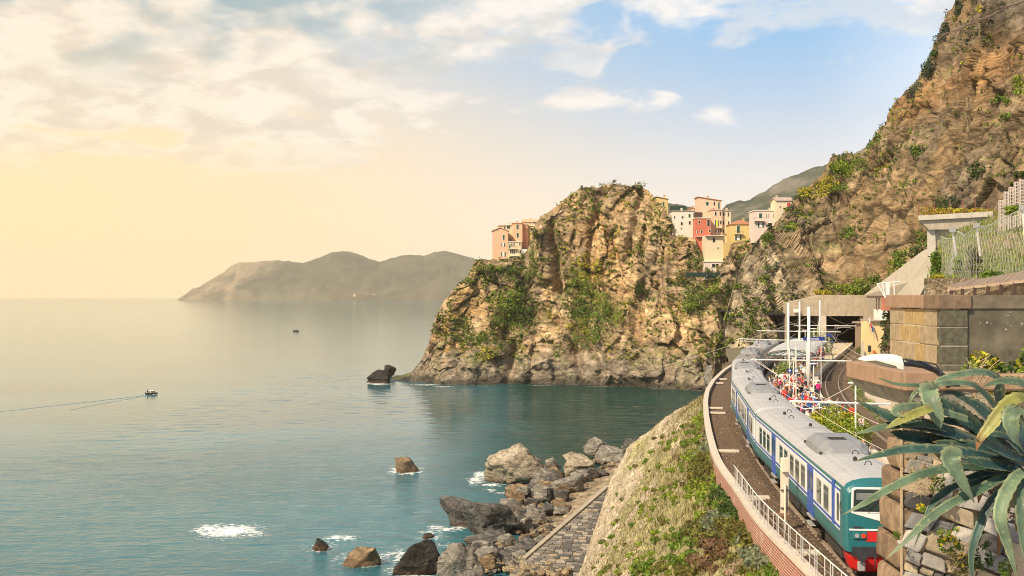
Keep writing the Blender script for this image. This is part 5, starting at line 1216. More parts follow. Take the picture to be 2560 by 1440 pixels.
# ================================================================== TUNNEL MOUTH, CANOPY, POLES, SIGNS
portal_dark = mat('tunnel_darkness', (.018, .018, .018), .95, .3, .6)  # near-black lining: the darkness inside the tunnel is put into the colour
def build_portal():
    D = 228.; k = D/F
    X = lambda px: (px-1280)*k
    Zz = lambda py: CAMZ-(py-EYE)*k
    root = empty('tunnel_portal', (X(2066), D, 0), 0, 'concrete tunnel portal with two dark openings behind the platform', 'tunnel'); o = root.location
    def W(pts, y): return [(a-o.x, y-o.y, b) for a, b in pts]
    MB().prism(W([(X(2051), Zz(790)), (X(2186), Zz(790)), (X(2186), Zz(738)), (X(2051), Zz(737))], D), (0, 3, 0)).obj('beam', concrete_m, root)
    MB().prism(W([(X(1968), Zz(790)), (X(2050.6), Zz(790)), (X(2050.6), Zz(739)), (X(1968), Zz(757))], D+.25), (0, 3, 0)).obj('beam', concrete_m, root)
    MB().box((X(2058)-o.x, 1.2, 3.0), (16*k, 2.4, 6.7)).obj('pillar', concrete2_m, root, bevel=.03)
    MB().box((X(2172)-o.x, 1.2, 2.9), (27*k, 2.4, 6.7)).obj('jamb', concrete_m, root)
    MB().box((X(1970)-o.x, 1.2, 2.9), (5*k, 2.4, 6.7)).obj('jamb', concrete_m, root)
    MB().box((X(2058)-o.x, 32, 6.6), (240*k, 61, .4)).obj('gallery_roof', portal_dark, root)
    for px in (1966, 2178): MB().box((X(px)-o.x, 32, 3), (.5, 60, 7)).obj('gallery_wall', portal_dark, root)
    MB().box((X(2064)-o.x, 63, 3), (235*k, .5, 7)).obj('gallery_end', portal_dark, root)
    for i in range(4): MB().box((X(2074+i*6.5)-o.x, 5+i*4, 2.9), (.35, .35, 6.4)).obj('gallery_column', concrete2_m, root)
    MB().box((X(2105)-o.x, 8, 2.2), (2.2, .15, 2.4)).obj('notice_board', mat('board_grey', (.30, .33, .33), .6), root)
    MB().box((X(2118)-o.x, 7.6, 3.9), (.9, .08, .9)).obj('notice', white_m, root)
    lamp = MB().box((X(1990)-o.x, -.35, Zz(777)), (14*k, .5, 9*k)).obj('wall_lamp', white_m, root, bevel=.05)
    # gallery path climbing right from the portal
    g = empty('concrete_gallery', tuple(at(2290, 745, 182)), 0, 'pale concrete gallery climbing from the tunnel to the balcony', 'gallery'); o2 = g.location
    poly = [at(2158, 739, 226.6), at(2305, 628, 180), at(2345, 608, 168), at(2353, 662, 166), at(2318, 706, 174), at(2292, 752, 180), at(2186, 800, 224)]
    mb = MB(); Pn = [p-o2 for p in poly]; off = Vector((7, 9, 0)); n = len(Pn); c = sum(Pn, Vector())/n
    mb.add(Pn+[c], [(i, (i+1) % n, n) for i in range(n)]); mb.add([p+off for p in Pn]+[c+off], [((i+1) % n, i, n) for i in range(n)])
    for i in range(n): mb.add([Pn[i], Pn[i]+off, Pn[(i+1) % n]+off, Pn[(i+1) % n]], [(0, 1, 2, 3)])
    mb.obj('gallery_slab', concrete2_m, g)
    # balcony on its pillar
    b = empty('concrete_balcony', tuple(at(2328, 622, 164)), 0, 'concrete balcony on a pillar jutting from the cliff', 'balcony'); o3 = b.location
    f = [at(2295, 539, 160), at(2482, 528, 160), at(2482, 541, 160), at(2297, 551, 160)]
    MB().prism([p-o3 for p in f], (3.69, 9, 0)).obj('deck_edge', concrete2_m, b)
    f = [at(2299, 551.6, 160.4), at(2480, 541.6, 160.4), at(2476, 566, 160.4), at(2400, 573, 160.4), at(2322, 574, 160.4)]
    MB().prism([p-o3 for p in f], (3.48, 8.5, 0)).obj('bracket', concrete_m, b)
    f = [at(2318, 574.5, 161), at(2338, 574.5, 161), at(2340, 640, 161), at(2318, 640, 161)]
    MB().prism([p-o3 for p in f], (1.64, 4, 0)).obj('pillar', concrete2_m, b)
    f = [at(2339, 574, 161.5), at(2400, 573.6, 161.5), at(2470, 566, 161.5), at(2478, 545, 161.5), at(2500, 545, 161.5), at(2500, 620, 161.5), at(2339, 620, 161.5)]
    MB().prism([p-o3 for p in f], (2.46, 6, 0)).obj('back_wall', concrete_m, b)
    for px in (2297, 2316, 2336, 2374, 2407, 2438, 2470):
        p = at(px, 537-(px-2297)*.05, 160.3)-o3; MB().box(p+Vector((0, 0, .9)), (.1, .1, 1.9)).obj('post', mat('rusty_post', (.22, .09, .05), .9), b)
    V, Fc, c = foliage([(tuple(at(px, 528, 161.5)-o3), (1.7, .8, .55), 70, (.42, .33, .03)) for px in (2322, 2345, 2375, 2400, 2428, 2460)], 3, .3)
    mesh_np('flower_border', V, Fc, leaf_mat, b, col=c)
    # cream building and kiosk by the inner track
    h = empty('cream_kiosk', tuple(at(2193, 892, 190)), 0, 'narrow cream trackside building with grey roof edge', 'building'); o4 = h.location; kk = 190/F
    MB().box((0, 2.5, 3.1), (36*kk, 5, 6.2)).obj('wall', wallm('kiosk', (.70, .53, .27)), h)
    MB().box((.1, 2.3, 6.3), (40*kk, 5.8, .3)).obj('roof', R_grey, h); MB().box((-1.35, -.03, 1.4), (.5, .08, 1.1)).obj('vent_panel', dark_m, h)
    MB().box((-.62, -.3, .7), (.35, .35, .8)).obj('hydrant', mat('orange_paint', (.5, .13, .03), .6), h)
    k2 = empty('brown_kiosk', tuple(at(2164, 866, 208)), 0, 'brown framed booth between the tunnel and the cream building', 'booth')
    MB().box((0, 2, 1.5), (1.8, 3, 5.6)).obj('wall', mat('booth_brown', (.26, .19, .13), .8), k2); MB().box((.1, .46, 2.2), (.9, .08, 2.2)).obj('window', S_dark, k2); MB().box((-.1, 1.9, 4.5), (2.6, 3.6, .25)).obj('roof', R_grey, k2)
    fl = empty('flag', tuple(at(2176, 830, 189)), 0, 'white, red and blue flag drooping from the booth', 'flag')
    MB().tube([(0, 0, 0), (-.55, -.3, 2.6)], .03, 5).obj('pole', dark_m, fl)
    for i, cm in enumerate(((.7, .68, .62), (.45, .05, .06), (.03, .09, .38))):
        MB().add([(-.5+.28*i, -.28+.05*i, 2.4-.7*i), (-.2+.28*i, -.28+.1*i, 2.5-.7*i), (-.02+.25*i, -.2, 1.5-.7*i), (-.3+.25*i, -.3, 1.4-.7*i)], [(0, 1, 2, 3)]).obj('stripe', mat('flag_%d' % i, cm, .9), fl)
    # curved screen wall beside the rails
    cw = MB(); rows = []
    for i in range(9):
        a = R(100+i*11); p = at(2160, 895, 186); r_ = 3.4
        q = Vector((p.x+1.6+r_*math.cos(a)*.55, p.y+r_*math.sin(a), -.3)); rows.append([tuple(q), tuple(q+Vector((0, 0, 1.0+.28*i))), tuple(q+Vector((.18, 0, 1.0+.28*i))), tuple(q+Vector((.18, 0, 0)))])
    cw.loft(rows); tag(cw.obj('curved_wall', concrete2_m), 'curved concrete wing wall where the inner track leaves the tunnel', 'wall')
    sh = empty('trackside_shelter', tuple(at(2195, 800, 170)), 0, 'small flat roofed shelter on thin brown posts above the cream building', 'shelter'); kk = 170/F
    MB().box((0, 0, 58*kk), (42*kk, 3, .35)).obj('roof', mat('shelter_brown', (.13, .08, .06), .8), sh)
    for i in range(4): MB().box(((-10+i*6)*kk, -1.2, 42*kk), (.16, .16, 32*kk)).obj('post', MATS['shelter_brown'], sh)
    MB().box((4*kk, -.5, 14*kk), (22*kk, 2.5, 26*kk)).obj('white_wall', white_m, sh)
build_portal()

# ------------------------------------------------------------------ slatted platform canopy
def build_canopy():
    cY0, cY1 = 138.0, 172.0
    root = empty('platform_canopy', tuple(tp(cY0, 4.6, .55)), 0, 'long slatted white canopy with a fan shaped end over the platform', 'canopy'); o = root.location
    wm = mat('canopy_white', (.40, .40, .385), .6, .08, 2); gm = mat('canopy_green', (.05, .085, .075), .6)
    def n0(Y): return (off2(Y))/2
    Y = cY0
    while Y < cY1:
        hw = 2.9; rows = []
        for yy, dz in ((Y, 0), (Y+.85, .16)):
            r_ = [tuple(tp(yy, n0(yy)+hw*math.cos(a)*1.0, 3.25+dz+.55*math.sin(a))-o) for a in np.linspace(math.pi, 0, 9)]
            rows.append(r_)
        mb = MB(); mb.loft(rows, closed=False, caps=False)
        rows2 = [[tuple(Vector(p)+Vector((0, 0, -.06))) for p in r_] for r_ in rows]; mb.loft(rows2, closed=False, caps=False)
        mb.obj('roof_panel', wm, root)
        rib = [tp(Y+1.3, n0(Y)+hw*math.cos(a), 3.30+.55*math.sin(a))-o for a in np.linspace(math.pi, 0, 9)]
        MB().tube(rib, .07, 5).obj('rib', gm, root); Y += 1.6
    # fan end towards the viewer
    c = tp(cY0, n0(cY0), 3.8)-o; N_ = 9
    th = trk(cY0)[1]
    for i in range(N_):
        a0 = math.pi*(1+i/N_)+.02; a1 = math.pi*(1+(i+1)/N_)-.02
        def q(a, z): v = Vector((math.cos(a)*2.95, math.sin(a)*2.7, 0)); v.rotate(Euler((0, 0, -th))); return tuple(Vector((c.x, c.y, z-o.z))+v)
        P = [(c.x, c.y, 3.82-o.z), q(a0, 3.2), q(a1, 3.2)]
        MB().add(P+[(p[0], p[1], p[2]-.05) for p in P], [(0, 1, 2), (5, 4, 3), (1, 4, 5, 2), (0, 3, 4, 1), (2, 5, 3, 0)]).obj('fan_panel', wm, root)
        MB().beam((c.x, c.y, 3.86-o.z), q(a0, 3.23), .05, .06).obj('fan_rib', gm, root)
        MB().beam(q(a0, 3.16), q(a1, 3.16), .05, .18).obj('fascia', gm, root)
    for Y in (cY0+.5, cY0+9, cY0+19, cY0+30):
        for s in (-1, 1): p = tp(Y, n0(Y)+s*1.2, .55)-o; MB().tube([p, p+Vector((0, 0, 3.0))], .08, 8).obj('post', white_m, root)
build_canopy()

# ------------------------------------------------------------------ catenary poles, arms and wires
def build_catenary():
    def pole(px, D, ytop, lab, r=.12):
        p = at(px, 745, D); zt = at(px, ytop, D).z
        root = empty('catenary_pole', (p.x, p.y, .55), 0, lab, 'pole', 'overhead line poles')
        MB().tube([(0, 0, 0), (0, 0, zt-.55)], [r*1.15, r*.9], 10).obj('mast', white_m, root, smooth=True)
        MB().box((0, 0, .08), (.6, .6, .16)).obj('foot', concrete_m, root)
        return root
    def arm(root, x0, x1, y, D, r=.055, dy=0.0):
        o = root.location; a = at(x0, y, D)-o; b = at(x1, y+dy, D)-o
        MB().tube([a, b], r, 6).obj('cross_arm', white_m, root)
        for t in (.06, .94):
            q = a.lerp(b, t); MB().tube([q-Vector((0, 0, .25)), q+Vector((0, 0, .25))], .05, 6).obj('insulator', dark_m, root)
    p3 = pole(2022, 105, 767, 'thick white catenary pole nearest the viewer, standing in the crowd', .15); arm(p3, 1878, 2128, 899, 105, .075, 4); arm(p3, 1960, 2090, 893, 105, .03)
    p1 = pole(1971, 128, 757, 'white catenary pole in front of the canopy fan'); arm(p1, 1846, 2068, 847, 128, .06, 7); arm(p1, 1846, 1900, 853, 128, .04)
    p2 = pole(1999, 160, 754, 'white catenary pole behind the canopy'); arm(p2, 1892, 2102, 827, 160, .07, 3)
    p4 = pole(2049.5, 185, 751, 'white catenary pole standing against the portal pillar'); arm(p4, 1985, 2140, 813, 185, .07, 2); arm(p4, 2095, 2127, 818, 185, .05)
    # near arm from a mast beside the hillside track
    m = tp(55, off2(55)+2.6, -.2); root = empty('catenary_pole', tuple(m), 0, 'catenary mast beside the inner track with a long arm over the train', 'pole', 'overhead line poles')
    MB().tube([(0, 0, 0), (0, 0, 6.3)], .15, 10).obj('mast', white_m, root)
    a = at(1974, 1003, 55)-m; b = at(2232, 1011, 55)-m; MB().tube([a, b, Vector((0, 0, b.z-.1))], .06, 6).obj('cross_arm', white_m, root)
    a2 = at(1985, 1012, 55)-m; MB().tube([a2+Vector((0, 0, .0)), a2+Vector((.5, 0, -.2)), a2+Vector((1.4, 0, -.15))], .03, 6).obj('steady_arm', white_m, root)
    # wires: contact and catenary wire over each track, plus stays
    wmat = mat('wire_pale', (.62, .56, .46), .5)
    i = 0
    def wire(pts, lab, r=.018):
        o = Vector(pts[0]); w = MB(); P = []
        for j in range(len(pts)-1):
            a, b = Vector(pts[j]), Vector(pts[j+1])
            for t in np.linspace(0, 1, 9)[:(9 if j == len(pts)-2 else 8)]:
                q = a.lerp(b, t); q.z -= .5*4*t*(1-t)*min(1, (a-b).length/60); P.append(q-o)
        w.tube(P, r, 4); ob = w.obj('overhead_wire', wmat); ob.location = o; tag(ob, lab, 'wire', 'overhead wires')
    ys = [30, 55, 80, 105, 128, 160, 185, 226]
    for of, z, lab, r in ((lambda Y: 0, 5.0, 'contact wire running over the train', .012), (lambda Y: 0, 5.9, 'carrying cable above the train', .012), (off2, 5.0, 'contact wire over the inner track', .014), (off2, 5.9, 'carrying cable over the inner track', .016)):
        wire([tuple(tp(Y, of(Y), z)) for Y in ys], lab, r)
    wire([tuple(at(1640, 920, 150)), tuple(at(1971, 812, 128)), tuple(at(2022, 790, 105))], 'stay wire slanting from the cliff to the poles', .02)
    wire([tuple(at(2022, 798, 105)), tuple(at(2150, 880, 120)), tuple(at(2290, 990, 75))], 'stay wire falling to the right from the thick pole', .018)
    wire([tuple(at(1975, 805, 128)), tuple(at(2160, 905, 130)), tuple(at(2270, 970, 110))], 'second stay wire falling to the right, above the inner rails', .02)
    wire([tuple(at(1880, 895, 105)), tuple(at(1955, 945, 100)), tuple(at(2000, 975, 95))], 'looping feeder wire beside the front coaches', .03)
    wire([tuple(at(2062, 1000, 70)), tuple(at(2135, 960, 71))], 'guy wire from the lamp post by the hedge', .02)
    wire([tuple(at(2050, 775, 185)), tuple(at(2118, 812, 215))], 'stay wire running into the tunnel', .03)
    wire([tuple(at(1900, 870, 130)), tuple(at(1990, 835, 150))], 'thin wire over the rear coaches', .02)
build_catenary()

# ------------------------------------------------------------------ platform lamps, signs
def text_mesh(name, s, size, m, parent, loc, rot=(R(90), 0, 0)):
    cu = bpy.data.curves.new(name, 'FONT'); cu.body = s; cu.size = size; cu.align_x = 'CENTER'; cu.align_y = 'CENTER'; cu.extrude = .004
    t = bpy.data.objects.new(name, cu); COL.objects.link(t); dg = bpy.context.evaluated_depsgraph_get(); dg.update()
    me = bpy.data.meshes.new_from_object(t.evaluated_get(dg)); bpy.data.objects.remove(t); me.materials.clear(); me.materials.append(m)
    o = bpy.data.objects.new(name, me); COL.objects.link(o); o.parent = parent; o.location = loc; o.rotation_euler = rot; return o
blue_m = mat('sign_blue', (.015, .04, .24), .5); wsign = mat('sign_white', (.80, .78, .74), .6); rsign = mat('sign_red', (.55, .03, .04), .6)
def build_signs():
    def post(px, py, D, lab, h, cat='sign', nm='sign_post'):
        p = at(px, py, D); b = Vector((p.x, p.y, .55)); root = empty(nm, tuple(b), 0, lab, cat); MB().tube([(0, .06, 0), (0, .06, h)], .05, 8).obj('post', white_m, root); return root
    # station name board
    r0 = empty('station_sign', tuple(Vector((at(2035, 847, 120).x, 120, .55))), 0, 'long blue station name board behind the thick pole', 'sign'); z = at(2035, 847, 120).z-.55
    for s in (-.8, .8): MB().tube([(s, .08, 0), (s, .08, z)], .04, 8).obj('post', white_m, r0)
    bd = MB().box((0, 0, z), (2.35, .08, .40)).obj('board', blue_m, r0); text_mesh('lettering', 'Manarola', .36, wsign, bd, (-.15, -.045, z))
    r1 = empty('platform_sign', tuple(Vector((at(2073, 838, 165).x, 165, .55))), 0, 'small blue platform board near the tunnel end', 'sign'); z = at(2073, 838, 165).z-.55
    MB().tube([(0, .08, 0), (0, .08, z)], .05, 8).obj('post', white_m, r1); MB().box((0, 0, z), (.9, .08, .42)).obj('board', blue_m, r1)
    # blue direction signs
    D = 100.; r2 = post(1974, 1000, D, 'blue sign with a white arrow on a post in the crowd', 5.2); z = at(1974, 927, D).z-.55
    bd = MB().box((0, -.02, z), (.38, .05, .40)).obj('board', blue_m, r2)
    ar = MB(); ar.prism([(-.13, -.05, z), (.13, -.05, z), (0, -.05, z+.14)], (0, .01, 0)); ar.box((0, -.045, z-.06), (.07, .01, .14)); ar.obj('arrow', wsign, bd)
    D = 100.; r3 = post(1990.5, 1000, D, 'round clock on a blue board beside the arrow sign', 5.4); z = at(1990, 927, D).z-.55
    bd = MB().box((0, -.02, z), (.36, .05, .40)).obj('board', blue_m, r3); ck = MB().tube([(0, -.045, z), (0, -.075, z)], .15, 18).obj('clock_face', wsign, bd); hd = MB(); hd.box((.02, -.08, z+.04), (.02, .01, .1)); hd.box((.04, -.08, z), (.08, .01, .02)); hd.obj('hands', dark_m, bd)
    def nocross(root, x, z, s):
        bd = MB().box((x, -.03, z), (.42*s, .03, .58*s)).obj('board', wsign, root)
        rg = MB(); pts = [(x+.145*s*math.cos(a), -.052, z+.09*s+.145*s*math.sin(a)) for a in np.linspace(0, 2*math.pi, 17)]
        rg.tube(pts, .02*s, 5, cap=False); rg.beam((x-.1*s, -.052, z+.19*s), (x+.1*s, -.052, z-.01*s), .03*s, .012); rg.obj('prohibition_ring', rsign, bd)
        fg = MB(); fg.box((x, -.05, z+.08*s), (.05*s, .01, .12*s)); fg.tube([(x, -.045, z+.17*s), (x, -.055, z+.17*s)], .03*s, 8); fg.obj('figure', dark_m, bd)
        ln = MB()
        for i in range(3): ln.box((x, -.047, z-(.14+.05*i)*s), (.28*s, .008, .016*s))
        ln.obj('small_print', mat('print_grey', (.4, .36, .34), .8), bd)
    D = 100; r4 = post(1984, 1000, D, 'white no crossing notice on a post among the crowd', 4.0); nocross(r4, 0, at(1984, 943, D).z-.55, .75)
    # platform lamp posts
    def lamp(px, ytop, D, lab, h=None, heads=1):
        p = at(px, ytop, D); b = Vector((p.x, p.y, .55)); root = empty('platform_lamp', tuple(b), 0, lab, 'lamp post', 'platform lamps'); z = p.z-.55
        MB().tube([(0, 0, 0), (0, 0, z)], [.07, .05], 8).obj('post', white_m, root)
        hd = MB(); rows = []
        for x, w, t in ((-.5, .06, .04), (-.35, .16, .08), (0, .2, .1), (.35, .12, .07)): rows.append([(x, -w, z), (x, -w*.6, z+t), (x, w*.6, z+t), (x, w, z), (x, 0, z-t*.6)])
        hd.loft(rows); hd.obj('lamp_head', white_m, root, smooth=True); return root
    lp = lamp(2139, 958, 71, 'lamp post with a no crossing notice beside the round hedge'); nocross(lp, .36, at(2151, 1056, 71).z-.55, .85)
    lamp(2034, 910, 97, 'lamp post by the curved inner track, just right of the thick pole')
    lamp(2035, 822, 150, 'tall lamp post in front of the left tunnel opening'); lamp(2013, 826, 175, 'lamp post seen between the canopy and the tunnel'); lamp(1996, 828, 190, 'farthest platform lamp, beside the left tunnel opening')
    # white signal post with a long back board beside the front coach
    p = gp(1963, 1330, -.2); D = p.y; zt = at(1963, 1145, D).z
    root = empty('signal_post', (p.x, p.y, -.2), 0, 'white signal post with a tall pale board standing on the ballast', 'signal'); kk = D/F
    MB().tube([(0, 0, 0), (0, 0, zt+.2-1.2)], .05, 10).obj('post', mat('cream_paint', (.66, .58, .45), .6, .1, 2, streak=.2), root)
    zb = at(1963, 1284, D).z+.2; MB().box((0, .12, (zb+zt+.2)/2), (20*kk, .08, zt+.2-zb)).obj('back_board', MATS['cream_paint'], root, bevel=.01)
    MB().box((0, -.02, zt+.2-.32), (17*kk, .22, 34*kk)).obj('signal_head', MATS['cream_paint'], root, bevel=.02)
    MB().box((0, .04, (zb+zt+.2)/2-.2), (22*kk, .08, .03)).obj('clip', dark_m, root); MB().box((0, .04, zb+.25), (22*kk, .08, .03)).obj('clip', dark_m, root)
build_signs()
# ================================================================== WALLS, LAMP AND AGAVE ON THE RIGHT
st_tan = mat('pier_stone_tan', (.31, .235, .145), .9, .38, 5, .008, 30, streak=.35, dark=(.19, .15, .09)); st_red = mat('coping_sandstone', (.29, .185, .12), .9, .22, 5, .006, 40); st_dark = mat('pier_stone_lichen_shade', (.085, .078, .050), .9, .6, 9, .008, 30, streak=.4, dark=(.07, .065, .045)); st_och = mat('ochre_render', (.34, .235, .105), .9, .3, 6, .01, 25); mortar_m = mat('lime_mortar', (.40, .34, .26), .95, .15, 8, .004, 40)  # st_dark: lichen tone, with the shade of the front face painted in
def jbox(mb, a, b, j=.008, m=0):
    """box between two corners with slightly uneven corners"""
    x0, y0, z0 = a; x1, y1, z1 = b; u = lambda: random.uniform(-j, j)
    P = [(x0, y0, z0), (x1, y0, z0), (x1, y1, z0), (x0, y1, z0), (x0, y0, z1), (x1, y0, z1), (x1, y1, z1), (x0, y1, z1)]
    mb.add([(p[0]+u(), p[1]+u(), p[2]+u()) for p in P], [(0, 3, 2, 1), (4, 5, 6, 7), (0, 1, 5, 4), (1, 2, 6, 5), (2, 3, 7, 6), (3, 0, 4, 7)], m); return mb
def build_pier():
    X0, Y0, Y1 = 8.56, 22.0, 24.95; k = 22/F; Zf = lambda py: CAMZ-(py-EYE)*k
    root = empty('stone_pier', (X0, Y0, 8.2), 0, 'squared stone pier with red sandstone coping and lichened, shade toned front', 'wall'); o = root.location
    rel = lambda a: (a[0]-o.x, a[1]-o.y, a[2]-o.z)
    MB().box((.291, 1.475, .95), (.538, 2.92, 2.2)).obj('core', mortar_m, root)
    cz = [Zf(772.5), Zf(818), Zf(865), Zf(912), Zf(960)]
    # left face courses, running away from the viewer
    for i in range(4):
        cuts = [Y0+.02, Y0+.85, Y0+1.45, Y0+2.05, Y1] if i % 2 == 0 else [Y0+.02, Y0+1.15, Y0+1.75, Y0+2.3, Y1]
        for j in range(4):
            crumble = (j == 1 or (j == 2 and i < 2))
            d = random.uniform(.010, .018) if crumble else random.uniform(0, .010)
            jbox(MB(), rel((X0+d, cuts[j]+.008, cz[i+1]+.008)), rel((X0+.14, cuts[j+1]-.008, cz[i]-.008)), .006).obj('stone_block', st_och if crumble else st_tan, root, bevel=.012)
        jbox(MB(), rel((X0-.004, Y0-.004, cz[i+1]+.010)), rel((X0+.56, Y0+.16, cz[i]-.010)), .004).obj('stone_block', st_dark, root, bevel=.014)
    # coping: four stones on the left face, one corner stone, a long run to the right
    z1, z0 = Zf(737), Zf(772); ys = [Y0-.05, Y0+.75, Y0+1.35, Y0+2.0, Y1+.08]
    for j in range(4): jbox(MB(), rel((X0-.06, ys[j]+.006, z0)), rel((X0+.62, ys[j+1]-.006, z1)), .004).obj('coping_stone', st_red if j else mat('coping_corner', (.17, .115, .072), .9, .45, 6, .008, 30), root, bevel=.014)
    w = MB(); jbox(w, rel((X0+.63, Y0+.02, z0)), rel((13.5, Y0+.5, z1-.012)), .003); w.obj('coping_run', mat('coping_dark', (.13, .108, .072), .9, .4, 4, .006, 30), root, bevel=.012)
    w = MB(); jbox(w, rel((X0+.585, Y0+.06, 8.0)), rel((13.5, Y0+.45, z0-.004)), .002); w.obj('rendered_wall', mat('stained_shaded_render', (.105, .092, .062), .95, .65, 1.8, .012, 20, streak=.5, dark=(.07, .06, .04)), root)  # stains, plus the shade of this face put into the dark base colour
    sp = MB(); r = random.Random(4)
    for _ in range(14):
        x, z = r.uniform(X0+.75, X0+2.0), Zf(r.gauss(800, 12)); s = r.uniform(.008, .022); sp.tube([(x-o.x, Y0+.062-o.y, z-o.z), (x-o.x, Y0+.050-o.y, z-o.z)], s, 7)
    sp.obj('lichen_spots', mat('white_lichen', (.33, .30, .24), .95), root)
    # crumbling ivy covered wall end to the left of it
    V = []; n = 26
    px0, px1, D = 2204, 2236, 31.0
    us = np.linspace(0, 1, n); vs = np.linspace(0, 1, 60); rows = []
    for v in vs:
        y = 776+v*150; x0 = np.interp(y, [776, 820, 850, 890, 926], [2222, 2212, 2206, 2203, 2198]); row = []
        for u in us: row.append(tuple(at(lerp(x0, px1, u), y, D+.0)))
        row.append(tuple(at(px1, y, D+1.5))); row.insert(0, tuple(at(x0*.998+3, y, D+2.0))); rows.append(row)
    P = np.array(rows).reshape(-1, 3); idh, f1, f2 = cells(P/np.array([.22, .22, .13]), 9); P[:, 1] -= .10*(idh-.3)*(1-f1)
    c = lerp(np.array([.20, .115, .075]), np.array([.37, .27, .17]), idh[:, None])*(1-.6*np.exp(-((f2-f1)/.08)**2))[:, None]
    iv = mesh_np('rubble_wall_end', P, grid_faces(len(rows), n+2), boulder_m, col=c); tag(iv, 'crumbling red brown rubble wall end with ivy, left of the pier', 'wall')
    V, Fc, cc = foliage([(tuple(at(x, y, 30.7)), (.12, .08, .16), 40, (.07, .10, .025)) for x, y in ((2214, 786), (2221, 800), (2208, 812), (2218, 775), (2212, 850), (2222, 830), (2206, 868))], 5, .05)
    o_ = mesh_np('ivy', V, Fc, leaf_mat, col=cc); tag(o_, 'dark ivy clinging to the crumbling wall end', 'plant')
    b = MB(); b.box((0, 0, 0), (.34, .3, .36)); bb = b.obj('brick_stub', mat('red_stub', (.38, .15, .09), .9, .3, 4)); bb.location = at(2222, 760, 30.5); tag(bb, 'red brick stub on top of the crumbling wall end', 'masonry')
build_pier()

def build_parapet():
    X0, Y0, Y1, zt, zb = 4.60, 12.9, 15.15, 9.70, 9.475
    root = empty('terrace_parapet', (X0, Y0, 8.6), 0, 'terrace corner with red sandstone coping over a curved concrete corbel', 'parapet'); o = root.location
    rel = lambda a: (a[0]-o.x, a[1]-o.y, a[2]-o.z)
    for a, b in ((Y1-1.10, Y1), (Y0+.17, Y1-1.12), (Y0-.02, Y0+.15)):
        jbox(MB(), rel((X0, a, zb)), rel((X0+.42, b, zt)), .004).obj('coping_stone', st_red, root, bevel=.012)
    jbox(MB(), rel((X0+.05, Y0+.0, zb-.0)), rel((X0+1.6, Y0+.6, zt-.03)), .01).obj('broken_stone', mat('rough_broken', (.29, .20, .12), .95, .4, 7, .03, 12), root, bevel=.02)
    rows = []
    for y in np.linspace(Y0+.05, Y1-.05, 8): rows.append([rel(p) for p in ((X0+.05, y, zb-.002), (X0+.07, y, zb-.06), (X0+.16, y, zb-.15), (X0+.34, y, zb-.25), (X0+.62, y, zb-.33), (X0+1.0, y, zb-.38), (X0+1.0, y, zb-.002))])
    MB().loft(rows).obj('corbel', mat('corbel_concrete', (.20, .185, .15), .95, .4, 4, .01, 20, streak=.5, dark=(.09, .085, .07)), root, smooth=False)
    jbox(MB(), rel((X0+.12, Y0-.9, 7.5)), rel((X0+1.0, Y0+.25, zb-.36)), .01).obj('wall_below', mat('tan_render', (.36, .27, .165), .9, .3, 4, .01, 18, streak=.4, dark=(.2, .15, .09)), root)
build_parapet()

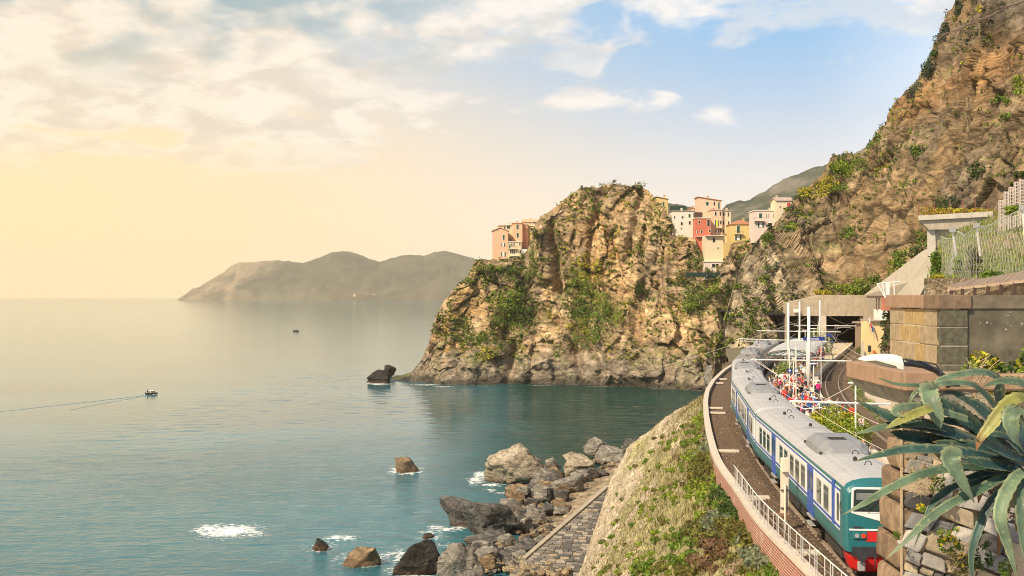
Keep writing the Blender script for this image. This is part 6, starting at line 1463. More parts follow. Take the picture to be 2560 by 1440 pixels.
def build_rubble():
    # rubble wall with big quoins; the agave roots on top of it
    Y0, XL = 10.8, 3.80; k = Y0/F; Zf = lambda py: CAMZ-(py-EYE)*k; Xf = lambda px: (px-1280)*k
    root = empty('rubble_wall', (XL, Y0, 7.5), 0, 'rough rubble stone wall with large brown quoins at its corner', 'wall'); o = root.location
    rel = lambda a: (a[0]-o.x, a[1]-o.y, a[2]-o.z)
    jbox(MB(), rel((XL+.10, Y0+.05, 7.2)), rel((6.2, Y0+.55, Zf(1120))), .004).obj('mortar_core', mat('rubble_mortar', (.30, .245, .17), .95, .3, 9, .02, 20), root)
    qm = [mat('quoin_brown', (.20, .135, .085), .9, .55, 6, .02, 18, streak=.4, dark=(.13, .085, .05)), mat('quoin_tan', (.25, .175, .11), .9, .55, 6, .02, 18, streak=.4, dark=(.17, .11, .06))]
    ql = [(1030, 1098, 2228), (1100, 1176, 2214), (1180, 1258, 2203), (1262, 1346, 2194), (1352, 1428, 2186), (1434, 1530, 2190)]
    for i, (ya, yb, xl) in enumerate(ql):
        V, Fc, fr, idh = boulder_mesh(500+i, 4, 6, .05, .02); N0 = V/np.linalg.norm(V, axis=1)[:, None]; V = np.sign(V)*np.abs(V)**.22
        xq = Xf(2250); hw = .13; hz = (yb-ya)*k/2; yl = (xq*F/(xl-1280)-Y0)/2
        V = V+N0*(.09*fbm(V*1.7+i*9, 4, i))[:, None]
        V[:, 0] -= .10*np.clip(-V[:, 0], 0, 1)*(1-V[:, 2]**2)
        V = V*np.array([hw, yl, hz*.97]); c = (xq+hw, Y0+yl, (Zf(ya)+Zf(yb))/2)
        mesh_np('quoin', V+np.array(rel(c)), Fc, qm[i % 2], root, smooth=True)
    MB().box(rel((Xf(2250)+.012, Y0-.006, 8.3)), (.018, .02, 2.2)).obj('pointing', mat('corner_lit_edge', (.36, .27, .17), .9, .3, 9), root)  # pale strip painting the sunlit edge of the quoin corner
    # rubble stones of the face, bedding dips to the right
    tones = [mat('rubble_slate', (.17, .165, .16), .9, .35, 7, .02, 18), mat('rubble_grey', (.27, .25, .215), .9, .3, 7, .02, 18), mat('rubble_tan', (.35, .28, .185), .9, .3, 7, .02, 18), mat('rubble_dark', (.075, .072, .068), .9, .4, 7, .02, 18), mat('rubble_pale', (.40, .37, .325), .9, .25, 7, .02, 18)]
    protos = []
    for s in range(7):
        V, Fc, fr, idh = boulder_mesh(600+s, 3, 5, .06, .05); N0 = V/np.linalg.norm(V, axis=1)[:, None]; V = np.sign(V)*np.abs(V)**.24
        V = V+N0*(.16*fbm(V*1.3+s*9, 4, s))[:, None]; V[:, 0] += V[:, 2]*random.uniform(-.25, .25); V[:, 2] += V[:, 0]*random.uniform(-.12, .12); protos.append((V, Fc))
    r = random.Random(12); z = 7.45; rowi = 0
    while z < Zf(1110):
        h = r.choice((.075, .10, .13, .17, .20)); x = Xf(2258)-.02+r.uniform(0, .05)
        while x < 5.6:
            w = h*r.uniform(1.0, 2.3); V, Fc = protos[r.randrange(7)]; a = -.30+r.uniform(-.08, .08); ca, sa = math.cos(a), math.sin(a)
            W = V*np.array([w/2*1.0, .07, h/2*1.0]); W = W @ np.array([[ca, 0, -sa], [0, 1, 0], [sa, 0, ca]]).T
            zz = z+h/2-.30*(x-3.9)*1.0; 
            if 7.35 < zz < Zf(1120)+.05:
                mesh_np('stone', W+np.array(rel((x+w/2, Y0+.03+r.uniform(-.02, .03), zz))), Fc, tones[r.choices(range(5), (3, 4, 3, 2, 3))[0]], root)
            x += w+r.uniform(-.004, .006)
        z += h+.002; rowi += 1
        if z > Zf(1110)-.0 and False: break
    z = Zf(1110)
    while z < Zf(1110)+.55:
        h = r.uniform(.07, .145); x = Xf(2258)+.05
        while x < 5.6:
            w = h*r.uniform(1.1, 2.7); zz = z+h/2-.30*(x-3.9)
            if zz < Zf(1125):
                V, Fc = protos[r.randrange(7)]; W = V*np.array([w/2*.96, .07, h/2*.95]); mesh_np('stone', W+np.array(rel((x+w/2, Y0+.03, zz))), Fc, tones[r.randrange(5)], root)
            x += w+.01
        z += h
build_rubble()

# ------------------------------------------------------------------ street lamp head hanging in front of the parapet
def build_lamp():
    root = empty('street_lamp', tuple(at(2330, 930, 12.2)), 0, 'white street lamp head on a dark curved arm', 'street lamp'); o = root.location
    D = 12.0; sec = []
    # sections from tip to neck: (px of centre, y top, y bottom, depth half width)
    S = [(2146, 896, 899, .03), (2160, 891, 902, .07), (2185, 886.5, 907, .10), (2215, 885, 914, .12), (2236, 886, 920, .12), (2250, 891, 923, .11), (2254, 902, 923, .09)]
    rows = []
    for px, yt, yb, hw in S:
        c0 = at(px, yt, D)-o; c1 = at(px, yb, D)-o; zt, zb = c0.z, c1.z; x = c0.x; y = c0.y; m_ = zb+(zt-zb)*.45
        rows.append([(x, y-hw, zb), (x, y-hw, m_), (x, y-hw*.55, zt-.004), (x, y+hw*.55, zt), (x, y+hw, m_), (x, y+hw, zb)])
    MB().loft(rows).obj('housing', mat('lamp_white', (.74, .69, .60), .5, .08, 5), root, smooth=False, bevel=.004)
    gl = [at(2163, 902.5, D-.075)-o, at(2190, 901, D-.13)-o, at(2240, 915, D-.135)-o, at(2244, 921, D-.125)-o, at(2215, 917, D-.125)-o]
    MB().prism(gl, (0, .012, -.002)).obj('glass_bowl', mat('lamp_glass', (.16, .15, .11), .15, .2, 3, spec=.8), root)
    ar = [at(2252, 906, D)-o, at(2280, 908, D)-o, at(2310, 914, D+.05)-o, at(2340, 926, D+.1)-o, at(2360, 942, D+.15)-o, at(2372, 965, D+.2)-o]
    MB().tube(ar, [.045, .04, .036, .034, .034, .034], 10).obj('arm', mat('arm_black', (.02, .022, .026), .35, .2, 4), root, smooth=True)
    ca = [at(2256, 902, D)-o, at(2300, 903, D)-o, at(2340, 912, D)-o, at(2352, 928, D)-o, at(2350, 945, D)-o]; MB().tube(ca, .008, 6).obj('cable', dark_m, root)
build_lamp()

# ------------------------------------------------------------------ the big agave
def agave_mat():
    m = bpy.data.materials.new('agave_leaf'); m.use_nodes = True; nt = m.node_tree; N = nt.nodes; L = nt.links
    b = N['Principled BSDF']; b.inputs['Roughness'].default_value = .5; b.inputs['Specular IOR Level'].default_value = .35
    a = N.new('ShaderNodeAttribute'); a.attribute_name = 'col'; tc = N.new('ShaderNodeTexCoord')
    n1 = N.new('ShaderNodeTexNoise'); n1.inputs['Scale'].default_value = 6; n1.inputs['Detail'].default_value = 7; L.new(tc.outputs['Object'], n1.inputs['Vector'])
    mr = N.new('ShaderNodeMapRange'); mr.inputs[1].default_value = .3; mr.inputs[2].default_value = .7; mr.inputs[3].default_value = .62; mr.inputs[4].default_value = 1.3; L.new(n1.outputs['Fac'], mr.inputs[0])
    sc = N.new('ShaderNodeVectorMath'); sc.operation = 'SCALE'; L.new(a.outputs['Color'], sc.inputs[0]); L.new(mr.outputs[0], sc.inputs['Scale'])
    n2 = N.new('ShaderNodeTexNoise'); n2.inputs['Scale'].default_value = 26; n2.inputs['Detail'].default_value = 4; L.new(tc.outputs['Object'], n2.inputs['Vector'])
    r2 = N.new('ShaderNodeMapRange'); r2.inputs[1].default_value = .60; r2.inputs[2].default_value = .70; r2.inputs[4].default_value = .38; L.new(n2.outputs['Fac'], r2.inputs[0])
    mx = N.new('ShaderNodeMix'); mx.data_type = 'RGBA'; L.new(r2.outputs[0], mx.inputs[0]); L.new(sc.outputs[0], mx.inputs[6]); mx.inputs[7].default_value = (.40, .36, .16, 1)
    L.new(mx.outputs[2], b.inputs['Base Color'])
    bp = N.new('ShaderNodeBump'); bp.inputs['Distance'].default_value = .004; L.new(n1.outputs['Fac'], bp.inputs['Height']); L.new(bp.outputs[0], b.inputs['Normal'])
    return m
AG = agave_mat()
def catmull(P, n):
    P = [Vector(p) for p in P]; P = [P[0]*2-P[1]]+P+[P[-1]*2-P[-2]]; out = []
    m = len(P)-3
    for i in range(n):
        u = i/(n-1)*m; k = min(int(u), m-1); t = u-k; a, b, c, d = P[k:k+4]
        out.append(.5*((2*b)+(c-a)*t+(2*a-5*b+4*c-d)*t*t+(3*b-a-3*c+d)*t**3))
    return out
def agave_leaf(root, picks, wpx, face=(-.25, -.8, .55), tone='blue', fold=.42, tip='sharp', twist=0.0):
    """one thick channelled leaf along picked points (px, py, depth); wpx = widest in photo pixels"""
    o = root.location; P = [at(*p)-o for p in picks]; n = 26; C = catmull(P, n); Dm = picks[0][2]; w = wpx*1.08/F*Dm/2
    V = []; col = []; f0 = Vector(face).normalized(); r = random.Random(int(picks[-1][0]*7+picks[-1][1]))
    blue = np.array([.020, .055, .060]); green = np.array([.038, .080, .052]); pale = np.array([.110, .160, .092]); olive = np.array([.20, .20, .05]); brown = np.array([.19, .09, .03])
    for i, c in enumerate(C):
        t = i/(n-1); tan = (C[min(i+1, n-1)]-C[max(i-1, 0)]).normalized()
        f = f0.copy(); f.rotate(Matrix.Rotation(twist*t, 3, tan)); sdv = tan.cross(f)
        if sdv.length < .05: sdv = tan.cross(Vector((0, 0, 1)))
        sdv.normalize(); up = sdv.cross(tan).normalized()
        ww = w*float(np.interp(t, [0, .12, .35, .6, .8, .93, 1], [.72, .85, 1, .92, .62, .26, .01])); th = max(.004, ww*.16*(1-t*.8))
        ser = .09*ww*(1 if i % 2 else -1)
        ex = ((-1, fold), (-.55, .10), (0, 0), (.55, .10), (1, fold))
        for j, (a, b) in enumerate(ex): V.append(c+sdv*(a*ww+(ser if j in (0, 4) else 0)*(1 if a > 0 else -1))+up*(b*ww))
        for j, (a, b) in enumerate(reversed(ex)):
            V.append(c+sdv*a*ww*.98+up*(b*ww-(th*(1-abs(a)*.85))-.002))
        base = {'blue': blue, 'green': green, 'pale': pale, 'olive': olive}[tone]; end = {'blue': green, 'green': pale, 'pale': pale, 'olive': olive}[tone]
        cc = lerp(base, end, np.clip(t*1.25-.2, 0, 1))
        for j in range(10):
            q = j if j < 5 else 9-j; e = lerp(cc, np.array([.42, .40, .20]), .28 if q in (0, 4) else 0)
            if tip == 'dead': e = lerp(e, brown, float(np.clip((t-.72)*5, 0, 1)))
            else: e = lerp(e, brown, float(np.clip((t-.95)*16, 0, .8)))
            col.append(e)
    Fc = []
    for i in range(n-1):
        for j in range(10): Fc.append((i*10+j, i*10+(j+1) % 10, (i+1)*10+(j+1) % 10, (i+1)*10+j))
    Fc = np.array(Fc)
    return mesh_np('leaf', np.array([list(v) for v in V]), Fc, AG, root, smooth=True, col=np.array(col))
def build_agave():
    root = empty('agave', tuple(at(2550, 1165, 9.9)), 0, 'huge blue green agave sprawling over the rubble wall', 'agave')
    L = [([(2545, 1148, 9.9), (2430, 1106, 9.7), (2333, 1076, 9.6), (2255, 1060, 9.5), (2200, 1034, 9.5), (2136, 1000, 9.5)], 46, 'blue'),
         ([(2548, 1140, 10.0), (2450, 1082, 9.9), (2385, 1032, 9.8), (2340, 988, 9.75)], 52, 'blue'),
         ([(2345, 986, 9.78), (2322, 974, 9.7), (2326, 1000, 9.6), (2342, 1040, 9.55), (2352, 1072, 9.55)], 44, 'pale'),
         ([(2545, 1100, 10.1), (2478, 1050, 10.1), (2410, 1000, 10.0), (2380, 984, 10.0), (2350, 984, 9.9)], 24, 'blue'),
         ([(2550, 1100, 10.2), (2500, 1036, 10.2), (2462, 988, 10.1), (2420, 960, 10.0), (2342, 962, 9.9), (2286, 984, 9.8), (2270, 1030, 9.8)], 18, 'green'),
         ([(2556, 1080, 10.4), (2503, 1010, 10.4), (2494, 955, 10.3), (2465, 934, 10.2), (2415, 935, 10.1), (2350, 950, 10.0), (2338, 962, 10.0)], 24, 'green'),
         ([(2400, 965, 10.1), (2340, 962, 10.0), (2290, 965, 9.95), (2236, 960, 9.9), (2195, 944, 9.85)], 15, 'green'),
         ([(2640, 1010, 10.0), (2570, 966, 9.9), (2510, 954, 9.8), (2458, 966, 9.7)], 26, 'green'),
         ([(2600, 1040, 9.5), (2560, 1000, 9.4), (2530, 1004, 9.35), (2500, 1034, 9.3), (2475, 1068, 9.3), (2452, 1096, 9.3), (2440, 1128, 9.3)], 34, 'olive'),
         ([(2600, 1090, 9.3), (2545, 1032, 9.25), (2525, 1048, 9.2), (2535, 1095, 9.2), (2560, 1130, 9.25)], 40, 'pale'),
         ([(2420, 1050, 9.75), (2320, 1022, 9.6), (2262, 1020, 9.5), (2238, 1032, 9.45), (2262, 1044, 9.4)], 26, 'pale'),
         ([(2330, 1022, 9.5), (2300, 1032, 9.45), (2258, 1050, 9.4), (2212, 1072, 9.4)], 26, 'olive'),
         ([(2360, 1075, 9.6), (2290, 1062, 9.5), (2222, 1068, 9.45), (2134, 1086, 9.4)], 30, 'green'),
         ([(2545, 1165, 9.6), (2450, 1138, 9.45), (2372, 1127, 9.4), (2274, 1124, 9.35), (2200, 1138, 9.3), (2136, 1153, 9.3)], 27, 'blue'),
         ([(2540, 1172, 9.5), (2470, 1162, 9.35), (2400, 1146, 9.25)], 34, 'blue'),
         ([(2408, 1140, 9.2), (2380, 1136, 9.15), (2378, 1160, 9.1), (2402, 1205, 9.1), (2437, 1257, 9.1)], 46, 'pale'),
         ([(2545, 1180, 9.6), (2460, 1170, 9.45), (2374, 1172, 9.35), (2296, 1190, 9.3), (2218, 1226, 9.25), (2160, 1260, 9.2), (2106, 1287, 9.2)], 24, 'green'),
         ([(2550, 1182, 9.5), (2500, 1198, 9.4), (2452, 1224, 9.3), (2374, 1262, 9.2), (2315, 1304, 9.15), (2277, 1342, 9.1), (2210, 1402, 9.1)], 24, 'green'),
         ([(2540, 1178, 9.7), (2470, 1184, 9.6), (2403, 1207, 9.5), (2345, 1247, 9.45), (2320, 1282, 9.4), (2284, 1372, 9.4)], 20, 'blue'),
         ([(2552, 1185, 9.5), (2520, 1210, 9.4), (2471, 1270, 9.35), (2442, 1336, 9.3), (2428, 1394, 9.3), (2434, 1470, 9.3)], 22, 'blue'),
         ([(2560, 1180, 9.3), (2535, 1200, 9.2), (2508, 1250, 9.1), (2500, 1300, 9.05), (2520, 1366, 9.0), (2544, 1450, 9.0)], 32, 'pale'),
         ([(2580, 1190, 9.3), (2562, 1215, 9.2), (2553, 1278, 9.1), (2560, 1356, 9.1), (2575, 1440, 9.1)], 30, 'green'),
         ([(2500, 1150, 9.8), (2400, 1122, 9.7), (2310, 1100, 9.6), (2250, 1090, 9.55), (2225, 1080, 9.5)], 36, 'blue'),
         ([(2560, 1130, 10.0), (2530, 1075, 10.0), (2512, 1020, 10.0), (2505, 985, 9.9)], 30, 'blue'),
         ([(2552, 1150, 9.95), (2470, 1095, 9.9), (2400, 1062, 9.85), (2320, 1050, 9.8)], 40, 'blue'), ([(2556, 1155, 9.7), (2480, 1130, 9.6), (2400, 1118, 9.55), (2330, 1104, 9.5)], 44, 'blue'), ([(2560, 1130, 9.9), (2500, 1070, 9.9), (2440, 1015, 9.85), (2400, 990, 9.8)], 34, 'blue'), ([(2565, 1160, 9.5), (2520, 1140, 9.4), (2480, 1120, 9.35), (2430, 1090, 9.3)], 46, 'blue'), ([(2556, 1170, 9.7), (2500, 1185, 9.65), (2430, 1215, 9.6), (2380, 1262, 9.6)], 30, 'blue'), ([(2570, 1120, 9.7), (2545, 1080, 9.7), (2530, 1040, 9.7), (2532, 1000, 9.7)], 40, 'blue'),
         ([(2575, 1140, 9.6), (2540, 1110, 9.55), (2500, 1090, 9.5), (2455, 1085, 9.5)], 30, 'blue')]
    for i, (p, w, t) in enumerate(L): agave_leaf(root, p, w, tone=t, tip='dead' if i == 8 else 'sharp', face=(-.3, -.75, .6) if i % 3 else (-.15, -.6, .8))
    MB().tube([Vector((-.02, .1, -.35)), Vector((0, .05, -.05)), Vector((.05, 0, .1))], [.16, .14, .05], 10).obj('stem', mat('agave_stem', (.14, .12, .07), .9, .4, 8, .02), root)
    # withered leaves hanging below
    for i, p in enumerate(([(2520, 1200, 9.7), (2505, 1260, 9.65), (2500, 1330, 9.6), (2495, 1400, 9.6)], [(2480, 1190, 9.9), (2455, 1220, 9.9), (2445, 1260, 9.9)], [(2550, 1210, 9.7), (2545, 1290, 9.7), (2540, 1330, 9.7)])):
        l = agave_leaf(root, p, 14, tone='olive', tip='dead'); l.data.materials[0] = mat('dead_leaf', (.17, .085, .035), .9, .4, 12)
build_agave()
# ================================================================== PLANTS
GREEN = {'dark': (.050, .092, .016), 'mid': (.125, .195, .024), 'light': (.22, .29, .032), 'yellow': (.42, .37, .030), 'grey': (.19, .21, .12), 'olive': (.16, .15, .035), 'dry': (.34, .27, .15), 'blue': (.055, .085, .05), 'brown': (.16, .10, .05)}
def projector(G):
    P = G.reshape(-1, 3); px = 1280+P[:, 0]/P[:, 1]*F; py = EYE+(CAMZ-P[:, 2])/P[:, 1]*F
    def pick(x, y, tol=9):
        d = (px-x)**2+(py-y)**2; k = np.argmin(d)
        near = d < max(d[k]*4, tol**2); idx = np.where(near)[0]; j = idx[np.argmin(P[idx, 1])] if len(idx) else k
        return P[j].copy(), d[k]**.5
    return pick
pick_prom = projector(PROM['G'][::2, ::2]); pick_cliff = projector(CLIFF['G'][::2, ::2]); pick_emb = projector(EMB['G'])
def shrub(label, blobs, pick, name='shrub', leaf=.4, n=60, seed=1, group='shrubs on the headland', r3=1.0, lift=.3, D=None, stems=True):
    """a bush made of lumps: blobs = (px, py, rx px, ry px, colour key)"""
    B = []; r = random.Random(seed); p0 = None
    for (x, y, rx, ry, ck) in blobs:
        p = pick(x, y)[0] if D is None else np.array(at(x, y, D)); sc = p[1]/F
        if p0 is None: p0 = p.copy()
        m = max(1, int(rx*ry/90.)) if rx*ry > 200 else 1
        for _ in range(m*2 if m > 1 else 1):
            q = (pick(x+r.uniform(-.75, .75)*rx, y+r.uniform(-.75, .75)*ry)[0] if D is None else np.array(at(x+r.uniform(-.7, .7)*rx, y+r.uniform(-.7, .7)*ry, D))) if m > 1 else p
            rad = (rx*sc*(.42 if m > 1 else 1), rx*sc*.5*r3, ry*sc*(.5 if m > 1 else 1)); q[1] -= rad[1]*.35; q[2] += rad[2]*lift
            c = np.array(GREEN[ck])*r.uniform(.75, 1.3); B.append((q-p0, rad, n, c))
    V, Fc, col = foliage(B, seed, leaf)
    root = empty(name, tuple(p0), 0, label, 'shrub', group)
    mesh_np('foliage', V, Fc, leaf_mat, root, col=col)
    if stems:
        mb = MB()
        for b in B[:8]:
            c = Vector(b[0]); mb.tube([Vector((c.x*.7, c.y*.7+.1, c.z-b[1][2]*.9)), c], [.05*b[1][2]+.02, .01], 5)
        mb.obj('stem', mat('shrub_wood', (.10, .075, .05), .95, .3, 5), root)
    return root
PS = [('broad dark green thicket on the ledge below the pink houses', [(1270, 745, 55, 28, 'light'), (1290, 790, 45, 45, 'mid'), (1310, 770, 35, 40, 'dark'), (1250, 800, 35, 25, 'mid')], 1),
      ('bushy greenery under the cream annex', [(1290, 680, 40, 22, 'mid'), (1312, 705, 22, 30, 'dark'), (1255, 690, 30, 16, 'dark')], 2), ('hedge in front of the gabled house', [(1215, 660, 22, 14, 'mid'), (1240, 672, 28, 12, 'light'), (1198, 650, 12, 14, 'dark')], 3),
      ('ivy clad tree trunk leaning between annex and cliff', [(1322, 610, 9, 30, 'mid'), (1318, 660, 14, 30, 'mid'), (1330, 590, 16, 14, 'olive')], 4), ('yellow flowering spurge at the top of the central gully', [(1462, 655, 34, 18, 'yellow'), (1440, 690, 30, 20, 'light'), (1470, 690, 30, 16, 'yellow')], 5),
      ('dark scrub below the yellow spurge in the central gully', [(1450, 730, 40, 26, 'mid'), (1490, 750, 40, 24, 'light'), (1440, 770, 30, 26, 'dark')], 6), ('speckled green scrub halfway down the middle of the headland', [(1480, 800, 60, 40, 'mid'), (1520, 780, 30, 30, 'light'), (1440, 820, 30, 20, 'yellow')], 7),
      ('green clump near the foot of the headland, right of the cleft', [(1460, 850, 30, 26, 'mid'), (1485, 835, 22, 16, 'light')], 8), ('scrub on the seaward nose of the headland', [(1190, 850, 36, 20, 'mid'), (1215, 880, 26, 16, 'yellow'), (1230, 830, 24, 16, 'olive')], 9),
      ('rounded bush standing on the seaward crest', [(1195, 680, 24, 12, 'olive'), (1170, 700, 18, 12, 'mid')], 10), ('big green bank below the cream house', [(1745, 745, 50, 26, 'mid'), (1725, 775, 36, 22, 'light'), (1770, 720, 36, 18, 'light')], 11), ('dark thicket left of the cream house', [(1715, 685, 34, 18, 'olive'), (1690, 700, 24, 14, 'dark'), (1735, 660, 20, 16, 'mid')], 12),
      ('round dark bush beside the cliff below the village', [(1832, 728, 22, 24, 'dark'), (1815, 745, 14, 14, 'mid')], 13), ('upright dark bush right of the central wall', [(1604, 735, 18, 30, 'dark'), (1600, 770, 10, 20, 'olive')], 14), ('tangle of plants on the summit, left part', [(1490, 474, 34, 9, 'olive'), (1500, 462, 18, 7, 'mid'), (1470, 476, 20, 8, 'dark')], 15),
      ('plants on the summit, right part', [(1545, 458, 26, 6, 'olive'), (1600, 470, 16, 7, 'mid')], 16), ('dark ivy hanging in the summit cleft', [(1490, 510, 12, 26, 'dark'), (1480, 540, 10, 16, 'mid')], 17), ('bushes beside the retaining wall below the village lane', [(1870, 640, 24, 12, 'mid'), (1860, 665, 30, 9, 'dark')], 18),
      ('dark bush against the left wall of the white house', [(1660, 560, 12, 14, 'dark'), (1650, 520, 12, 8, 'mid')], 19), ('scrub over the crest left of the summit', [(1400, 512, 22, 8, 'olive'), (1360, 540, 20, 8, 'dark'), (1430, 490, 16, 7, 'mid')], 20)]
for lab, bl, sd_ in PS: shrub(lab, bl, pick_prom, seed=sd_, leaf=.42, n=34, lift=.2)
CS = [('dense green bank above the tunnel portal', [(2110, 720, 50, 18, 'light'), (2150, 712, 36, 14, 'mid'), (2060, 730, 24, 12, 'yellow'), (2190, 690, 20, 14, 'mid')], 31), ('yellow flowering garden scrub on the cliff crest by the village', [(2030, 480, 36, 14, 'yellow'), (2060, 460, 30, 18, 'yellow'), (2090, 470, 30, 16, 'mid')], 32),
      ('mixed green thicket on the middle of the crest', [(2100, 430, 36, 26, 'light'), (2130, 410, 34, 20, 'mid'), (2080, 425, 20, 16, 'dark')], 33), ('blue green tree like scrub on the upper crest', [(2300, 175, 26, 26, 'blue'), (2270, 220, 22, 22, 'blue'), (2325, 140, 18, 20, 'dark')], 34),
      ('dark pines clinging to the skyline edge near the top', [(2350, 80, 16, 24, 'blue'), (2390, 20, 12, 30, 'blue'), (2345, 110, 12, 14, 'dark')], 35), ('scrub along the edge above the spiky agaves', [(2180, 345, 18, 16, 'mid'), (2200, 320, 14, 12, 'blue'), (2165, 365, 16, 12, 'dark')], 36),
      ('dark bush behind the balcony', [(2350, 508, 26, 16, 'dark'), (2375, 500, 22, 14, 'blue')], 37), ('green patch halfway up the brown face', [(2290, 375, 20, 16, 'mid'), (2280, 365, 14, 10, 'dark')], 38), ('light green tuft left of the dark hollow', [(2250, 465, 14, 12, 'light')], 39),
      ('row of shrubs beside the gallery', [(2250, 640, 26, 22, 'mid'), (2225, 670, 26, 16, 'light'), (2300, 600, 18, 20, 'mid'), (2280, 625, 20, 16, 'dark')], 40), ('bush on the face above the portal, left', [(2110, 580, 28, 18, 'mid'), (2130, 560, 20, 12, 'olive')], 41), ('trailing plants on the pale slab beside the village', [(1920, 600, 18, 20, 'mid'), (1960, 560, 24, 12, 'light'), (1910, 640, 14, 14, 'olive')], 42),
      ('agave coloured scrub on the pale slab', [(1940, 660, 16, 14, 'grey'), (1925, 690, 10, 12, 'grey'), (1905, 690, 12, 10, 'mid')], 43), ('shrubs on the netted rock at the right edge, upper', [(2545, 215, 24, 20, 'light'), (2500, 250, 24, 14, 'mid')], 44), ('dark shrub on the netted rock at the right edge', [(2440, 430, 24, 18, 'dark'), (2545, 430, 16, 14, 'dark')], 45),
      ('small green bush near the top of the face', [(2445, 20, 12, 10, 'yellow'), (2470, 100, 14, 10, 'mid')], 46), ('low yellow flowers at the foot of the pale slab', [(2000, 750, 10, 5, 'yellow')], 47), ('grassy strip running up the face at the right', [(2500, 290, 30, 8, 'mid'), (2470, 310, 24, 8, 'light')], 48)]
for lab, bl, sd_ in CS: shrub(lab, bl, pick_cliff, seed=sd_, leaf=.30, n=46, group='shrubs on the station cliff', lift=.2)
# spiky agave rosettes on the crests
def spiky(c, r_, n, seed, cl):
    r = np.random.default_rng(seed); V = []; C = []
    for _ in range(n):
        a = r.uniform(0, 6.283); e = r.uniform(.1, 1.35); d = np.array([math.cos(a)*math.cos(e), math.sin(a)*math.cos(e), math.sin(e)]); s = np.cross(d, [0, 0, 1.]); s /= np.linalg.norm(s)+1e-6
        L_ = r_*r.uniform(.7, 1.1); w = r_*.09; b = np.array(c)
        V += [b-s*w, b+d*L_*.5-s*w*.9+[0, 0, .03], b+d*L_+np.array([0, 0, -.18*L_]), b+d*L_*.5+s*w*.9+[0, 0, .03]]; C += [np.array(cl)*r.uniform(.7, 1.3)]*4
    return V, C
def rosettes():
    k = 0
    for pick, pts, grp in ((pick_cliff, [(2110, 378, 10), (2140, 372, 11), (2125, 400, 10), (2155, 385, 9), (2095, 395, 9), (2160, 420, 8), (2020, 500, 8), (1990, 520, 9), (1975, 540, 8), (1930, 610, 9), (1945, 655, 10), (2070, 430, 8)], 'agaves on the cliff crest'), (pick_prom, [(1735, 722, 12), (1525, 455, 11), (1460, 466, 9), (1300, 640, 8), (1590, 462, 7), (1335, 600, 8), (1165, 706, 8), (1475, 858, 8), (1310, 862, 7)], 'agaves on the headland')):
        for (x, y, rp) in pts:
            p = pick(x, y)[0]; rr = rp*p[1]/F*1.4; V, C = spiky((0, 0, 0), rr, 22, 80+k, (.15, .18, .105))
            o = mesh_np('agave_rosette', np.array(V), np.arange(len(V)).reshape(-1, 4), leaf_mat, col=np.array(C), loc=tuple(p+np.array([0, -.3, .2])))
            wh = ('on the skyline crest' if y < 430 else 'on the pale slab below the village') if grp.endswith('crest') else ('on the summit' if y < 500 else 'on the headland face')
            tag(o, 'spiky grey green agave rosette '+wh, 'agave', 'rosettes '+wh); k += 1
rosettes()
def scrub(name, label, G, n, seed, leaf, thr, col, nl=10, rad=.9, zmin=-1e9, zone=None):
    """uncounted tufts rooted in cracks and on ledges"""
    r = np.random.default_rng(seed); nu, nv = G.shape[:2]; B = []; P = G.reshape(-1, 3); idx = r.integers(0, len(P), n*6); P = P[idx]
    k = fbm(P/9., 3, seed)+.5*fbm(P/3., 2, seed+1); ok = (k > thr) & (P[:, 2] > zmin)
    if zone is not None: ok &= zone(P)
    P = P[ok][:n]
    for p in P:
        ck = col[r.integers(len(col))]; s = rad*r.uniform(.4, 1.3); B.append((p+np.array([0, -s*.3, s*.2]), (s, s*.7, s*.6), nl, np.array(GREEN[ck])*r.uniform(.7, 1.3)))
    V, Fc, c = foliage(B, seed, leaf); o = mesh_np(name, V, Fc, leaf_mat, col=c); tag(o, label, 'scrub', kind='stuff')
scrub('headland_scrub', 'low scrub in the cracks of the headland', PROM['G'], 3200, 5, .36, -.02, ['mid', 'mid', 'olive', 'yellow', 'dark', 'light'], 12, .8, SEA+9)
scrub('cliff_scrub', 'low scrub in the cracks of the station cliff', CLIFF['G'], 1500, 6, .28, .1, ['mid', 'olive', 'dark', 'light'], 12, .6, -2)
scrub('crest_scrub', 'scrub along the left edge of the station cliff', CLIFF['G'][:, 200:], 420, 9, .30, -.3, ['mid', 'blue', 'yellow', 'light', 'dark'], 16, .9, -2, lambda P: P[:, 2] > 25)

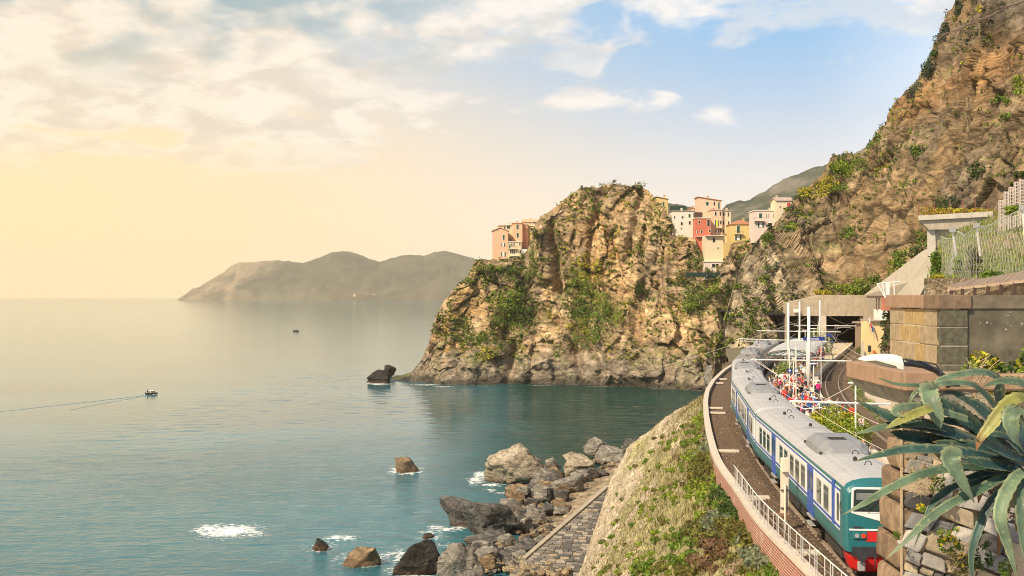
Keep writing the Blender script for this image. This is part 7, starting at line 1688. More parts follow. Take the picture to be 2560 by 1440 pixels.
# ------------------------------------------------------------------ embankment plants
def embank_plants():
    r = random.Random(21)
    big = [('dark green bush hanging over the sea wall', [(1825, 1225, 30, 30, 'dark'), (1800, 1260, 34, 34, 'dark'), (1840, 1200, 14, 22, 'mid'), (1830, 1270, 24, 26, 'mid')], 1), ('rust and olive heath bush below the brick wall', [(1830, 1335, 46, 34, 'olive'), (1790, 1370, 36, 30, 'brown'), (1860, 1340, 24, 24, 'grey')], 2),
           ('grey green bush with dry stems near the bottom edge', [(1890, 1395, 46, 26, 'grey'), (1850, 1410, 34, 20, 'dry'), (1925, 1400, 22, 20, 'mid')], 3), ('leafy green bush at the bottom of the slope, right', [(1930, 1425, 26, 20, 'mid'), (1895, 1435, 26, 16, 'light')], 4), ('silvery bush in the middle of the upper slope', [(1790, 1290, 34, 22, 'grey'), (1760, 1310, 30, 18, 'grey')], 5),
           ('olive scrub along the dry path', [(1735, 1330, 40, 18, 'olive'), (1700, 1350, 30, 16, 'mid')], 6), ('tall grassy bank under the curve of the wall', [(1750, 1180, 34, 40, 'olive'), (1765, 1120, 20, 40, 'grey'), (1745, 1060, 16, 30, 'light'), (1752, 1220, 30, 26, 'light')], 7), ('green clump in the bottom corner of the slope', [(1610, 1425, 30, 16, 'mid'), (1640, 1415, 26, 12, 'olive')], 8),
           ('pale prickly pear on the lower right slope', [(1778, 1398, 14, 14, 'yellow')], 9), ('low rusty heath in front of the olive scrub', [(1760, 1400, 40, 22, 'brown'), (1720, 1425, 36, 18, 'olive')], 10)]
    for lab, bl, s in big: shrub(lab, bl, pick_emb, seed=60+s, leaf=.13, n=130, group='bushes on the embankment', lift=.35, r3=1.0)
    for i in range(34):
        y = r.uniform(1090, 1430); xr = np.interp(y, [1090, 1180, 1300, 1440], [1768, 1800, 1840, 1960]); x = xr-r.uniform(5, 130)*(.5+.5*r.random()); ck = r.choice(['mid', 'olive', 'grey', 'light', 'olive', 'dry']); w = r.uniform(10, 22)
        kn = {'mid': 'green', 'olive': 'olive', 'grey': 'silvery', 'light': 'bright green', 'dry': 'dry straw coloured'}[ck]; wh = 'far' if y < 1190 else ('middle' if y < 1310 else 'near')
        shrub('%s shrub on the %s slope under the wall' % (kn, wh), [(x, y, w, w*.7, ck), (x+w*.6, y+4, w*.7, w*.5, ck)], pick_emb, seed=400+i, leaf=.12, n=150, group='%s shrubs on the %s slope' % (kn, wh), lift=.35)
    # separate tufts dotted over the pale pitching
    for i in range(190):
        u = r.random(); y = r.uniform(1060, 1438); xr = np.interp(y, [1060, 1150, 1300, 1440], [1748, 1790, 1800, 1700]); xl = np.interp(y, [1060, 1150, 1216, 1300, 1440], [1662, 1570, 1535, 1505, 1462]); x = xl+(xr-xl)*u**.7
        p, d = pick_emb(x, y)
        if d > 12: continue
        s = r.uniform(6, 15)*(.7+.5*u)/F*p[1]; ck = r.choice(['mid', 'light', 'light', 'olive', 'mid'])
        V, Fc, c = foliage([((0, -.05, s*.25), (s, s*.8, s*.55), 170, np.array(GREEN[ck])*r.uniform(.8, 1.3)), ((s*.7, 0, s*.1), (s*.6, s*.5, s*.35), 90, np.array(GREEN[ck])*.9), ((-s*.5, -.1, s*.05), (s*.5, s*.5, s*.3), 80, np.array(GREEN[ck])*1.1)], 300+i, .085)
        o = mesh_np('slope_tuft', V, Fc, leaf_mat, col=c, loc=tuple(p)); lo = 'lower' if y > 1300 else ('middle' if y > 1180 else 'far')
        tag(o, 'small %s tuft on the %s part of the pale stone slope' % ({'mid': 'green', 'light': 'bright green', 'olive': 'olive'}[ck], lo), 'tuft', '%s tufts on the %s slope' % (ck, lo))
    # dry grass
    rg = np.random.default_rng(3); G = EMB['G']; nu, nv = G.shape[:2]; V = []; C = []
    for _ in range(16000):
        j = int(rg.beta(1.1, 2.6)*nv*.95); i = rg.integers(20, nu); p = G[i, min(j, nv-1)]
        h = rg.uniform(.2, .55)*(1.1-j/nv*.7); d = np.array([rg.normal()*.35, rg.normal()*.35, 1.]); w = np.array([rg.normal(), rg.normal(), 0]); w = w/np.linalg.norm(w)*.035
        V += [p-w, p+w, p+d*h]; C += [np.array(GREEN['dry' if rg.random() < .55 else 'olive'])*rg.uniform(.7, 1.4)]*3
    o = mesh_np('dry_grass', np.array(V), np.arange(len(V)).reshape(-1, 3), leaf_mat, col=np.array(C)); tag(o, 'dry grass growing below the sea wall', 'grass', kind='stuff')
embank_plants()

# ------------------------------------------------------------------ plants on the platform and by the rails
def station_plants():
    def bush(name, lab, c, rad, n, ck, leaf, seed, cat='bush'):
        root = empty(name, tuple(c), 0, lab, cat); B = []; r = random.Random(seed)
        for _ in range(26):
            d = Vector((r.gauss(0, 1), r.gauss(0, 1), abs(r.gauss(0, 1)))).normalized(); B.append(((d.x*rad[0]*.72, d.y*rad[1]*.72, rad[2]*.35+d.z*rad[2]*.6), tuple(x*.42 for x in rad), n, np.array(GREEN[r.choice(ck)])*r.uniform(.8, 1.25)))
        V, Fc, col = foliage(B, seed, leaf, up=.6); mesh_np('foliage', V, Fc, leaf_mat, root, col=col)
        MB().tube([(0, 0, 0), (0, 0, rad[2]*.6)], [.12, .06], 6).obj('stem', mat('shrub_wood', (.10, .075, .05)), root); return root
    c = tp(74.5, 4.8, .55); bush('round_hedge', 'big round bright green hedge on the platform behind the front coach', c, (1.9, 3.4, 2.0), 330, ['light', 'light', 'light', 'yellow'], .10, 5, 'hedge')
    c = at(1965, 915, 122); bush('small_tree', 'round leafy tree under the canopy fan', (c.x, c.y, .55), (1.5, 1.5, 2.2), 90, ['mid', 'light'], .10, 6, 'tree')
    c = at(2048, 845, 185); bush('pale_tree', 'pale green tree in front of the tunnel pillar', (c.x, c.y, .55), (2.6, 2.2, 3.4), 90, ['light', 'grey', 'mid'], .13, 7, 'tree')
    c = at(2160, 880, 200); bush('trackside_bush', 'small bush inside the curved wing wall', (c.x, c.y, -.3), (1.4, 1.4, 1.4), 40, ['mid', 'olive'], .13, 8)
    B = []; r = random.Random(9)
    for _ in range(420):
        Y = r.uniform(62, 215); n = off2(Y)+r.choice([r.uniform(2.0, 3.4), r.uniform(2.2, 6.5), -1.9+r.uniform(-.1, .25)]); p = tp(Y, n, -.2); s = r.uniform(.15, .5); B.append((tuple(p), (s*1.3, s*1.6, s*.45), 12, np.array(GREEN[r.choice(['mid', 'light', 'light', 'olive'])])*r.uniform(.7, 1.3)))
    V, Fc, c = foliage(B, 12, .14, up=.8); tag(mesh_np('trackside_weeds', V, Fc, leaf_mat, col=c), 'weeds growing along the inner track', 'weeds', kind='stuff')
station_plants()

# ------------------------------------------------------------------ grassy slope, rock net, pergola, foreground bush
def right_side():
    a = [at(2318, 716, 62), at(2480, 716, 61), at(2760, 716, 58)]; b = [at(2352, 600, 96), at(2440, 560, 99), at(2560, 512, 102), at(2800, 440, 104)]
    A = resample([list(p) for p in a], 90); B = resample([list(p) for p in b], 90); t = np.linspace(0, 1, 60); G = A[:, None]*(1-t[None, :, None])+B[:, None]*t[None, :, None]; P = G.reshape(-1, 3); P[:, 2] += .35*fbm(P/4., 4, 5)
    c = lerp(np.array([.14, .15, .05]), np.array([.24, .185, .10]), sstep(fbm(P/5., 4, 7), -.1, .35)[:, None]); o = mesh_np('grassy_slope', P, grid_faces(90, 60), mat('slope_turf', rough=1, var=.3, scale=2, attr=True, bump=.08, bscale=5), smooth=True, col=c); tag(o, kind='structure')
    rg = np.random.default_rng(8); V = []; C = []
    for _ in range(6000):
        p = P[rg.integers(len(P))]+rg.normal(size=3)*.1; h = rg.uniform(.15, .5); w = np.array([rg.normal(), rg.normal(), 0]); w = w/np.linalg.norm(w)*.04; d = np.array([rg.normal()*.4, rg.normal()*.4, 1]); V += [p-w, p+w, p+d*h]; C += [np.array(GREEN[['light', 'mid', 'dry', 'olive', 'light'][rg.integers(5)]])*rg.uniform(.7, 1.3)]*3
    tag(mesh_np('slope_grass', np.array(V), np.arange(len(V)).reshape(-1, 3), leaf_mat, col=np.array(C)), 'rough grass on the slope behind the rock net', 'grass', kind='stuff')
    for lab, x, y, D, rx, ry, ck, s in (('tall dark cypress like bush behind the rock net', 2432, 655, 66, 24, 42, 'olive', 3), ('bright green bush left of the net', 2340, 668, 67, 14, 40, 'mid', 4), ('small green bush in the middle of the net', 2395, 672, 65, 12, 26, 'light', 5), ('yellow flowering bush at the left end of the pergola', 2344, 700, 40, 20, 14, 'yellow', 6), ('green shrub beside the white lattice masts', 2530, 525, 84, 20, 14, 'light', 7), ('dark scrub at the foot of the slope above the pergola', 2490, 690, 60, 40, 12, 'mid', 8)):
        k = D/F; B = []; r = random.Random(s); p0 = at(x, y, D)
        for _ in range(16): B.append(((r.uniform(-.6, .6)*rx*k, r.uniform(-.3, .3)*rx*k, r.uniform(-.7, .7)*ry*k), (rx*k*.45, rx*k*.4, ry*k*.35), 60, np.array(GREEN[ck])*r.uniform(.7, 1.3)))
        V, Fc, c = foliage(B, s, .10 if D > 50 else .06); root = empty('slope_bush', (p0.x, p0.y, p0.z-ry*k), 0, lab, 'bush', 'bushes on the right slope'); ob = mesh_np('foliage', V+np.array([0, 0, ry*k]), Fc, leaf_mat, root, col=c)
        MB().tube([(0, 0, -.3), (0, 0, ry*k)], [.05, .02], 5).obj('stem', mat('shrub_wood', (.1, .075, .05)), root)
    # rock fall net
    root = empty('rockfall_net', tuple(at(2440, 690, 62)), 0, 'grey steel rockfall net draped between white posts on the slope', 'net'); o = root.location; nm = mat('net_wire', (.33, .33, .31), .5)
    tops = [at(2352, 592, 68), at(2378, 600, 67), at(2392, 576, 66), at(2412, 590, 65), at(2441, 566, 64), at(2470, 566, 63), at(2510, 545, 62), at(2556, 522, 61), at(2600, 500, 60)]
    bots = [at(2350, 690, 66), at(2366, 694, 65), at(2380, 690, 64), at(2400, 694, 63), at(2425, 694, 62), at(2460, 697, 61.5), at(2500, 696, 61), at(2560, 694, 60), at(2610, 694, 59)]
    Tt = resample([list(p) for p in tops], 90); Bb = resample([list(p) for p in bots], 90); net = MB()
    def npnt(i, v): 
        i = int(np.clip(i, 0, 89)); p = Vector(Tt[i]).lerp(Vector(Bb[i]), v); p.y -= .5*math.sin(v*math.pi)*(.7+.3*math.sin(i*.25)); return p-o
    for i in range(0, 90, 2): net.tube([npnt(i+6*v, v) for v in np.linspace(0, 1, 7)], .006, 3, cap=False)
    for i in range(0, 90, 2): net.tube([npnt(i-6*v, v) for v in np.linspace(0, 1, 7)], .0055, 3, cap=False)
    for v in np.linspace(0, 1, 9): net.tube([npnt(i, v) for i in range(0, 90, 5)], .008, 3, cap=False)
    tag(net.obj('mesh_wires', nm, root), kind='stuff')
    MB().tube([npnt(i, 0) for i in range(0, 90, 4)], .035, 5).obj('top_cable', nm, root)
    for (x, y, D, yb) in ((2381, 574, 66, 640), (2441, 564, 64, 640), (2556, 520, 61, 640)):
        a = at(x, y, D)-o; MB().tube([at(x+10, yb, D+.5)-o, a], .07, 8).obj('post', white_m, root); MB().box(a, (.3, .25, .3)).obj('post_head', nm, root); MB().tube([a, at(x+120, y+40, D+1)-o], .02, 4).obj('stay', nm, root)
    # white lattice masts at the right edge
    for i, (x, w, yt, yb) in enumerate(((2505, 9, 500, 548), (2517, 8, 478, 545), (2530, 9, 468, 540), (2543, 9, 455, 535), (2556, 9, 448, 530))):
        D = 86; k = D/F; p = at(x, yb, D); h = (yb-yt)*k; ww = w*k; r2 = empty('lattice_mast', tuple(p), 0, ['shortest white lattice mast, leftmost of the row', 'white lattice mast second from the left', 'middle white lattice mast of the row', 'white lattice mast second from the right edge', 'tallest white lattice mast at the right edge'][i], 'mast', 'white lattice masts')
        mb = MB()
        for sx in (-.5, .5): mb.box((sx*ww, 0, h/2-.5), (.05, .05, h+1)); mb.box((sx*ww, ww*.8, h/2-.5), (.05, .05, h+1))
        mb.obj('rails', mat('mast_white', (.55, .48, .43), .7), r2); rg2 = MB(); z = -.4
        while z < h: rg2.box((0, 0, z), (ww, .04, .05)); rg2.box((0, ww*.8, z+.06), (ww, .04, .05)); z += .26
        tag(rg2.obj('rungs', MATS['mast_white'], r2), kind='stuff')
    # pergola behind the pier
    D = 30.; root = empty('pergola', tuple(at(2470, 745, D)), 0, 'low pergola with a split cane roof behind the stone pier', 'pergola'); o = root.location; bw = mat('pergola_post', (.075, .045, .035), .9); cm = mat('cane', (.36, .27, .20), .95, .3, 6, .01)
    e0, e1 = at(2370, 720, 29.2)-o, at(2600, 694, 26.5)-o; f0, f1 = at(2392, 708, 32)-o, at(2620, 668, 31)-o
    for i in range(46):
        t = i/45; a = e0.lerp(e1, t); b = f0.lerp(f1, t); j = Vector((0, 0, random.uniform(-.012, .012))); MB().tube([a+j-Vector((0, .05*random.random(), 0)), b+j], .022, 5).obj('cane', cm, root)
    MB().beam(e0-Vector((0, 0, .05)), e1-Vector((0, 0, .05)), .06, .06).obj('edge_beam', cm, root); MB().beam(f0-Vector((0, 0, .05)), f1-Vector((0, 0, .05)), .06, .06).obj('edge_beam', bw, root)
    for t in (.04, .17, .31, .46, .60, .74, .88): a = e0.lerp(e1, t); MB().beam(a-Vector((0, 0, .05)), a-Vector((0, 0, .9)), .07, .07).obj('post', bw, root)
    P = resample([list(at(2310, 742, 33)), list(at(2650, 742, 31))], 120); rows = []
    for v in np.linspace(0, 1, 16): q = P.copy(); q[:, 2] += lerp(-.6, .55, v); rows.append(q)
    G = np.stack(rows, 1); Q = G.reshape(-1, 3); idh, f1_, f2_ = cells(Q/np.array([.16, .16, .1]), 4); Q[:, 1] -= .07*(idh-.3)*(1-f1_); c = lerp(np.array([.36, .27, .16]), np.array([.52, .42, .28]), idh[:, None])*(1-.65*np.exp(-((f2_-f1_)/.08)**2))[:, None]
    tag(mesh_np('dry_stone_wall', Q, grid_faces(120, 16), boulder_m, col=c), 'tan dry stone wall behind the pergola posts', 'wall')
    fr = empty('tilted_support', tuple(at(2215, 742, 55)), 0, 'thin white tilted steel support above the pier', 'support'); o = fr.location
    for pts in ([(2192, 709), (2250, 704)], [(2192, 709), (2206, 730), (2214, 748)], [(2206, 708), (2214, 748)], [(2220, 712), (2220, 748)], [(2216, 720), (2222, 720)], [(2235, 706), (2236, 740)]): MB().tube([at(x, y, 55)-o for x, y in pts], .03, 5).obj('bar', white_m, fr)
    bk = MB(); bk.box((0, 0, 0), (.16, .1, .9)); q = bk.obj('white_post', white_m, fr); q.location = at(2219, 728, 55)-o
    # leafy bush beside the pier, dry twigs
    D = 13.4; k = D/F; root = empty('leafy_bush', tuple(at(2500, 985, D)), 0, 'leafy yellow green bush between the pier and the agave', 'bush'); o = root.location; B = []; r = random.Random(31)
    for _ in range(46):
        x, y = r.uniform(2425, 2600), r.uniform(890, 985); x = max(x, 2425+(930-y)*.7); q = at(x, y, D+r.uniform(-.3, .5))-o; B.append((tuple(q), (.11, .11, .09), 40, np.array(GREEN[r.choice(['light', 'mid', 'mid', 'yellow', 'dark'])])*r.uniform(.7, 1.25)))
    V, Fc, c = foliage(B, 31, .040, up=.6); mesh_np('foliage', V, Fc, leaf_mat, root, col=c)
    tw = MB()
    for i in range(14):
        a = at(r.uniform(2430, 2470), r.uniform(930, 960), 12.9)-o; tw.tube([a, a+Vector((r.uniform(-.1, .12), 0, r.uniform(.05, .12))), a+Vector((r.uniform(-.15, .2), 0, r.uniform(.1, .22)))], .0035, 4)
    tw.obj('dry_twigs', mat('dry_twig', (.42, .33, .22), .9), root)
    # weeds and dry grass on the rubble wall
    def weed(lab, x, y, rx, ry, ck, n, s, leaf=.016, D=10.55, fl=0, dry=0):
        k = D/F; root = empty('wall_weed', tuple(at(x, y+ry, D)), 0, lab, 'plant', 'weeds on the rubble wall'); o = root.location; r = random.Random(s); B = []
        for _ in range(n): B.append((tuple(at(x+r.uniform(-.8, .8)*rx, y+r.uniform(-.8, .8)*ry, D+r.uniform(-.05, .08))-o), (.03, .03, .03), 26, np.array(GREEN[ck])*r.uniform(.7, 1.3)))
        if B: V, Fc, c = foliage(B, s, leaf); mesh_np('foliage', V, Fc, leaf_mat, root, col=c)
        if fl:
            B = [(tuple(at(x+r.uniform(-.7, .7)*rx, y+r.uniform(-.9, .5)*ry, D-.1)-o), (.011, .011, .011), 12, (.70, .50, .02)) for _ in range(fl)]; V, Fc, c = foliage(B, s+1, .010, jit=.1); tag(mesh_np('yellow_flowers', V, Fc, leaf_mat, root, col=c), kind='stuff')
        if dry:
            mb = MB()
            for _ in range(dry):
                a = at(x+r.uniform(-.3, .9)*rx, y+r.uniform(-.2, .9)*ry, D+r.uniform(-.05, .1))-o; d = Vector((r.uniform(-.14, .1), r.uniform(-.05, .05), r.uniform(-.04, .10))); mb.tube([a, a+d*.5+Vector((0, 0, .015)), a+d], .0018, 3, cap=False)
            mb.obj('dry_stalks', mat('dry_straw', (.50, .39, .25), .9), root)
    weed('yellow flowered weed clump in the middle of the rubble wall', 2375, 1350, 34, 34, 'mid', 22, 1, fl=14, dry=20); weed('green weed below the yellow flowers', 2395, 1410, 26, 34, 'olive', 20, 2, fl=5, dry=30); weed('tangle of dry straw at the corner of the rubble wall', 2300, 1195, 50, 44, 'dry', 4, 3, dry=230)
    weed('leafy sprig in the straw at the wall corner', 2345, 1215, 20, 30, 'mid', 14, 4); weed('small yellow flowers below the straw', 2302, 1268, 12, 8, 'light', 4, 5, fl=6); weed('dark sprigs under the hanging agave leaves', 2460, 1390, 30, 40, 'dark', 16, 6); weed('sprig by the quoin corner edge', 2244, 1338, 6, 10, 'mid', 4, 7); weed('green tuft near the lower right corner', 2520, 1420, 24, 22, 'mid', 14, 8, dry=20)
    weed('dry stems behind the upper agave leaves', 2440, 1000, 60, 50, 'dry', 3, 9, D=10.6, dry=120); weed('dry leaves and roots under the agave', 2500, 1250, 40, 50, 'brown', 20, 10, D=10.4, dry=60)
    # bare branch against the cliff, top right
    br = empty('bare_branch', tuple(at(2600, 0, 18)), 0, 'bare twisted branch reaching in at the top right corner', 'branch'); o = br.location; bm_ = mat('bare_bark', (.15, .11, .085), .95, .3, 10); r = random.Random(2)
    main = [(2640, -10), (2560, 3), (2520, 15), (2475, 40), (2440, 52), (2405, 68), (2372, 82), (2350, 86)]; MB().tube([at(x, y, 18)-o for x, y in main], [.03, .026, .022, .018, .014, .011, .008, .003], 6).obj('limb', bm_, br)
    for x, y in main[1:-1]:
        for _ in range(5):
            d = (r.uniform(-46, -8), r.uniform(-10, 40)); MB().tube([at(x, y, 18)-o, at(x+d[0]*.5, y+d[1]*.4, 18+r.uniform(-.1, .1))-o, at(x+d[0], y+d[1], 18)-o], [.007, .005, .002], 4).obj('twig', bm_, br)
right_side()
# ================================================================== PEOPLE ON THE PLATFORM, BOATS
def body_mesh(name, pose):
    """one continuous figure grown over a skeleton; z up, facing -y, 1.72 m tall"""
    J = {'pelvis': (0, 0, .95), 'waist': (0, .0, 1.10), 'chest': (0, .01, 1.32), 'neck': (0, .01, 1.48), 'head0': (0, -.01, 1.56), 'head1': (0, -.01, 1.66), 'head2': (0, 0, 1.70)}
    for s, q in ((-1, 'l'), (1, 'r')):
        J['sh'+q] = (s*.17, .01, 1.42); J['el'+q] = (s*.25, .03, 1.15); J['wr'+q] = (s*.27, -.05, .92); J['ha'+q] = (s*.27, -.08, .83)
        J['hip'+q] = (s*.09, 0, .90); J['kn'+q] = (s*.10, -.01, .50); J['an'+q] = (s*.105, .02, .09); J['to'+q] = (s*.115, -.13, .04)
    J.update(pose)
    E = [('pelvis', 'waist'), ('waist', 'chest'), ('chest', 'neck'), ('neck', 'head0'), ('head0', 'head1'), ('head1', 'head2')]
    for q in 'lr': E += [('chest', 'sh'+q), ('sh'+q, 'el'+q), ('el'+q, 'wr'+q), ('wr'+q, 'ha'+q), ('pelvis', 'hip'+q), ('hip'+q, 'kn'+q), ('kn'+q, 'an'+q), ('an'+q, 'to'+q)]
    Rd = {'pelvis': (.15, .11), 'waist': (.135, .10), 'chest': (.165, .115), 'neck': (.055, .055), 'head0': (.085, .095), 'head1': (.085, .10), 'head2': (.06, .07)}
    for q in 'lr': Rd.update({'sh'+q: (.062, .062), 'el'+q: (.046, .046), 'wr'+q: (.034, .034), 'ha'+q: (.04, .03), 'hip'+q: (.095, .10), 'kn'+q: (.064, .066), 'an'+q: (.045, .05), 'to'+q: (.042, .03)})
    names = list(J); ix = {n: i for i, n in enumerate(names)}
    me = bpy.data.meshes.new(name); me.from_pydata([J[n] for n in names], [(ix[a], ix[b]) for a, b in E], []); ob = bpy.data.objects.new(name, me); COL.objects.link(ob)
    m = ob.modifiers.new('s', 'SKIN'); m.use_smooth_shade = True; ss = ob.modifiers.new('d', 'SUBSURF'); ss.levels = 1; ss.render_levels = 1
    for n in names: me.skin_vertices[0].data[ix[n]].radius = Rd[n]
    me.skin_vertices[0].data[ix['pelvis']].use_root = True
    dg = bpy.context.evaluated_depsgraph_get(); dg.update(); out = bpy.data.meshes.new_from_object(ob.evaluated_get(dg)); bpy.data.objects.remove(ob)
    out.name = name; out.materials.clear()
    return out, J
def paint(me, J, shorts=False, sleeves=True, hat=False):
    # slots: skin, shirt, trousers, hair, shoes
    mi = []
    arms = [np.array([J[k+q] for k in ('sh', 'el', 'wr', 'ha')]) for q in 'lr']
    for p in me.polygons:
        c = np.array(p.center); k = 1
        d_arm = min(min(np.linalg.norm(c-a) for a in A[2:]) for A in arms); d_fore = min(np.linalg.norm(c-(A[1]+A[2])/2) for A in arms)
        if c[2] > 1.50 and abs(c[0]) < .14: k = 3 if (c[2] > 1.665 or (c[1] > .015 and c[2] > 1.55)) else 0
        elif d_arm < .10 or (d_fore < .13 and not sleeves): k = 0
        elif c[2] < .07: k = 4
        elif c[2] < (.52 if shorts else -1): k = 0
        elif c[2] < 1.0 and not (min(np.linalg.norm(c-A[1]) for A in arms) < .14): k = 2
        mi.append(k)
    me.polygons.foreach_set('material_index', np.array(mi, dtype=np.int32)); me.update()
def build_people():
    poses = [({}, False, True), ({'knl': (-.10, -.10, .52), 'anl': (-.10, -.16, .09), 'tol': (-.11, -.31, .05), 'anr': (.10, .16, .11), 'tor': (.11, .02, .04), 'ell': (-.24, .12, 1.18), 'wrl': (-.22, .06, .95), 'hal': (-.22, .03, .87)}, True, False),
             ({'elr': (.24, -.08, 1.18), 'wrr': (.13, -.26, 1.28), 'har': (.10, -.30, 1.34)}, False, False), ({'ell': (-.28, .05, 1.16), 'wrl': (-.15, -.17, 1.08), 'hal': (-.07, -.20, 1.07), 'elr': (.28, .05, 1.16), 'wrr': (.15, -.17, 1.06), 'har': (.07, -.2, 1.05)}, True, True),
             ({'head0': (.03, -.04, 1.555), 'head1': (.035, -.06, 1.65), 'head2': (.03, -.05, 1.69), 'wrl': (-.30, 0, .92), 'hal': (-.31, -.02, .83), 'hipl': (-.10, 0, .90), 'knr': (.13, -.04, .5), 'anr': (.15, .0, .09), 'tor': (.19, -.13, .04)}, True, False)]
    meshes = []
    for i, (p, sh, sl) in enumerate(poses):
        me, J = body_mesh('person', p); paint(me, J, sh, sl)
        for _ in range(5): me.materials.append(None)
        me.polygons.foreach_set('use_smooth', np.ones(len(me.polygons), dtype=bool)); meshes.append(me)
    SH = {'white': (.74, .70, .66), 'red': (.55, .03, .03), 'navy': (.02, .03, .09), 'black': (.02, .02, .022), 'pale blue': (.32, .42, .56), 'pink': (.62, .16, .28), 'orange': (.60, .20, .05), 'grey': (.28, .27, .26), 'magenta': (.52, .01, .16), 'cream': (.66, .55, .40), 'green': (.07, .16, .09), 'blue': (.03, .09, .30)}
    TR_ = {'blue jeans': (.06, .09, .18), 'dark trousers': (.03, .03, .035), 'beige trousers': (.42, .33, .22), 'white trousers': (.62, .58, .53), 'grey trousers': (.20, .19, .18)}
    HR = {'dark': (.025, .018, .014), 'brown': (.09, .05, .03), 'fair': (.38, .26, .12), 'grey': (.42, .40, .37), 'white hat': (.75, .70, .62), 'red cap': (.5, .03, .03)}
    SK = [(.52, .30, .20), (.42, .23, .15)]
    mm = lambda kind, n, c: mat(kind+'_'+n.replace(' ', '_'), c, .85, .12, 6)
    shoe = mat('shoes', (.08, .07, .065), .8); pack = mat('backpack_black', (.03, .03, .035), .8); pack2 = mat('backpack_red', (.45, .03, .03), .8); pack3 = mat('backpack_blue', (.03, .07, .2), .8)
    r = random.Random(77); placed = []; usedm = set()
    bp = MB(); bp.box((0, .19, 1.25), (.30, .18, .44), taper=.85); bpo = bp.obj('backpack', pack, bevel=.04); bp_mesh = bpo.data; bpo2 = bp_mesh.copy(); bpo2.materials[0] = pack2; bp3 = bp_mesh.copy(); bp3.materials[0] = pack3; bpd = [bp_mesh, bp_mesh, bpo2, bp3]; bpo.name = 'tmp'; bpo_first = bpo
    def add(Y, n, rz, k=None, shirt=None, trousers=None, hair=None, bag=None):
        nonlocal bpo_first
        for (a, b) in placed:
            if (a-Y)**2+(b-n)**2 < .36**2: return False
        placed.append((Y, n)); p = tp(Y, n, .55); k = r.randrange(5) if k is None else k
        sn = shirt or r.choices(list(SH), (22, 9, 8, 8, 7, 4, 3, 6, 2, 6, 2, 6))[0]; tn = trousers or r.choices(list(TR_), (8, 6, 4, 3, 3))[0]; hn = hair or r.choices(list(HR), (8, 8, 3, 3, 6, 2))[0]
        o = bpy.data.objects.new('person', meshes[k]); COL.objects.link(o); o.location = p; o.rotation_euler = (0, 0, rz); s = r.uniform(.92, 1.07); o.scale = (s*r.uniform(.95, 1.1), s, s)
        for i, m_ in enumerate((mat('skin_%d' % (r.randrange(2)), SK[0] if r.random() < .6 else SK[1], .7), mm('shirt', sn, SH[sn]), mm('trousers', tn, TR_[tn]), mm('hair', hn, HR[hn]), shoe)):
            o.material_slots[i].link = 'OBJECT'; o.material_slots[i].material = m_
        if Y < 82: wh = 'beside the round hedge'
        elif n > off2(Y)-2.7: wh = 'near the inner track'
        elif Y < 108: wh = 'amid the crowd by coach two'
        elif Y < 136: wh = 'amid the crowd before the canopy'
        elif Y < 165: wh = 'beside the slatted canopy'
        else: wh = 'at the tunnel end'
        hs = hn+' hair' if hn in ('dark', 'brown', 'fair', 'grey') else hn
        low = tn if k not in (1, 3, 4) else tn.replace('trousers', 'shorts').replace('jeans', 'denim shorts')
        tag(o, 'person with %s, %s shirt, %s, %s' % (hs, sn, low.replace(' trousers', ' pants'), wh), 'person', 'people waiting on the platform')
        if (bag if bag is not None else r.random() < .28):
            if bpo_first is not None: b = bpo_first; bpo_first = None
            else: b = bpy.data.objects.new('backpack', bp_mesh); COL.objects.link(b)
            b.name = 'backpack'; b.data = r.choice(bpd); b.parent = o
        return True
    # known figures
    def known(px, py, rz, **k): 
        p = gp(px, py, .55); Y = p.y
        for _ in range(4): x, th = trk(Y); n = (p.x-x)/math.cos(th); Y = p.y+n*math.sin(th)
        add(Y, n, rz, **k)
    known(2045, 1000, 2.4, k=0, shirt='magenta', hair='dark', trousers='dark trousers', bag=False); known(2046, 984, .4, k=0, shirt='white', hair='fair'); known(2112, 1062, 3.0, k=0, shirt='red', hair='dark', trousers='dark trousers', bag=True); known(2130, 1066, 3.1, k=0, shirt='red', hair='brown', trousers='blue jeans', bag=True)
    known(2158, 1170, .6, k=3, shirt='white', hair='fair'); known(2174, 1192, 1.0, k=0, shirt='white', hair='dark'); known(2062, 1050, 2.8, shirt='navy', hair='dark'); known(2078, 1046, 3.0, shirt='white', hair='red cap'); known(2094, 1050, .4, shirt='grey', hair='dark')
    known(1950, 990, 1.2, shirt='red', hair='white hat'); known(1958, 968, .2, shirt='white', trousers='blue jeans'); known(1948, 962, -.5, shirt='green', hair='dark'); known(2018, 925, 0, shirt='orange', hair='dark', trousers='dark trousers'); known(1930, 985, 1.6, shirt='navy', trousers='dark trousers', hair='dark')
    known(2080, 870, 2.6, shirt='blue', hair='dark', trousers='dark trousers'); known(2067, 880, 2, shirt='navy', hair='brown'); known(2052, 893, 2.4, shirt='red', hair='dark', trousers='white trousers'); known(2044, 880, 1, shirt='white', hair='red cap')
    # the crowd
    def crowd(y0, y1, n0, n1, cnt):
        c = t = 0
        while c < cnt and t < cnt*12:
            t += 1; Y = r.uniform(y0, y1); w = off2(Y); n = 1.9+(w-3.9)*r.uniform(n0, n1)
            if 69.5 < Y < 79.5 and 2.2 < n < 7.2: continue
            c += bool(add(Y, n, r.uniform(-3.1, 3.1)))
    crowd(86, 100, .1, .80, 42); crowd(100, 114, .05, .86, 62); crowd(112, 134, .15, .88, 66); crowd(134, 160, .1, .95, 24); crowd(155, 195, .35, .92, 26); crowd(81, 92, .25, .95, 30); crowd(140, 175, .55, .97, 24)
build_people()

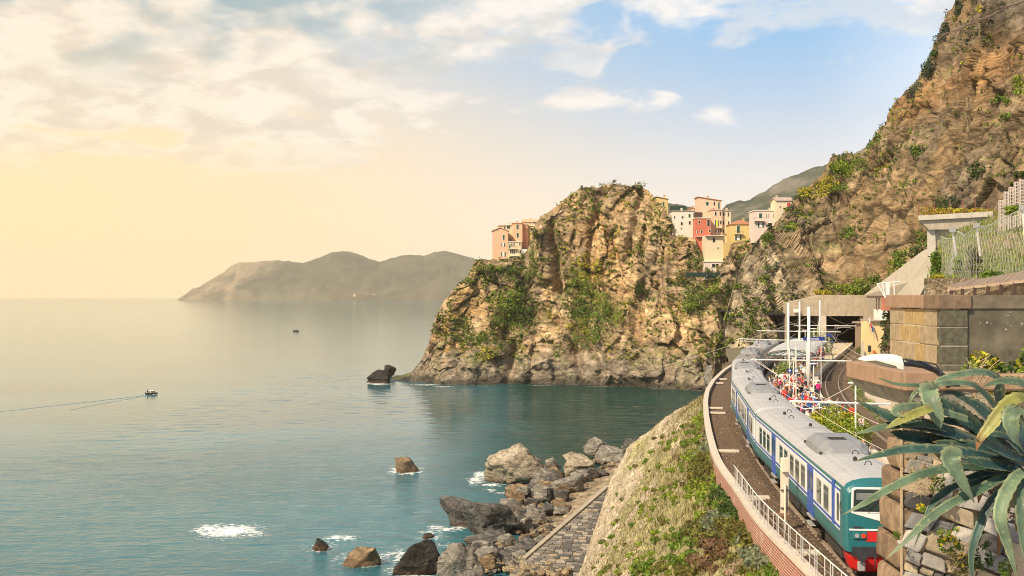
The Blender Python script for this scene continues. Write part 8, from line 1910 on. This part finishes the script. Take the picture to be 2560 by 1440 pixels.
def build_boats():
    wood = mat('boat_hull_dark', (.05, .035, .025), .6); wh = mat('boat_white', (.72, .66, .56), .6); ppl = mat('boat_figure', (.03, .028, .03), .8)
    def hull(L, W, H):
        rows = []
        for t, w, s in ((-.5, .75, 0), (-.25, 1, 0), (.15, .95, .02), (.38, .6, .10), (.5, .06, .22)): rows.append([(t*L, -W/2*w, H+s*H*2), (t*L, -W/2*w*.7, .05), (t*L, 0, -.15), (t*L, W/2*w*.7, .05), (t*L, W/2*w, H+s*H*2)])
        return rows
    def person(root, x, z, m, seat=True):
        mb = MB(); mb.tube([(x, 0, z), (x, 0, z+.35), (x+.03, 0, z+.62), (x+.03, 0, z+.70)], [.2, .19, .2, .06], 8); mb.tube([(x+.03, 0, z+.70), (x+.04, 0, z+.80), (x+.04, 0, z+.92)], [.07, .11, .06], 8); mb.tube([(x, .2, z+.58), (x+.2, .25, z+.35), (x+.4, .2, z+.35)], [.06, .05, .04], 6); mb.tube([(x, -.2, z+.58), (x+.2, -.25, z+.35), (x+.4, -.2, z+.35)], [.06, .05, .04], 6); mb.tube([(x, .1, z), (x+.4, .12, z), (x+.45, .12, z-.35)], [.1, .08, .06], 6); mb.tube([(x, -.1, z), (x+.4, -.12, z), (x+.45, -.12, z-.35)], [.1, .08, .06], 6)
        return mb
    p = gp(379, 986, SEA); b = empty('motor_boat', (p.x, p.y, SEA+.05), R(14), 'small motor boat with white canopy trailing a wake', 'boat'); b.scale = (.82,)*3
    MB().loft(hull(4.6, 1.8, .55)).obj('hull', wood, b); MB().box((-.2, 0, .62), (3.4, 1.5, .06)).obj('thwart', mat('boat_tan', (.45, .30, .16), .7), b)
    cn = MB(); cn.loft([[(x, -.85, 1.5+dz), (x, -.5, 1.75+dz), (x, .5, 1.75+dz), (x, .85, 1.5+dz)] for x, dz in ((-.9, -.1), (0, 0), (1.1, -.05))], closed=True); cn.obj('canopy', wh, b)
    for x in (-.8, 1.0):
        for y in (-.75, .75): MB().tube([(x, y, .5), (x, y, 1.5)], .03, 5).obj('canopy_post', dark_m, b)
    MB().box((-2.4, 0, .45), (.35, .35, .7)).obj('outboard_motor', dark_m, b, bevel=.05)
    for i, (x, lab) in enumerate(((.1, 'person sitting under the canopy amidships of the motor boat'), (.75, 'person sitting at the bow of the motor boat'), (-1.3, 'person steering at the stern of the motor boat'))):
        mb = person(None, 0, 0, ppl); o = mb.obj('person', ppl, smooth=True); o.location = (p.x+x*math.cos(R(14)), p.y+x*math.sin(R(14)), SEA+.7); o.rotation_euler = (0, 0, R(14)); tag(o, lab, 'person')
    p = gp(740, 829, SEA); b = empty('fishing_boat', (p.x, p.y, SEA), R(184), 'small dark fishing boat with a sunshade far out on the sea', 'boat')
    MB().loft(hull(5.4, 2.0, 1.0)).obj('hull', wood, b); MB().loft([[(x, -.9, 3.1), (x, -.5, 3.25), (x, .5, 3.25), (x, .9, 3.1)] for x in (-1.8, .8)]).obj('sunshade', mat('shade_brown', (.25, .18, .1), .8), b)
    for x in (-1.6, .6): MB().tube([(x, 0, .8), (x, 0, 3.15)], .05, 5).obj('mast', dark_m, b)
    o = person(None, 0, 0, ppl).obj('person', ppl, smooth=True); o.location = (p.x+.5, p.y, SEA+1.1); o.scale = (1.3,)*3; tag(o, 'person standing in the far fishing boat', 'person')
build_boats()

def build_wake():
    r = np.random.default_rng(4)
    V = []; Fq = []
    for pts, w, hh in (([(366, 988), (300, 996), (220, 1005), (120, 1016), (0, 1029), (-60, 1036)], .8, .07), ([(368, 989), (320, 998), (260, 1008), (180, 1024)], .6, .05)):
        L_ = resample([list(gp(x, y, SEA))[:2] for x, y in pts], 140); t = np.gradient(L_, axis=0); t /= np.linalg.norm(t, axis=1)[:, None]; n = np.stack([-t[:, 1], t[:, 0]], 1); b0 = len(V)
        for i in range(140):
            a = hh*(.45+.75*abs(math.sin(i*1.1+r.normal()*.5)))*(1-.5*i/140); ww = w*(.8+.5*i/140)
            for k, q in enumerate((-1, -.4, 0, .4, 1)): p = L_[i]+n[i]*q*ww+r.normal(size=2)*.05; V.append((p[0], p[1], SEA+.03+a*(0, .55, 1, .55, 0)[k]-(.15 if k in (0, 4) else 0)))
        for i in range(139):
            for k in range(4): Fq.append((b0+i*5+k, b0+i*5+k+1, b0+(i+1)*5+k+1, b0+(i+1)*5+k))
    tag(mesh_np('boat_wake', np.array(V), np.array(Fq), SEA_MAT[0], smooth=True), 'long wake trailing behind the motor boat', 'wake', kind='stuff')
build_wake()
# ------------------------------------------------------------------ the hazy air over the bay
def build_haze():
    x0, x1, y0, y1, z0, z1 = -8200, 9900, -60, 12300, SEA-5, 420
    mb = MB(); mb.box(((x0+x1)/2, (y0+y1)/2, (z0+z1)/2), (x1-x0, y1-y0, z1-z0))
    m = bpy.data.materials.new('haze_air'); m.use_nodes = True; N = m.node_tree.nodes; N.clear()
    v = N.new('ShaderNodeVolumePrincipled'); v.inputs['Color'].default_value = (1.0, .90, .70, 1); v.inputs['Density'].default_value = 0.000060; v.inputs['Anisotropy'].default_value = 0.0
    o = N.new('ShaderNodeOutputMaterial'); m.node_tree.links.new(v.outputs[0], o.inputs['Volume'])
    h = mb.obj('haze', m); tag(h, kind='stuff')
    m.cycles.homogeneous_volume = True if hasattr(m.cycles, 'homogeneous_volume') else None
try: build_haze()
except Exception as ex: print('haze', ex)
